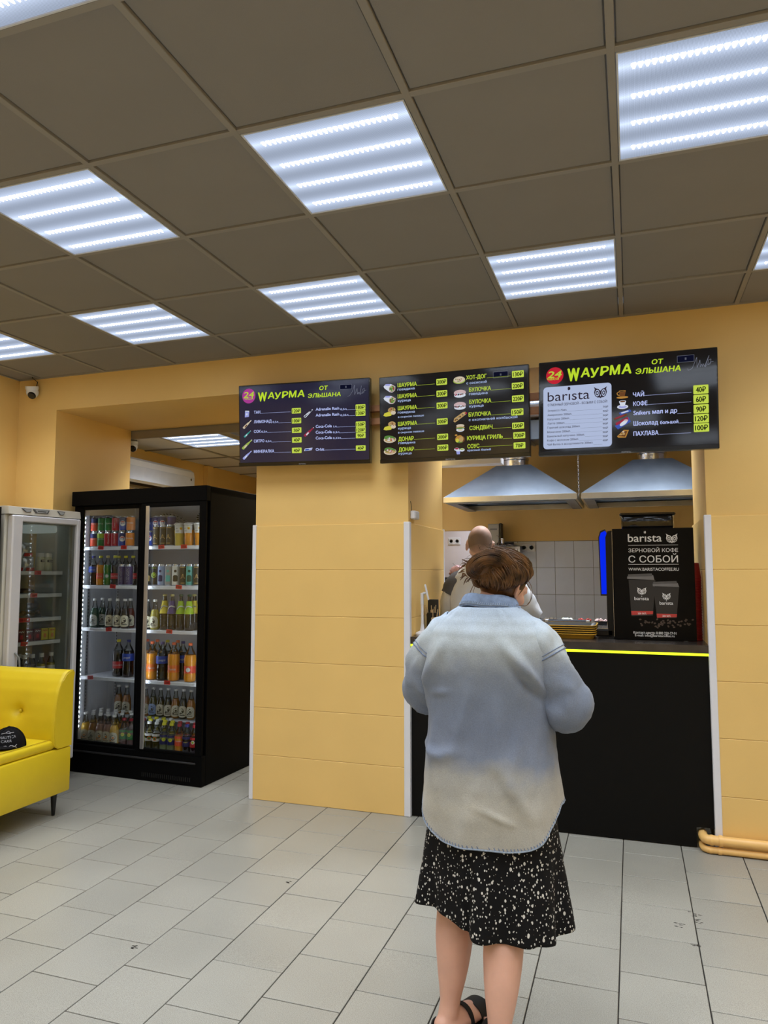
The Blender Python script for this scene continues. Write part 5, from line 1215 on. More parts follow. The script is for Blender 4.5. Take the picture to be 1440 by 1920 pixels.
def rowname(d):
    s = shelf_of(d[4], d[3])
    if s == 5: return 'on the raised rear step'
    nm = 'bottom deck' if s == 4 else SHN[s] + ' shelf'
    up = s < 4 and d[4]-SHZ[s] > .05
    rk = 'front row' if d[3] < .17 else ('middle row' if d[3] < .235 else 'rear row')
    if s == 3: rk = 'front row' if d[3] < .2 else 'rear row'
    return ('upper tier, ' if up else ('lower tier, ' if s == 0 and d[0] == 'can' else '')) + rk + ', ' + nm
RAD = {'can': .0328, 'slim': .0300, 'pet': .0335, 'big': .0450, 'glass': .0345, 'tall': .0365, 'small': .0320, 'juice': .0435}
DR = [list(d) for d in DRINKS]
for it in range(260):
    for i, a in enumerate(DR):
        for b_ in DR[i+1:]:
            if abs(a[4]-b_[4]) > .05: continue
            dx, dy = b_[2]-a[2], b_[3]-a[3]; dd = math.hypot(dx, dy) or 1e-4; need = RAD[a[0]]+RAD[b_[0]]+.0012
            if dd < need: q = (need-dd)*.5/dd; a[2] -= dx*q*.9; b_[2] += dx*q*.9; a[3] -= dy*q; b_[3] += dy*q
        r = RAD[a[0]]; a[2] = min(max(a[2], .05+r), FW-.055-r); lo_, hi_ = (.068+r, .355-r) if a[4] < .3 else ((.365+r, .618-r) if a[4] < .5 else (.104+r, .585-r)); a[3] = min(max(a[3], lo_), hi_)
ORD = ['first', 'second', 'third', 'fourth', 'fifth', 'sixth', 'seventh', 'eighth', 'ninth', 'tenth', 'eleventh', 'twelfth']
rows = {}
for d, e_ in zip(DRINKS, DR): rows.setdefault(rowname(d), []).append(e_)
for nm, ds in rows.items():
    ds.sort(key=lambda d: d[2])
    for i, (kind, style, u, v, z) in enumerate(ds):
        same = [k for k, e_ in enumerate(ds) if e_[0] == kind and e_[1] == style]
        base = DESC[style] + ' ' + NOUN[kind]
        if len(same) == 1: lb = 'only %s in %s of the black fridge' % (base, nm) if 'step' not in nm else 'only %s %s of the black fridge' % (base, nm)
        else: lb = '%s %s from the left, %s, black fridge' % (ORD[same.index(i)], base, nm)
        loc = FM @ Vector((u, v, z))
        rz = FA + math.atan2(-loc.x, loc.y)*.6 + random.uniform(-.25, .25)
        if (kind, style) not in TEMPL:
            o = build(kind, style); TEMPL[(kind, style)] = o; o.location = loc; o.rotation_euler = (0, 0, rz)
        else: o = dup(TEMPL[(kind, style)], loc, (0, 0, rz))
        tag(o, lb, 'can' if kind in ('can', 'slim') else ('cup' if kind == 'juice' else 'bottle'), 'drinks in the black fridge')

# ================================================================ WHITE FRIDGE AGAINST THE LEFT WALL
WA = math.atan2(.57, .08); WO = (-3.88, 3.70, 0); WM = Matrix.Translation(WO) @ Matrix.Rotation(WA, 4, 'Z')
M_wf = mat('old_white_enamel', (206, 202, 190), .4, var=.03); M_wfd = mat('white_door_frame', (206, 206, 210), .4, var=.02); M_wfl = mat('grey_white_liner', (200, 202, 200), .4, var=.04)
t = thing('display_fridge', 'older white fridge with a glass door, behind the yellow sofa', 'fridge', WO, WA); wf = t
W_, D_ = .585, .505
c = MB(); c.box(.012, .03, .13, .04, D_, 1.84); c.box(W_-.03, .03, .13, W_-.002, D_, 1.84); c.box(.04, D_-.03, .13, W_-.03, D_, 1.84); c.box(.04, .03, 1.81, W_-.03, D_-.03, 1.84); c.box(.04, .03, .13, W_-.03, D_-.03, .30); c.obj('cabinet', M_wf, t)
MB().box(.03, .05, 0, W_-.03, D_-.03, .13, bev=.003).obj('plinth', M_black, t)
l = MB(); l.box(.04, .05, .30, .055, D_-.03, 1.81); l.box(W_-.045, .05, .3, W_-.03, D_-.03, 1.81); l.box(.055, D_-.045, .3, W_-.045, D_-.03, 1.81); l.box(.055, .05, 1.79, W_-.045, D_-.045, 1.81); l.box(.055, .05, .29, W_-.045, D_-.045, .305); l.obj('liner', M_wfl, t)
cp = MB().prism([(-.012, 1.842), (-.004, 1.892), (.03, 1.897), (D_, 1.897), (D_, 1.842)], .01, W_, 'x').obj('control_cap', M_wf, t)
for (x0, x1, s) in ((.105, .175, 0), (.19, .318, 1), (.385, .445, 0)):
    pl = [(x0, 1.884), (x1, 1.884), (x1-.014, 1.859), (x0+.022, 1.858)] if x0 > .18 else [(x0, 1.884), (x1, 1.882), (x1-.004, 1.862), (x0+.03, 1.858)]
    q = MB(); q.prism(pl, -.016, -.002, 'y'); q.obj('control_window', mat('grey_bezel', (84, 86, 90), .4), cp)
    cx_ = sum(p[0] for p in pl)/4; cz = sum(p[1] for p in pl)/4
    q = MB(); q.prism([(cx_+(p[0]-cx_)*.82, cz+(p[1]-cz)*.74) for p in pl], -.018, -.010, 'y'); q.obj('window_inset', mat('silver_inset', (170, 172, 172), .35), cp)
    if s:
        q = MB()
        for i in range(8): q.box(cx_-.034+.0085*i, -.0186, cz-.003, cx_-.028+.0085*i, -.0178, cz+.003)
        q.obj('badge', M_black, cp)
f = MB(); x0, x1, za, zb = .030, .577, .15, 1.836
f.box(x0, -.03, za, x0+.078, .025, zb, bev=.008); f.box(x1-.034, -.03, za, x1, .025, zb, bev=.008); f.box(x0+.07, -.03, zb-.042, x1-.03, .025, zb, bev=.006); f.box(x0+.07, -.03, za, x1-.03, .025, za+.09, bev=.006)
dr = f.obj('door', M_wfd, t)
MB().box(x0+.076, -.004, za+.088, x1-.033, .0, zb-.04).obj('pane', thin_glass('grey_pane', (.9, .93, .91), .9), dr)
MB().tube([(x0+.05, -.032, .93), (x0+.062, -.06, .90), (x0+.066, -.064, .84), (x0+.06, -.05, .78), (x0+.048, -.03, .75)], .006, 8).obj('handle', mat('grey_handle', (120, 122, 120), .4), dr, smooth=50)
WSH = [1.46, 1.303, 1.137, .975, .70]
for z_ in WSH:
    s = MB().box(.06, .10, z_-.012, W_-.055, .44, z_, bev=.002).obj('shelf', M_wfl, t); MB().box(.06, .09, z_-.022, W_-.055, .102, z_+.004, bev=.002).obj('shelf_rail', M_shelf, s)
for x_ in (.09, .33):
    s = MB().box(x_, D_-.048, .32, x_+.02, D_-.044, 1.78).obj('shelf_standard', M_alu, t); d = MB()
    for q in range(50): d.box(x_+.006, D_-.0495, .34+.028*q, x_+.014, D_-.0475, .352+.028*q)
    stuff(d.obj('standard_slots', M_black, s))
MB().box(.30, .12, 1.74, .50, .40, 1.79, bev=.01).obj('lamp_housing', glow('fridge_lamp', (196, 206, 202), .3), t)  # weak glow added to the unlit housing to brighten the interior
for (x_, s_, tx) in ((.32, 0, '150'), (.295, 1, '200'), (.20, 2, '250'), (.245, 2, '150'), (.235, 3, '150')): price(wf, x_, .084, WSH[s_]-.006, tx)
def wput(o, x, y, z, rz=0.0):
    o.location = WM @ Vector((x, y, z)); o.rotation_euler = (0, 0, WA + rz); return o
# bags of snacks, two pairs
def bag(x, z, label, rx):
    mb = MB(); n = 8; 
    for sgn in (-1, 1):
        vs = []; fs = []
        for i in range(n+1):
            for j in range(n+1):
                u, v_ = i/n, j/n; pf = .022*(math.sin(PI*u)*math.sin(PI*v_))**.6; vs.append(((u-.5)*.085+.004*noise.noise((u*5, v_*5, x)), sgn*(pf+.003*noise.noise((u*9, v_*9, z))), v_*.10))
        for i in range(n):
            for j in range(n): a = i*(n+1)+j; fs.append((a, a+n+1, a+n+2, a+1) if sgn < 0 else (a, a+1, a+n+2, a+n+1))
        mb.add(vs, fs)
    o = mb.obj('snack_bag', mat('silver_film', (196, 198, 204), .25, .4, var=.25, vscale=40), smooth=50)
    q = MB(); q.add([(-.03, -.0195, .004), (.034, -.019, .004), (.034, -.026, .026), (-.03, -.026, .026)], [(0, 1, 2, 3)]); q.obj('print', PT['red'], o)
    q = MB(); q.add([(-.02, -.027, .05), (.022, -.027, .05), (.022, -.024, .075), (-.02, -.024, .075)], [(0, 1, 2, 3)]); q.obj('print', PT['grey'], o)
    wput(o, x, .17, z); tag(o, label, 'bag', 'snack bags in the white fridge')
bag(.215, 1.462, 'silver snack bag with red foot, lower tier nearest the white fridge door edge', 0); bag(.305, 1.462, 'silver snack bag with red foot standing beside the white jars', 0)
bag(.20, 1.563, 'silver snack bag stacked on the upper tier at the door edge, white fridge', 0); bag(.285, 1.563, 'silver snack bag stacked on the upper tier nearer the jars, white fridge', 0)
jar = None
for k, (x, y) in enumerate(((.345, .25), (.383, .15), (.446, .16), (.4935, .205))):
    if jar is None:
        mb = MB(); mb.lathe([(0, .002), (.028, 0), (.031, .006), (.031, .085), (.024, .10), (.022, .108), (0, .108)], 18, cap=False); jar = mb.obj('white_jar', mat('creamy_sauce', (196, 194, 172), .3, var=.1, vscale=50), smooth=40)
        MB().lathe([(0, .104), (.0265, .104), (.0265, .128), (.025, .13), (0, .13)], 18, cap=False).obj('lid', M_cap['white'], jar, smooth=40)
        q = MB(); arc_patch(q, .031, .066, .083, .8); lo = q.obj('label', PT['black'], jar); p = MB(); arc_patch(p, .031, .072, .077, .5, 0, 0, 8, 1, .0012); p.obj('label_print', PT['white'], lo); o = jar
    else: o = dup(jar, (0, 0, 0))
    wput(o, x, y, 1.462, .3); tag(o, ('white jar behind the row, beside the snack bags', 'first white jar of the front row, next to the bags', 'middle white jar of the front row', 'last white jar at the fridge wall')[k] + ' in the white fridge', 'jar', 'white jars in the white fridge')
mb = MB(); mb.ball((0, 0, .021), (.085, .035, .018), n=18, m=8); o = mb.obj('sausage_pack', mat('brown_sausage', (58, 36, 22), .35, var=.3, vscale=30), smooth=60); wput(o, .30, .2, 1.305); tag(o, 'flat dark brown sausage pack on the second shelf, white fridge', 'food')
MB().box(-.095, -.05, 0, .095, .05, .004, bev=.002).obj('pack_tray', M_wfd, o)
t2 = thing('food_box', 'clear plastic box of pastry on the third shelf, white fridge', 'box'); wput(t2, .32, .24, 1.139)
mb = MB(); mb.loft([[(-.10, -.08, 0), (.10, -.08, 0), (.10, .08, 0), (-.10, .08, 0)], [(-.085, -.065, .10), (.085, -.065, .10), (.085, .065, .10), (-.085, .065, .10)]], cap0=True, cap1=True); mb.obj('clear_cover', thin_glass('clear_plastic_box', (.9, .9, .86), .8), t2)
mb = MB()
for q in range(14): mb.ball((random.uniform(-.075, .075), random.uniform(-.06, .06), .018+random.uniform(0, .015)), (.022, .018, .013), n=8, m=5)
stuff(mb.obj('pastry', mat('pastry_brown', (140, 110, 58), .6, var=.3, vscale=40), t2, smooth=60))
bx = {}
for k, (x, c_) in enumerate(((.213, 'm'), (.262, 'm'), (.325, 'm'), (.39, 'm'), (.447, 'y'), (.508, 'y'))):
    if c_ not in bx:
        o = MB().box(-.027, -.02, 0, .027, .02, .082, bev=.002).obj('carton_box', mat('maroon_card' if c_ == 'm' else 'yellow_card', (92, 18, 22) if c_ == 'm' else (206, 190, 44), .4)); bx[c_] = o
        q = MB(); q.add([(-.02, -.0206, .012), (.02, -.0206, .012), (.02, -.0206, .06), (-.02, -.0206, .06)], [(0, 1, 2, 3)]); q.v = [(v[0]*.5, v[1], v[2]*.6+.01) for v in q.v]; ell(q, 0, .03, .011, .013, -.0209, 0); q.obj('print', PT['red'] if c_ == 'm' else PT['mandarin'], o)
        q = MB(); stroke(q, [(-.02, .064), (-.01, .072), (-.004, .062), (.006, .073), (.012, .064), (.02, .07)], .004, -.0208, 0); q.obj('print', PT['white'] if c_ == 'm' else PT['red'], o)
    else: o = dup(bx[c_], (0, 0, 0))
    wput(o, x, .17, .977, random.uniform(-.06, .06)); tag(o, ('%s maroon carton from the door edge' % ORD[k] if c_ == 'm' else ('yellow carton beside the maroon ones' if k == 4 else 'yellow carton at the fridge wall')) + ', fourth shelf, white fridge', 'carton', 'cartons in the white fridge')
mil = {}
for k, (x, y, st_) in enumerate(((.225, .15, 'cherry'), (.29, .15, 'cherry'), (.352, .15, 'cherry'), (.425, .15, 'lemon'), (.505, .15, 'lemon'), (.25, .23, 'cherry'), (.31, .23, 'cherry'), (.375, .23, 'cherry'))):
    if st_ not in mil:
        mb = MB(); R = .027; mb.lathe([(0, .003, 0), (R*.8, 0, 0), (R, .008, 0), (R, .11, 0), (R*.7, .14, 1), (.014, .152, 1), (.014, .165, 1)], 16, cap=False); o = mb.obj('yogurt_bottle', [LQ['cherry' if st_ == 'cherry' else 'pear'], M_clear], smooth=50); mil[st_] = o
        MB().lathe([(0, .158), (.0175, .158), (.0175, .182), (.016, .184), (0, .184)], 16, cap=False).obj('cap', M_cap['white'], o, smooth=40)
        q = MB(); q.lathe([(R*1.01, .03), (R*1.01, .095)], 16, cap=False); q.obj('label', PT['white'] if st_ == 'lemon' else PT['purple'], o, smooth=60)
    else: o = dup(mil[st_], (0, 0, 0))
    wput(o, x, y, .702); tag(o, '%s %s bottle from the door edge, %s row, lowest visible shelf, white fridge' % (ORD[(k if k < 5 else k-5)], 'white-capped', 'front' if k < 5 else 'rear'), 'bottle', 'white-capped bottles in the white fridge')

# printed side of the white fridge: dark panel with a roasting doner
t = thing('poster_board', 'dark poster board with a roasting meat cone, leaning on the side of the white fridge', 'poster', WM @ Vector((-.016, .19, 0)), math.atan2(-.139, .99))
ps = MB().box(-.30, -.012, .0, .165, .0, 1.885, bev=.002).obj('board', mat('dark_brown_print', (15, 10, 8), .5, var=.4, vscale=6, spec=.15), t)
MB().box(-.30, -.016, 1.838, .165, -.011, 1.885, bev=.001).obj('top_band', M_black, t)
MB().box(-.30, -.02, 1.585, .165, -.011, 1.606, bev=.002).obj('wood_rail', mat('rail_wood', (196, 140, 88), .5, var=.1, vscale=20), t)
mb = MB(); prof = [(.0, .52), (.10, .52), (.16, .60), (.20, .85), (.225, 1.1), (.20, 1.32), (.13, 1.46), (.05, 1.50), (.0, 1.51)]
mb.lathe([(r, z) for r, z in [(lerp(prof[i][0], prof[i+1][0], k/5), lerp(prof[i][1], prof[i+1][1], k/5)) for i in range(len(prof)-1) for k in range(5)] + [prof[-1]]], 48, cap=False)
mb.v = [(v[0]*(1+.16*noise.noise((v[0]*16, v[1]*16, v[2]*30))), min(v[1]*.08, 0)*(1+.3*noise.noise((v[0]*24, 3, v[2]*24))), v[2]) for v in mb.v]
m = mat('roast_meat', (150, 78, 42), .35, var=.75, vscale=34, bump=.9, bscale=38)
mb.obj('meat_picture', m, ps, (-.085, -.013, 0), smooth=60)
# ================================================================ YELLOW SOFA AND CAP
M_sofa = mat('yellow_leatherette', (216, 190, 32), .42, var=.03, bump=.06, bscale=260)
SX1 = -3.262; SX0 = -4.40; SB = 3.672
t = thing('yellow_sofa', 'bright yellow tufted sofa on thin black legs, in front of the white fridge', 'sofa', (SX1, SB, 0))
Lx = SX0 - SX1; DP = .66
def panel_base():
    bm = MB(); bm.box(Lx, -DP, .14, 0, 0, .405, bev=.012, seg=2); return bm
panel_base().obj('base', M_sofa, t, smooth=40)
# seat cushion
MB().box(Lx+.004, -DP-.01, .405, -.012, -.115, .462, bev=.022, seg=4).obj('seat_cushion', M_sofa, t, smooth=60)
# backrest: curved profile swept along the sofa, tufted
prof = []
P0, P1 = (-.135, .412), (-.020, .862)
fr_ = [(-.108, .408), (-.140, .43), (-.148, .50), (-.146, .58), (-.138, .66), (-.122, .74), (-.098, .80), (-.066, .842), (-.034, .858), (-.008, .86), (.0, .85)]
nx = 70; rings = []
tuft = [(-.295, .615), (-.86, .615), (-.58, .74), (-.02+.0, 9)]
fine = []
for i in range(len(fr_)-1):
    for k in range(5): fine.append((lerp(fr_[i][0], fr_[i+1][0], k/5), lerp(fr_[i][1], fr_[i+1][1], k/5)))
fine.append(fr_[-1])
for i in range(nx+1):
    x = Lx*i/nx; ring = []
    e = min(i/nx*abs(Lx), abs(Lx)-i/nx*abs(Lx)); ed = max(0, 1-e/.018)**2*.008
    for (y, z) in fine:
        d = 0
        for (tx, tz) in tuft:
            rr = math.hypot((x-tx), (z-tz)); d += .030*math.exp(-(rr/.032)**2) + .012*math.exp(-(rr/.085)**2)
            d += .008*math.exp(-abs(z-tz)/.006)*math.exp(-((x-tx)/.07)**2)
        ring.append((x, y + d + ed, z - (ed if z > .8 else 0)))
    ring += [(x, 0, .8), (x, 0, .6), (x, 0, .408)]
    rings.append(ring)
mb = MB(); mb.loft(rings, cap0=True, cap1=True); mb.obj('backrest', M_sofa, t, smooth=50)
# piping along the curved end
mb = MB(); mb.tube([(-.0005, y-.001, z) for y, z in fine], .0028, 6); mb.obj('piping', M_sofa, t, smooth=60)
mb = MB(); mb.tube([(-.030, -DP+.01, .466), (-.030, -.14, .466)], .0016, 5); mb.tube([(Lx+.02, -.128, .466), (-.03, -.128, .466)], .0016, 5); mb.obj('seat_seam', mat('yellow_thread', (170, 136, 18), .6), t)
for (tx, tz) in tuft[:3]: 
    MB().ball((0, 0, 0), (.011, .006, .011), n=12, m=6).obj('button', M_sofa, t, (tx, -.11, tz-.002), smooth=60)
for (lx, ly) in ((-.07, -.055), (-.07, -DP+.07), (Lx+.08, -.055), (Lx+.08, -DP+.07)):
    MB().lathe([(.0095, 0), (.0105, .004), (.020, .142)], 14).obj('leg', M_black, t, (lx, ly, 0), smooth=40)
# baseball cap lying on the seat
M_cap_ = mat('black_cotton', (8, 8, 12), .85, var=.12, vscale=40, bump=.15, bscale=500, spec=.2)
cz = .4625
t = thing('baseball_cap', 'black embroidered baseball cap lying on the yellow sofa seat', 'cap', (-3.405, 3.33, cz), 0)
mb = MB(); mb.ball((0, 0, 0), (.088, .10, .108), n=36, m=22)
vs = []
for v in mb.v:
    x, y, z = v; z = max(z, 0.0)
    vs.append((x, y*(1.0), z*(1+.03*math.sin(6*math.atan2(y, x)))))
mb.v = vs; mb.obj('crown', M_cap_, t, smooth=60)
sm = MB()
for k in range(6):
    a = PI/6+PI*k/3; sm.tube([(.0895*math.cos(a)*math.cos(e_), .1015*math.sin(a)*math.cos(e_), .1095*math.sin(e_)*(1+.03*math.sin(6*a))) for e_ in [PI/2*q/10 for q in range(11)]], .0018, 5)
sm.obj('crown_seam', M_cap_, t)
MB().ball((0, 0, .109), (.010, .010, .006), n=10, m=6).obj('top_button', M_cap_, t, smooth=60)
# brim bends down over the cushion towards the camera
br = []; nb = 16
for s_ in range(2):
    for j in range(5):
        r_ = j/4
        ring = []
        for i in range(nb+1):
            a = -PI + PI*i/nb*1.0 + 0
            aa = -PI/2 + (i/nb-.5)*2.3
            bx_, by_ = .088*math.cos(aa), .10*math.sin(aa); ext = .062*r_*math.cos((i/nb-.5)*2.6)
            ring.append((bx_*(1+.1*r_), by_ - ext, .012 + .012*math.cos((i/nb-.5)*3) - .006*r_ + (0 if s_ == 0 else .0035)))
        br.append(ring)
mb = MB(); mb.loft(br[:5], closed=False); mb.loft(br[5:][::-1], closed=False); mb.loft([br[4], br[9]], closed=False)
mb.obj('brim', M_cap_, t, smooth=60)
M_emb = mat('grey_embroidery', (150, 150, 158), .7)
def cap_text(s, zc, cap_h, a_c, wd):
    mb = MB(); V, F = glyphs(s, .02, 0, 1); x0 = min(v[0] for v in V); x1 = max(v[0] for v in V)
    for_v = []
    for v in V:
        u = ((v[0]-x0)/(x1-x0)-.5)*wd; z = zc + v[1]*cap_h/.727; e_ = math.asin(min(.99, z/.108)); a = a_c + u/(.095*math.cos(e_))
        for_v.append((.0905*math.cos(a)*math.cos(e_)*1.004, .1025*math.sin(a)*math.cos(e_)*1.004, z*1.0))
    mb.add(for_v, F); return mb
a_c = math.atan2(-3.33, 3.405)
cap_text('NAUTICA', .060, .014, a_c, .085).obj('embroidery', M_emb, t); cap_text('CARR', .041, .014, a_c-.06, .055).obj('embroidery', M_emb, t)
mb = MB()
def cpt(u, z): e_ = math.asin(min(.99, z/.108)); a = a_c + u/(.095*math.cos(e_)); return Vector((.0915*math.cos(a)*math.cos(e_), .1035*math.sin(a)*math.cos(e_), z))
mb.tube([cpt(-.034, .084), cpt(-.01, .088), cpt(0, .095), cpt(.012, .087), cpt(.03, .086)], .0022, 5); mb.tube([cpt(-.012, .088), cpt(.014, .083)], .003, 5); mb.obj('embroidery', M_emb, t)
mb = MB(); pts = [cpt(-.05+.011*i, .020+.006*math.sin(i*2.2)) for i in range(10)]; mb.tube(pts, .0022, 5); mb.tube([cpt(-.05+.011*i, .012+.004*math.cos(i*1.7)) for i in range(10)], .0018, 5); mb.obj('embroidery', M_emb, t)
# ================================================================ PEOPLE
def crom(P, k=5):
    """smooth points and radii: Catmull-Rom through tuples"""
    out = []; n = len(P)
    for i in range(n-1):
        p0, p1, p2, p3 = P[max(i-1, 0)], P[i], P[i+1], P[min(i+2, n-1)]
        for q in range(k):
            t = q/k
            out.append(tuple(.5*((2*b)+(-a+c)*t+(2*a-5*b+4*c-d)*t*t+(-a+3*b-3*c+d)*t**3) for a, b, c, d in zip(p0, p1, p2, p3)))
    out.append(tuple(P[-1])); return out
def limb(mb, P, n=14, flat=1.0, ends=True):
    S_ = crom(P); mb.tube([p[:3] for p in S_], [max(p[3], .001) for p in S_], n, flat=flat)
    if ends:
        for p in (S_[0], S_[-1]): mb.ball(p[:3], p[3]*.98, n=12, m=8)
def hand(mb, wr, fwd, side, up, sgn, curl=.5, k=1.0):
    """palm and five bent fingers; fwd along the palm, side towards the thumb, up out of the back of the hand"""
    f, s, u = (Vector(v).normalized() for v in (fwd, side, up)); w_ = Vector(wr)
    for q in range(4):
        o = s*(.027-.018*q)*k; a = w_ + o*.6; b_ = w_ + f*.085*k + o
        mb.tube([a, (a+b_)/2 + u*.003, b_], [.015*k, .0155*k, .0115*k], 10); mb.ball(b_, .0115*k, n=10, m=6)
        L_ = (.070, .080, .074, .058)[q]*k; d = f.copy(); p = b_.copy(); pts = [p.copy()]
        for j in range(3):
            d = (d*math.cos(curl*(.55+.25*j)) - u*math.sin(curl*(.55+.25*j))).normalized(); p = p + d*L_*(.46, .31, .23)[j]; pts.append(p.copy())
        mb.tube(pts, [.0098*k, .0092*k, .0085*k, .0068*k], 10)
        for j, pp in enumerate(pts): mb.ball(pp, (.0098, .0094, .0087, .0068)[j]*k, n=8, m=6)
    t0 = w_ + s*.022*k + f*.02*k; t1 = t0 + (s*.75+f*.65).normalized()*.042*k; t2 = t1 + (f*.95-u*.3+s*.1).normalized()*.03*k; t3 = t2 + (f-u*.45).normalized()*.022*k
    mb.tube([w_ + s*.008*k, t0, t1, t2, t3], [.014*k, .0145*k, .0118*k, .0105*k, .0078*k], 10)
    for pp, r in ((t1, .0118), (t2, .0105), (t3, .0078)): mb.ball(pp, r*k, n=8, m=6)
def head(mb, M, k=1.0):
    def b(c, r): mb.ball(tuple(v*k for v in c), tuple(v*k for v in r), n=20, m=14, M=M)
    b((0, -.012, .022), (.074, .092, .092)); b((0, .03, -.015), (.063, .062, .085)); b((0, .046, -.07), (.042, .042, .040)); b((0, .074, -.092), (.022, .018, .018))
    for s_ in (-1, 1):
        b((s_*.034, .078, .004), (.024, .016, .012)); b((s_*.040, .066, -.034), (.024, .024, .024)); b((s_*.026, .082, .022), (.028, .012, .008))
        e = M @ Matrix.Translation((s_*.074*k, -.004*k, -.012*k)) @ Matrix.Rotation(s_*.35, 4, 'Z') @ Matrix.Rotation(.12, 4, 'X')
        ring = [(s_*.006*k+.004*k*math.sin(a), .019*k*math.cos(a)*(1 if math.sin(a) > -.2 else .7), .031*k*math.sin(a)) for a in [2*PI*i/16 for i in range(17)]]
        mb.tube([e @ Vector(p) for p in ring], .0058*k, 8, cap=True); mb.ball((0, 0, 0), (.007*k, .016*k, .026*k), n=10, m=8, M=e); mb.ball((s_*.004*k, .004*k, -.028*k), (.006*k, .009*k, .010*k), n=8, m=6, M=e)
    mb.tube([M @ Vector((0, .085*k, .012*k)), M @ Vector((0, .100*k, -.012*k)), M @ Vector((0, .112*k, -.030*k)), M @ Vector((0, .094*k, -.040*k))], [.009*k, .0105*k, .0125*k, .009*k], 10)
    for s_ in (-1, 1): b((s_*.011, .098, -.034), (.008, .010, .007))
    b((0, .088, -.058), (.022, .010, .006)); b((0, .086, -.067), (.019, .011, .007))
def grown(mb, name, m, parent, voxel=.006, it=5, smooth=True):
    """one continuous skin grown over the overlapping limbs"""
    me = mb.mesh('tmp', m); o = bpy.data.objects.new('tmp', me); COL.objects.link(o)
    r = o.modifiers.new('r', 'REMESH'); r.mode = 'VOXEL'; r.voxel_size = voxel; r.adaptivity = 0.0
    s = o.modifiers.new('s', 'SMOOTH'); s.factor = .5; s.iterations = it
    dg = bpy.context.evaluated_depsgraph_get(); dg.update(); n = bpy.data.meshes.new_from_object(o.evaluated_get(dg))
    bpy.data.objects.remove(o); bpy.data.meshes.remove(me)
    n.polygons.foreach_set('use_smooth', [True]*len(n.polygons)); n.materials.clear(); n.materials.append(m); n.name = name
    return place(name, n, parent)
def tab(T, z):
    if z >= T[0][0]: return T[0][1:]
    for a, b_ in zip(T[:-1], T[1:]):
        if a[0] >= z >= b_[0]:
            t = (a[0]-z)/(a[0]-b_[0]); t = t*t*(3-2*t)*.5 + t*.5
            return tuple(lerp(p, q, t) for p, q in zip(a[1:], b_[1:]))
    return T[-1][1:]
def sup(a, e): c = math.cos(a); return math.copysign(abs(c)**(2/e), c)
def fbm(p, o=3):
    s = 0; a = 1; P = Vector(p)
    for _ in range(o): s += a*noise.noise(P); P = P*2.1; a *= .5
    return s
def skin_mat(name, c, c2):
    m = mat(name, c, .5, var=.08, vscale=14, bump=.04, bscale=220); b = m.node_tree.nodes['Principled BSDF']
    b.inputs['Subsurface Weight'].default_value = .12; b.inputs['Subsurface Radius'].default_value = (.012, .005, .003); b.inputs['Subsurface Scale'].default_value = .6
    return m
M_skin = skin_mat('skin_fair', (208, 162, 142), 0); M_skin2 = skin_mat('skin_ruddy', (210, 172, 156), 0)

# ---------------------------------------------------------------- the woman in denim, seen from behind
wx, wy = -0.46, 2.42
W = thing('person', 'woman seen from behind in a faded denim shirt and dotted black skirt, at the counter', 'person', (wx, wy, 0))
HM = Matrix.Translation((.045, .050, 1.420)) @ Matrix.Rotation(math.radians(-26), 4, 'Z') @ Matrix.Rotation(math.radians(-22), 4, 'X') @ Matrix.Rotation(math.radians(8), 4, 'Y')
mb = MB()
limb(mb, [(0, 0, .80, .125), (0, 0, .92, .125), (0, .0, 1.05, .11), (0, .01, 1.16, .105), (0, .01, 1.25, .078), (.006, .012, 1.33, .056)], 20)
for s_ in (-1, 1): mb.ball((s_*.075, -.01, .82), (.095, .105, .11), n=18, m=12); limb(mb, [(0, 0, 1.24, .06), (s_*.10, 0, 1.235, .048), (s_*.155, .0, 1.215, .046)])
limb(mb, [(.004, .008, 1.30, .060), (.016, .022, 1.355, .052), (.036, .045, 1.41, .050)], 16)
head(mb, HM, .93)
# legs: knee, full calf, slim ankle, heel and foot
limb(mb, [(-.085, .0, .80, .095), (-.10, .015, .62, .078), (-.106, .01, .46, .056), (-.112, -.02, .36, .059), (-.111, -.04, .285, .060), (-.113, -.056, .20, .049), (-.118, -.070, .115, .033), (-.122, -.078, .075, .033)], 18)
limb(mb, [(.085, -.01, .80, .095), (.075, -.035, .62, .078), (.062, -.045, .46, .053), (.060, -.080, .37, .058), (.059, -.112, .30, .061), (.058, -.148, .21, .051), (.056, -.175, .12, .034), (.055, -.182, .075, .033)], 18)
FEET = ((Vector((-.125, -.082, 0)), math.radians(-28), 1), (Vector((.055, -.190, 0)), math.radians(12), -1))
def fM(o, a): return Matrix.Translation(o) @ Matrix.Rotation(a, 4, 'Z')
for o, a, sd in FEET:
    Q = fM(o, a); V = lambda p: Q @ Vector(p)
    for P, fl in (([(0, -.022, .050, .029), (0, .015, .060, .033), (0, .06, .052, .031), (0, .11, .044, .029), (0, .15, .036, .024)], 1.0), ([(-.014, -.015, .044, .024), (-.020, .06, .040, .024), (-.022, .13, .036, .021)], 1.0), ([(.014, -.015, .044, .024), (.018, .06, .040, .024), (.020, .13, .036, .021)], 1.0)):
        limb(mb, [(*V(p[:3]), p[3]) for p in P], 12)
    for q in range(5):
        x_ = (-.030+.0145*q)*sd; big = (q == 4); L_ = (.172, .182, .190, .198, .205)[q]
        limb(mb, [(*V((x_, .13, .036)), .012 if big else .010), (*V((x_*1.05, L_-.012, .034)), .011 if big else .0085), (*V((x_*1.05, L_, .031)), .009 if big else .007)], 10)
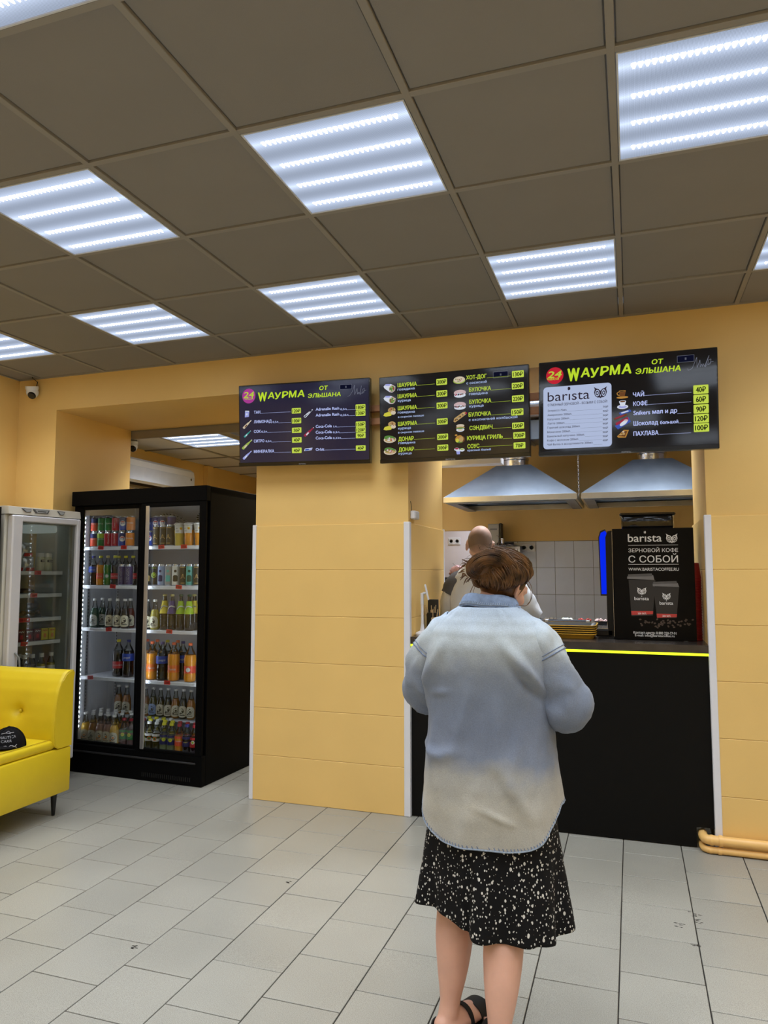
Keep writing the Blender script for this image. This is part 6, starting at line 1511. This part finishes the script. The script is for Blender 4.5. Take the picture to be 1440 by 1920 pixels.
# arms under the sleeves, forearms forward, hands holding a phone in front
limb(mb, [(-.150, 0, 1.215, .046), (-.19, .0, 1.15, .044), (-.222, .015, 1.02, .038), (-.16, .14, 1.02, .036), (-.085, .235, 1.06, .026)])
limb(mb, [(.150, 0, 1.215, .046), (.205, -.005, 1.15, .044), (.25, -.005, 1.015, .038), (.17, .13, 1.01, .036), (.085, .235, 1.05, .026)])
hand(mb, (-.075, .245, 1.063), (.7, .55, .25), (.1, .3, 1), (-.6, .5, .1), -1, .75, .92); hand(mb, (.075, .245, 1.053), (-.6, .6, .3), (.1, .3, 1), (.6, .5, .1), 1, .75, .92)
grown(mb, 'body', M_skin, W, .0058, 5)
for s_ in (-1, 1):
    e = MB(); Me = HM @ Matrix.Translation((s_*.031, .076, .008)); e.ball((0, 0, 0), .0125, 0, 14, 10, Me); e.ball((0, .0098, 0), (.0058, .004, .0058), 1, 12, 8, Me)
    e.obj('eye', [M_soft, mat('iris_brown', (52, 36, 24), .2)], W, smooth=60)
MB().box(-.036, -.004, -.075, .036, .004, .075, bev=.003).obj('phone', mat('phone_black', (10, 10, 12), .2), W, (0, .33, 1.13), (-.9, 0, 0))

# denim: dip-dyed light shoulders, partly light painted into the colour, blue middle, sand-grey tail, with fine weave
m = bpy.data.materials.new('faded_denim'); m.use_nodes = True; N = m.node_tree.nodes; L = m.node_tree.links; M_denim = m
b = N['Principled BSDF']; b.inputs['Roughness'].default_value = .85; b.inputs['Sheen Weight'].default_value = .15; b.inputs['Specular IOR Level'].default_value = .25
tc = N.new('ShaderNodeTexCoord'); sp = N.new('ShaderNodeSeparateXYZ'); L.new(tc.outputs['Object'], sp.inputs[0])
nA = N.new('ShaderNodeTexNoise'); nA.inputs['Scale'].default_value = 7; nA.inputs['Detail'].default_value = 5; L.new(tc.outputs['Object'], nA.inputs[0])
f = lambda op, a, c=None: mth(op, a, c, N, L)
zz = f('ADD', sp.outputs[2], f('MULTIPLY', f('SUBTRACT', nA.outputs[0], .5), .16))
mr = N.new('ShaderNodeMapRange'); mr.inputs[1].default_value = .55; mr.inputs[2].default_value = 1.36; L.new(zz, mr.inputs[0])
rp = N.new('ShaderNodeValToRGB'); el = rp.color_ramp.elements
DY = [(.0, (164, 164, 160)), (.22, (168, 165, 155)), (.34, (156, 156, 152)), (.41, (124, 134, 154)), (.52, (112, 122, 142)), (.64, (116, 126, 144)), (.72, (124, 133, 148)), (.79, (150, 157, 162)), (.85, (172, 181, 186)), (.92, (178, 192, 206)), (1.0, (168, 186, 208))]
el[0].position = DY[0][0]; el[0].color = (*lin(DY[0][1]), 1); el[1].position = 1.0; el[1].color = (*lin(DY[-1][1]), 1)
for p_, c in DY[1:-1]: q = el.new(p_); q.color = (*lin(c), 1)
L.new(mr.outputs[0], rp.inputs[0])
nB = N.new('ShaderNodeTexNoise'); nB.inputs['Scale'].default_value = 330; nB.inputs['Detail'].default_value = 2; L.new(tc.outputs['Object'], nB.inputs[0])
nC = N.new('ShaderNodeTexNoise'); nC.inputs['Scale'].default_value = 22; nC.inputs['Detail'].default_value = 4; L.new(tc.outputs['Object'], nC.inputs[0])
k_ = f('ADD', f('ADD', f('MULTIPLY', nB.outputs[0], .5), f('MULTIPLY', nC.outputs[0], .22)), .66)
vm = N.new('ShaderNodeVectorMath'); vm.operation = 'SCALE'; L.new(rp.outputs[0], vm.inputs[0]); L.new(k_, vm.inputs['Scale']); L.new(vm.outputs[0], b.inputs['Base Color'])
bp = N.new('ShaderNodeBump'); bp.inputs['Strength'].default_value = .25; bp.inputs['Distance'].default_value = .002; L.new(nB.outputs[0], bp.inputs['Height']); L.new(bp.outputs[0], b.inputs['Normal'])
M_stitch = mat('denim_stitch', (150, 166, 188), .8, var=.25, vscale=160); M_seamdk = mat('denim_seam_blue', (104, 118, 144), .85, var=.3, vscale=120)

BT = [(1.345, .095, .084), (1.32, .130, .096), (1.295, .164, .105), (1.26, .190, .120), (1.21, .206, .132), (1.14, .208, .140), (1.05, .202, .145), (.95, .201, .150), (.85, .206, .156), (.78, .212, .166), (.70, .219, .176), (.58, .224, .182)]
FOLDS = [((.075, 1.235), (.155, 1.13), 0.0187, .016), ((.115, 1.20), (.185, 1.085), 0.0170, .013), ((.10, 1.16), (.19, 1.06), -0.0136, .014), ((-.02, 1.12), (-.075, .90), 0.0119, .020), ((-.075, .90), (-.165, .865), 0.0119, .018), ((.05, 1.06), (.06, .86), 0.0102, .022), ((.06, .86), (.15, .72), 0.0119, .02),
         ((-.165, 1.20), (-.195, 1.02), 0.0136, .012), ((-.12, 1.23), (-.18, 1.10), 0.0136, .014), ((-.10, 1.08), (-.16, 1.07), 0.0085, .010), ((.0, .74), (.10, .70), 0.0085, .008), ((-.02, .78), (-.05, .62), 0.0102, .02), ((.12, .98), (.09, .80), 0.0102, .018), ((-.15, .98), (-.165, .82), 0.0085, .014), ((-.20, .9), (-.13, .88), 0.0102, .012)]
def hemz(th):
    u = abs(math.cos(th)); sd = math.cos(th)
    return (.621 if math.sin(th) < 0 else .655) + (.112 if math.sin(th) < 0 else .075)*u**4.0
def shirt_pt(th, s):
    z = 1.343 - s*(1.343 - hemz(th)); a, b_ = tab(BT, z); e = 2.5
    x, y = a*sup(th, e), b_*math.copysign(abs(math.sin(th))**(2/e), math.sin(th))
    x += .006 + (.014*(z < .9)*(.9-z)/.3 if x > 0 else 0); y += .004 - .014*math.exp(-((z-1.2)/.12)**2)*(1 if y < 0 else 0)
    d = .006*fbm((math.cos(th)*2.2, math.sin(th)*2.2, z*3.2)) + .0022*fbm((x*18, y*18, z*9))
    if y < 0.02:
        for (p, q, h, w_) in FOLDS:
            ax, az = p; dx, dz = q[0]-ax, q[1]-az; t = max(0, min(1, ((x-ax)*dx+(z-az)*dz)/(dx*dx+dz*dz))); dd = math.hypot(x-ax-t*dx, z-az-t*dz)
            d += h*math.exp(-(dd/w_)**2)*(math.sin(PI*(.12+.76*t)))
    low = max(0, (.78-z)/.2); d += .007*low*math.sin(th*7+1.3)
    n_ = Vector((x/(a*a), y/(b_*b_), 0)).normalized()
    return Vector((x, y, z)) + n_*d
NT, NS = 150, 110
mb = MB(); rings = [[tuple(shirt_pt(2*PI*i/NT, k/NS)) for i in range(NT)] for k in range(NS+1)]
mb.loft(rings); sh = mb.obj('denim_shirt', M_denim, W, smooth=180)
so = sh.modifiers.new('cloth_thickness', 'SOLIDIFY'); so.thickness = .0035; so.offset = -1
def off(th, s, d): p = shirt_pt(th, s); c = Vector((0, 0, p.z)); return p + (p-c).normalized()*d
hem = MB(); hem.tube([off(2*PI*i/150, .9985, .001) for i in range(151)], .0040, 6, cap=False); hem.tube([off(2*PI*i/150, .983, .001) for i in range(151)], .0020, 5, cap=False); hem.obj('hem_stitch', M_stitch, sh, smooth=60)
hp = MB()
for i in range(130):
    th = 2*PI*i/130; hp.tube([off(th, .985, .0018), off(th+.012, .996, .0024)], .0026, 5)
stuff(hp.obj('hem_puckers', M_seamdk, sh, smooth=60))
sm = MB(); sm.tube([off(-.06-.10*(k/30), .22+.77*k/30, .001) for k in range(31)], .0018, 5); sm.obj('side_seam', M_seamdk, sh); sm = MB(); sm.tube([off(PI+.06, .22+.77*k/30, .001) for k in range(31)], .0018, 5); sm.obj('side_seam', M_seamdk, sh)
# collar folded over its stand
def cpt(i, n, r, z): a = 2*PI*i/n; x = (.090+r)*math.cos(a); y = (.074+r)*math.sin(a); return (x+.008, y+.012, z - .10*x*.6 - .16*(y)*.8 + .0018*math.sin(5*a))
n = 72
mb = MB(); mb.loft([[cpt(i, n, r, z) for i in range(n)] for r, z in ((.004, 1.334), (.012, 1.335), (.0125, 1.341), (.007, 1.356), (.0, 1.371), (-.007, 1.379), (-.013, 1.378), (-.015, 1.365), (-.010, 1.335))]); co = mb.obj('collar', mat('collar_denim', (126, 146, 178), .85, var=.22, vscale=60, bump=.2, bscale=400), sh, smooth=60)
q = MB(); q.tube([cpt(i, n, .0128, 1.343) for i in range(n+1)], .0012, 5, cap=False); q.obj('collar_stitch', M_stitch, co)
q = MB()
for i in range(90): q.tube([cpt(i*n/90, n, .0125, 1.3445), cpt(i*n/90+.2, n, .0098, 1.3515)], .0014, 4)
stuff(q.obj('collar_puckers', M_stitch, co))
q = MB(); q.tube([cpt(i, n, .0085, 1.3305) for i in range(n+1)], .0030, 6, cap=False); q.obj('collar_seam', mat('seam_shadow_blue', (44, 60, 84), .9, var=.1), co)  # dark blue seam line under the collar
# sleeves
def sleeve(P, sd):
    S_ = crom(P, 9); k = len(S_); rings = []
    up = Vector((0, 1, 0)); n = 44
    for i, p in enumerate(S_):
        t = (Vector(S_[min(i+1, k-1)][:3]) - Vector(S_[max(i-1, 0)][:3])).normalized(); u = (up - t*up.dot(t)).normalized(); w_ = t.cross(u); ring = []; s = i/(k-1)
        for j in range(n):
            a = 2*PI*j/n; c = Vector(p[:3]); d = u*math.cos(a) + w_*math.sin(a); q = c + d*p[3]
            wr = .010*fbm((q.x*13+sd*3, q.y*13, q.z*8)) + .006*fbm((q.x*30, q.y*30, q.z*14)) + .0055*math.sin(26*s+3.0*math.cos(a+.6)+sd)*math.exp(-((s-.52)/.2)**2) + .006*max(0, math.sin(2.5*a+9*s))**3
            ring.append(tuple(q + d*wr))
        rings.append(ring)
    mb = MB(); mb.loft(rings); o = mb.obj('sleeve', M_denim, sh, smooth=180)
    md = o.modifiers.new('cloth_thickness', 'SOLIDIFY'); md.thickness = .003; md.offset = -1
    def ring_at(i, dr): c = Vector(S_[i][:3]); return [tuple(c + (Vector(p)-c)*(1+dr)) for p in rings[i]]
    i0 = int(k*.24); sv = MB()
    for (ii, r) in ((i0, .0019), (i0-1, .0011)):
        q = ring_at(ii, .02); sv.tube(q + [q[0]], r, 6, cap=False)
    sv.obj('armhole_seam', M_seamdk, o, smooth=60)
    q = ring_at(k-2, .015); sv = MB(); sv.tube(q + [q[0]], .004, 6, cap=False); sv.obj('cuff', M_seamdk, o, smooth=60)
sleeve([(.100, -.004, 1.262, .070), (.150, -.006, 1.222, .082), (.197, -.010, 1.150, .079), (.235, -.016, 1.078, .073), (.252, -.012, 1.030, .074), (.226, .055, 1.010, .070), (.165, .145, 1.012, .058), (.105, .215, 1.040, .045)], 1)
sleeve([(-.090, -.004, 1.262, .070), (-.142, -.006, 1.222, .083), (-.185, -.006, 1.150, .080), (-.212, .006, 1.085, .074), (-.216, .020, 1.052, .070), (-.194, .075, 1.030, .064), (-.145, .150, 1.022, .055), (-.10, .215, 1.05, .045)], -1)
# skirt: flared, black with scattered off-white flecks
m = bpy.data.materials.new('flecked_skirt'); m.use_nodes = True; N = m.node_tree.nodes; L = m.node_tree.links; M_skirt = m
b = N['Principled BSDF']; b.inputs['Roughness'].default_value = .8; b.inputs['Specular IOR Level'].default_value = .2
tc = N.new('ShaderNodeTexCoord'); mp = N.new('ShaderNodeMapping'); mp.inputs['Scale'].default_value = (1, 1, .68); L.new(tc.outputs['Object'], mp.inputs[0])
f = lambda op, a, c=None: mth(op, a, c, N, L)
def flecks(scale, thr, jit):
    v = N.new('ShaderNodeTexVoronoi'); v.inputs['Scale'].default_value = scale; v.inputs['Randomness'].default_value = jit; L.new(mp.outputs[0], v.inputs['Vector'])
    r = N.new('ShaderNodeSeparateColor'); L.new(v.outputs['Color'], r.inputs[0])
    return f('LESS_THAN', v.outputs['Distance'], f('MULTIPLY', f('ADD', r.outputs[0], .45), thr))
fl_ = f('MAXIMUM', flecks(76, .21, 1.0), flecks(118, .20, 1.0))
mx = N.new('ShaderNodeMix'); mx.data_type = 'RGBA'; L.new(fl_, mx.inputs[0]); mx.inputs[6].default_value = (*lin((13, 13, 15)), 1); mx.inputs[7].default_value = (*lin((206, 204, 198)), 1); L.new(mx.outputs[2], b.inputs['Base Color'])
ST = [(.97, .150, .108), (.90, .172, .118), (.80, .186, .126), (.667, .208, .152), (.55, .219, .160), (.466, .228, .172), (.378, .238, .178), (.30, .246, .182)]
def skirt_pt(th, s):
    hz = .374 + .016*math.sin(2*th+.5) - .022*math.cos(th) + .006*math.sin(5*th)
    z = .97 - s*(.97-hz); a, b_ = tab(ST, z); x, y = a*math.cos(th), b_*math.sin(th)
    amp = max(0, (s-.45)/.55)**1.4; d = amp*(.017*math.sin(7*th+.9) + .010*math.sin(12*th+2.1) + .012*fbm((math.cos(th)*3, math.sin(th)*3, z*1.5)))
    d -= amp*.03*math.exp(-(((th-(PI*1.5-.18)))/.06)**2)
    n_ = Vector((x/(a*a), y/(b_*b_), 0)).normalized(); return Vector((x+.006, y-.004, z)) + n_*d
mb = MB(); mb.loft([[tuple(skirt_pt(2*PI*i/180, k/70)) for i in range(180)] for k in range(71)]); sk = mb.obj('skirt', M_skirt, W, smooth=180)
so = sk.modifiers.new('cloth_thickness', 'SOLIDIFY'); so.thickness = .0025; so.offset = -1
# sandals
for o, a, sd in FEET:
    Q = fM(o, a); out = [(-.030, -.045), (-.034, .0), (-.034, .07), (-.044, .13), (-.040, .185), (-.015, .212), (.018, .212), (.040, .185), (.044, .13), (.035, .07), (.034, .0), (.030, -.045), (.015, -.060), (-.015, -.060)]
    oc = [p[:2] for p in crom([(*p, 0) for p in out] + [(*out[0], 0)], 4)][:-1]
    s = MB(); s.prism(oc, 0, .010, 'z', 0, Q); s.prism([(p[0]*.97, p[1]*.985) for p in oc], .010, .020, 'z', 1, Q); sn = s.obj('sandal', [mat('grey_sole', (46, 44, 44), .7), M_black], W, smooth=40)
    M_strap = mat('black_elastic', (13, 13, 14), .75)
    def strap(y0, y1, tilt, z, r0, nm):
        q = MB(); rings = []
        for i in range(25):
            t = PI*i/24; c_, s_ = math.cos(t), math.sin(t); ring = []
            for (yy, lift) in ((y0, .0), (y0, .003), (y1, .003), (y1, .0)):
                ring.append(tuple(Q @ Vector(((r0+lift)*c_, yy + tilt*c_*sd + .0, .016 + (z+lift-.016)*s_**.8))))
            rings.append(ring)
        q.loft(rings, cap0=True, cap1=True); q.obj(nm, M_strap, sn, smooth=50)
    strap(.105, .155, .012, .068, .046, 'toe_strap'); strap(.048, .064, .02, .088, .040, 'ankle_strap')
    q = MB(); rings = []
    for i in range(25):
        t = PI + PI*i/24; rings.append([tuple(Q @ Vector(((.037+e_)*math.cos(t), -.010+(.046+e_)*math.sin(t), z_))) for (e_, z_) in ((0, .016), (.004, .016), (.003, .045+.010*abs(math.cos(t))), (-.0005, .045+.010*abs(math.cos(t))))])
    q.loft(rings, cap0=True, cap1=True); q.obj('heel_cup', M_strap, sn, smooth=50)

# hair: scalp mass, locks swept up into a twisted bun, loose wisps
m = bpy.data.materials.new('brown_hair'); m.use_nodes = True; N = m.node_tree.nodes; L = m.node_tree.links; M_hair = m
b = N['Principled BSDF']; b.inputs['Roughness'].default_value = .42; b.inputs['Specular IOR Level'].default_value = .35
tc = N.new('ShaderNodeTexCoord'); no = N.new('ShaderNodeTexNoise'); no.inputs['Scale'].default_value = 26; no.inputs['Detail'].default_value = 6; L.new(tc.outputs['Object'], no.inputs[0])
rp = N.new('ShaderNodeValToRGB'); rp.color_ramp.elements[0].position = .3; rp.color_ramp.elements[0].color = (*lin((36, 22, 13)), 1); rp.color_ramp.elements[1].position = .72; rp.color_ramp.elements[1].color = (*lin((118, 82, 48)), 1)
L.new(no.outputs[0], rp.inputs[0]); L.new(rp.outputs[0], b.inputs['Base Color'])
rg = random.Random(11)
HC = HM @ Vector((0, -.014, .024)); HR = (.087, .103, .099); BC = Vector((-.004, -.066, 1.478)); HQ = HM.to_3x3()
hm = MB(); hm.ball((0, 0, 0), tuple(r*.93 for r in HR), n=28, m=18, M=Matrix.Translation(HC) @ HQ.to_4x4())
hm.f = [fc for fc in hm.f if (lambda c: not (c.y > .035 and c.z < .035) and c.z > -.085)(HQ.inverted() @ (Vector([sum(hm.v[j][q] for j in fc)/len(fc) for q in range(3)]) - HC))]; hm.m = [0]*len(hm.f); hm.ball(tuple(BC + Vector((0, .026, 0))), (.050, .030, .036), n=20, m=14)
def lock(pts, r, mb, n=6): S_ = crom([(*p, 0) for p in pts], 5); k = len(S_); mb.tube([q[:3] for q in S_], [max(.0006, r*(.35+.65*math.sin(PI*min(1, .12+.88*i/(k-1))))) for i in range(k)], n)
def on_head(az, el_, k=1.0):
    d = Vector((math.cos(el_)*math.sin(az), -math.cos(el_)*math.cos(az), math.sin(el_)))
    return HC + HQ @ (Vector((d.x*HR[0], d.y*HR[1], d.z*HR[2]))*k)
for q in range(760):   # az 0 is the back of the head; locks run from the hairline up to the bun
    az = rg.uniform(-2.7, 2.7); low = (-.80 if abs(az) < .9 else (lerp(-.80, -.22, (abs(az)-.9)/.75) if abs(az) < 1.65 else lerp(-.22, .5, (abs(az)-1.65)/1.05))) + rg.uniform(-.05, .10); k = rg.uniform(.98, 1.07)
    az1 = az*.15 + rg.uniform(-.45, .25) - .55; e1 = .36 + rg.uniform(-.3, .35)
    sweep = rg.uniform(.15, .6)*(1 if az > -.3 else -.5)
    pts = [on_head(lerp(az, az1, t) + sweep*math.sin(PI*t), lerp(low, e1, t) + (.3*math.sin(PI*t) if abs(az) > 1.2 else .05*math.sin(PI*t)), (k + .05*math.sin(PI*t)*rg.uniform(.6, 1.2))*(.90 if t == 0 else 1)) for t in (0, .14, .35, .6, .8, 1)]
    lock(pts, rg.uniform(.0012, .0034), hm, 5)
def bunp(a, r, dpt): return BC + Vector((math.cos(a)*r*1.18, -dpt, math.sin(a)*r*.86 + .25*math.cos(a)*r))
for q in range(620):   # the bun: locks rolled over from the right, round its left end and tucked under
    w1 = rg.uniform(-.9, 1); o_ = rg.uniform(-.012, .012); th = rg.uniform(-.55, 1.0); dpt = rg.uniform(.65, 1.08)
    pts = []
    for t in (-.15, .12, .35, .58, .8, 1.0):
        a = lerp(.55, 4.15, t) ; rr = lerp(.030, .060, w1)*(1 - .25*max(0, t-.6))
        y_ = -.050 - (.052*math.sin(PI*min(1, max(0, .15+.8*t)))*(1.15-.6*abs(w1)))*dpt
        pts.append(Vector((BC.x + .012 + math.cos(a)*rr*1.12 + .020*(1-t) + rg.uniform(-.002, .002), BC.y + .058 + y_, BC.z + math.sin(a)*rr*.80 + .16*math.cos(a)*rr + o_*.4)))
    lock(pts, rg.uniform(.0012, .0032), hm, 5)
for q in range(60):    # strands crossing the tuck from lower left to upper right
    a0 = rg.uniform(-.2, 1); p0 = on_head(rg.uniform(-1.2, -.5), rg.uniform(-.7, -.35), 1.05); p1 = on_head(rg.uniform(.0, .4), rg.uniform(-.2, .1), 1.12); p2 = on_head(rg.uniform(.5, 1.1), rg.uniform(.1, .5), 1.07)
    lock([p0, (p0+p1)/2 + Vector((0, -.008, -.006)), p1, (p1+p2)/2 + Vector((0, -.004, .004)), p2], rg.uniform(.0014, .0032), hm, 5)
for q in range(16):     # frizzy ends sticking out on the left of the bun
    a0 = rg.uniform(2.4, 4.2); p = bunp(a0, .048, .0); e = Vector((-.6, -.2, rg.uniform(-.7, .3)))
    lock([p, p + e*.014 + Vector((0, 0, .003)), p + e*.026 + Vector((rg.uniform(-.006, .006), -.004, rg.uniform(-.008, .006)))], .0022, hm)
hair = hm.obj('hair', M_hair, W, smooth=60)
wp = MB()
def wisp(pts, r=.0007): S_ = crom([(*p, 0) for p in pts], 6); wp.tube([q[:3] for q in S_], r, 4)
wisp([(.128, .03, 1.44), (.146, .015, 1.41), (.148, .0, 1.375), (.132, -.01, 1.350), (.10, -.015, 1.352)], .0013); wisp([(.122, .04, 1.43), (.140, .03, 1.40), (.143, .015, 1.37), (.132, .01, 1.352)], .001)
wisp([(-.04, -.01, 1.42), (-.052, -.02, 1.39), (-.050, -.02, 1.362)], .0012); wisp([(-.036, -.02, 1.41), (-.040, -.03, 1.385), (-.032, -.03, 1.36)], .0009)
for q in range(46):
    p = on_head(rg.uniform(-1.8, 1.8), rg.uniform(-.3, 1.2), 1.03) if q % 2 else bunp(rg.uniform(0, 6.28), .05, .01); o_ = (p-HC).normalized(); t = Vector((rg.uniform(-1, 1), rg.uniform(-1, 1), rg.uniform(-1, 1)))
    wisp([p, p + o_*.010 + t*.006, p + o_*.014 + t*.018, p + o_*.010 + t*.030], .00055)
stuff(wp.obj('loose_wisps', M_hair, hair))

# ---------------------------------------------------------------- the bald cook behind the counter
mx_, my_ = -.992, 4.99
C_ = thing('person', 'balding cook in a white shirt with a grey shoulder, standing behind the counter', 'person', (mx_, my_, 0))
HM2 = Matrix.Translation((-.005, .02, 1.652)) @ Matrix.Rotation(math.radians(14), 4, 'Z') @ Matrix.Rotation(math.radians(-12), 4, 'X') @ Matrix.Rotation(math.radians(4), 4, 'Y')
mb = MB()
limb(mb, [(0, 0, .92, .15), (0, 0, 1.05, .145), (0, -.01, 1.2, .15), (0, -.005, 1.33, .12), (0, .005, 1.43, .080), (0, .010, 1.50, .062)], 20)
for s_ in (-1, 1):
    limb(mb, [(0, 0, 1.36, .08), (s_*.11, 0, 1.36, .06), (s_*.16, 0, 1.34, .055)]); mb.ball((s_*.08, 0, .93), (.10, .12, .12), n=16, m=10)
    limb(mb, [(s_*.095, 0, .92, .10), (s_*.10, .0, .70, .085), (s_*.105, .01, .50, .062), (s_*.11, -.01, .36, .06), (s_*.11, .0, .12, .042), (s_*.11, .0, .06, .042)], 16)
    limb(mb, [(s_*.11, -.03, .035, .035), (s_*.115, .06, .04, .038), (s_*.12, .16, .03, .034)], 12)
limb(mb, [(0, .010, 1.46, .060), (0, .018, 1.54, .06), (0, .03, 1.60, .06)], 16)
head(mb, HM2, 1.12)
limb(mb, [(-.15, 0, 1.37, .058), (-.205, -.02, 1.24, .05), (-.215, .0, 1.10, .045), (-.16, .16, 1.08, .040), (-.10, .27, 1.12, .032)]); limb(mb, [(.20, 0, 1.37, .062), (.30, .0, 1.27, .055), (.345, .02, 1.16, .048), (.24, .17, 1.11, .042), (.12, .27, 1.12, .032)])
hand(mb, (-.09, .285, 1.132), (.6, .7, -.2), (.3, .2, 1), (-.5, .6, .2), -1, .7, 1.05); hand(mb, (.11, .285, 1.132), (-.6, .7, -.2), (.3, .2, 1), (.5, .6, .2), 1, .7, 1.05)
grown(mb, 'body', M_skin2, C_, .0075, 5)
for s_ in (-1, 1):
    e = MB(); Me = HM2 @ Matrix.Translation((s_*.037, .092, .010)); e.ball((0, 0, 0), .0145, 0, 14, 10, Me); e.ball((0, .0115, 0), (.0066, .0045, .0066), 1, 12, 8, Me); e.obj('eye', [M_soft, mat('iris_brown', (52, 36, 24), .2)], C_, smooth=60)
# cropped hair round a bare crown: a thin shell that thins out towards the top
m = bpy.data.materials.new('cropped_hair'); m.use_nodes = True; N = m.node_tree.nodes; L = m.node_tree.links
b = N['Principled BSDF']; b.inputs['Base Color'].default_value = (*lin((112, 106, 96)), 1); b.inputs['Roughness'].default_value = .8
tc = N.new('ShaderNodeTexCoord'); sp = N.new('ShaderNodeSeparateXYZ'); L.new(tc.outputs['Object'], sp.inputs[0]); no = N.new('ShaderNodeTexNoise'); no.inputs['Scale'].default_value = 16; no.inputs['Detail'].default_value = 5; L.new(tc.outputs['Object'], no.inputs[0])
f = lambda op, a, c=None: mth(op, a, c, N, L)
hgt = f('ADD', sp.outputs[2], f('MULTIPLY', f('SUBTRACT', no.outputs[0], .5), .05))
r1 = N.new('ShaderNodeMapRange'); r1.inputs[1].default_value = .085; r1.inputs[2].default_value = .03; r1.inputs[3].default_value = .04; r1.inputs[4].default_value = .55; L.new(hgt, r1.inputs[0])
r2 = N.new('ShaderNodeMapRange'); r2.inputs[1].default_value = -.075; r2.inputs[2].default_value = -.03; L.new(hgt, r2.inputs[0]); L.new(f('MULTIPLY', r1.outputs[0], r2.outputs[0]), b.inputs['Alpha'])
mb = MB(); mb.ball((0, -.014, .024), (.0855, .1055, .1055), n=36, m=26)
mb.v = [(x, y - (.012 if z < -.05 else 0)*0, z) for x, y, z in mb.v]
keep = [i for i, fc in enumerate(mb.f) if sum(mb.v[j][1] for j in fc)/len(fc) < .045 and sum(mb.v[j][2] for j in fc)/len(fc) > -.078]
mb.f = [mb.f[i] for i in keep]; mb.m = [0]*len(keep)
hp = mb.obj('cropped_hair', m, C_, smooth=180); hp.matrix_local = HM2
# white work shirt, loose, with a grey left shoulder
M_ws = mat('white_cotton', (224, 229, 236), .8, var=.05, vscale=12, bump=.12, bscale=60); M_gs = mat('grey_cotton', (92, 96, 106), .8, var=.06)
MT = [(1.53, .075, .075), (1.50, .10, .088), (1.46, .150, .105), (1.42, .185, .125), (1.36, .205, .142), (1.26, .212, .155), (1.12, .212, .160), (.95, .215, .160), (.82, .215, .160)]
def ws_pt(th, s):
    z = 1.53 - s*.71; a, b_ = tab(MT, z); x, y = a*sup(th, 2.5), b_*math.copysign(abs(math.sin(th))**.8, math.sin(th)); d = .010*fbm((math.cos(th)*2.6, math.sin(th)*2.6, z*4)) + .004*fbm((x*16, y*16, z*9)) + .006*math.sin(9*th + 8*z)*max(0, min(1, (1.4-z)*4))
    n_ = Vector((x/(a*a), y/(b_*b_), 0)).normalized(); return Vector((x, y-.006, z)) + n_*d
mb = MB(); mb.loft([[tuple(ws_pt(2*PI*i/100, k/70)) for i in range(100)] for k in range(71)]); ws = mb.obj('work_shirt', M_ws, C_, smooth=180); so = ws.modifiers.new('cloth_thickness', 'SOLIDIFY'); so.thickness = .003; so.offset = -1
q = MB(); q.lathe([(.078, 1.515), (.084, 1.52), (.080, 1.548), (.072, 1.545)], 28, sy=.95); q.obj('neckband', M_ws, ws, smooth=50)
def tube_cloth(P, nm, m_, seed):
    S_ = crom(P, 7); mb = MB(); rings = []; k = len(S_)
    for i, p in enumerate(S_):
        t = (Vector(S_[min(i+1, k-1)][:3]) - Vector(S_[max(i-1, 0)][:3])).normalized(); u = (Vector((0, 1, 0)) - t*t.y).normalized(); w_ = t.cross(u); c = Vector(p[:3])
        ring = []
        for j in range(32):
            a = 2*PI*j/32; d = u*math.cos(a)+w_*math.sin(a); qd = c+d*p[3]; ring.append(tuple(qd + d*(.010*fbm((qd.x*12+seed, qd.y*12, qd.z*9)) + .005*fbm((qd.x*30, qd.y*30, qd.z*20)))))
        rings.append(ring)
    mb.loft(rings); o = mb.obj(nm, m_, ws, smooth=180); so = o.modifiers.new('cloth_thickness', 'SOLIDIFY'); so.thickness = .003; so.offset = -1
tube_cloth([(.10, 0, 1.40, .10), (.19, -.005, 1.365, .098), (.27, -.01, 1.29, .088), (.325, -.005, 1.20, .078), (.345, .01, 1.155, .074)], 'sleeve', M_ws, 3)
tube_cloth([(-.09, 0, 1.39, .095), (-.15, -.02, 1.36, .098), (-.187, -.03, 1.29, .088)], 'grey_shoulder_panel', M_gs, 5)
tube_cloth([(-.182, -.03, 1.305, .083), (-.198, -.03, 1.25, .080), (-.205, -.025, 1.16, .075), (-.205, -.02, 1.11, .072)], 'sleeve', M_ws, 7)
# trousers and shoes (behind the counter)
M_tr = mat('dark_trousers', (30, 32, 38), .85); tr = MB()
for s_ in (-1, 1): S_ = crom([(s_*.09, 0, .98, .125), (s_*.10, 0, .70, .105), (s_*.107, .01, .46, .085), (s_*.11, .0, .10, .075)], 6); tr.tube([p[:3] for p in S_], [p[3] for p in S_], 18)
grown(tr, 'trousers', M_tr, C_, .012, 4)
for s_ in (-1, 1): 
    q = MB(); q.ball((s_*.115, .06, .04), (.052, .14, .045), n=18, m=10); q.v = [(a, b_, max(c, 0.002)) for a, b_, c in q.v]; q.obj('shoe', M_black, C_, smooth=60)
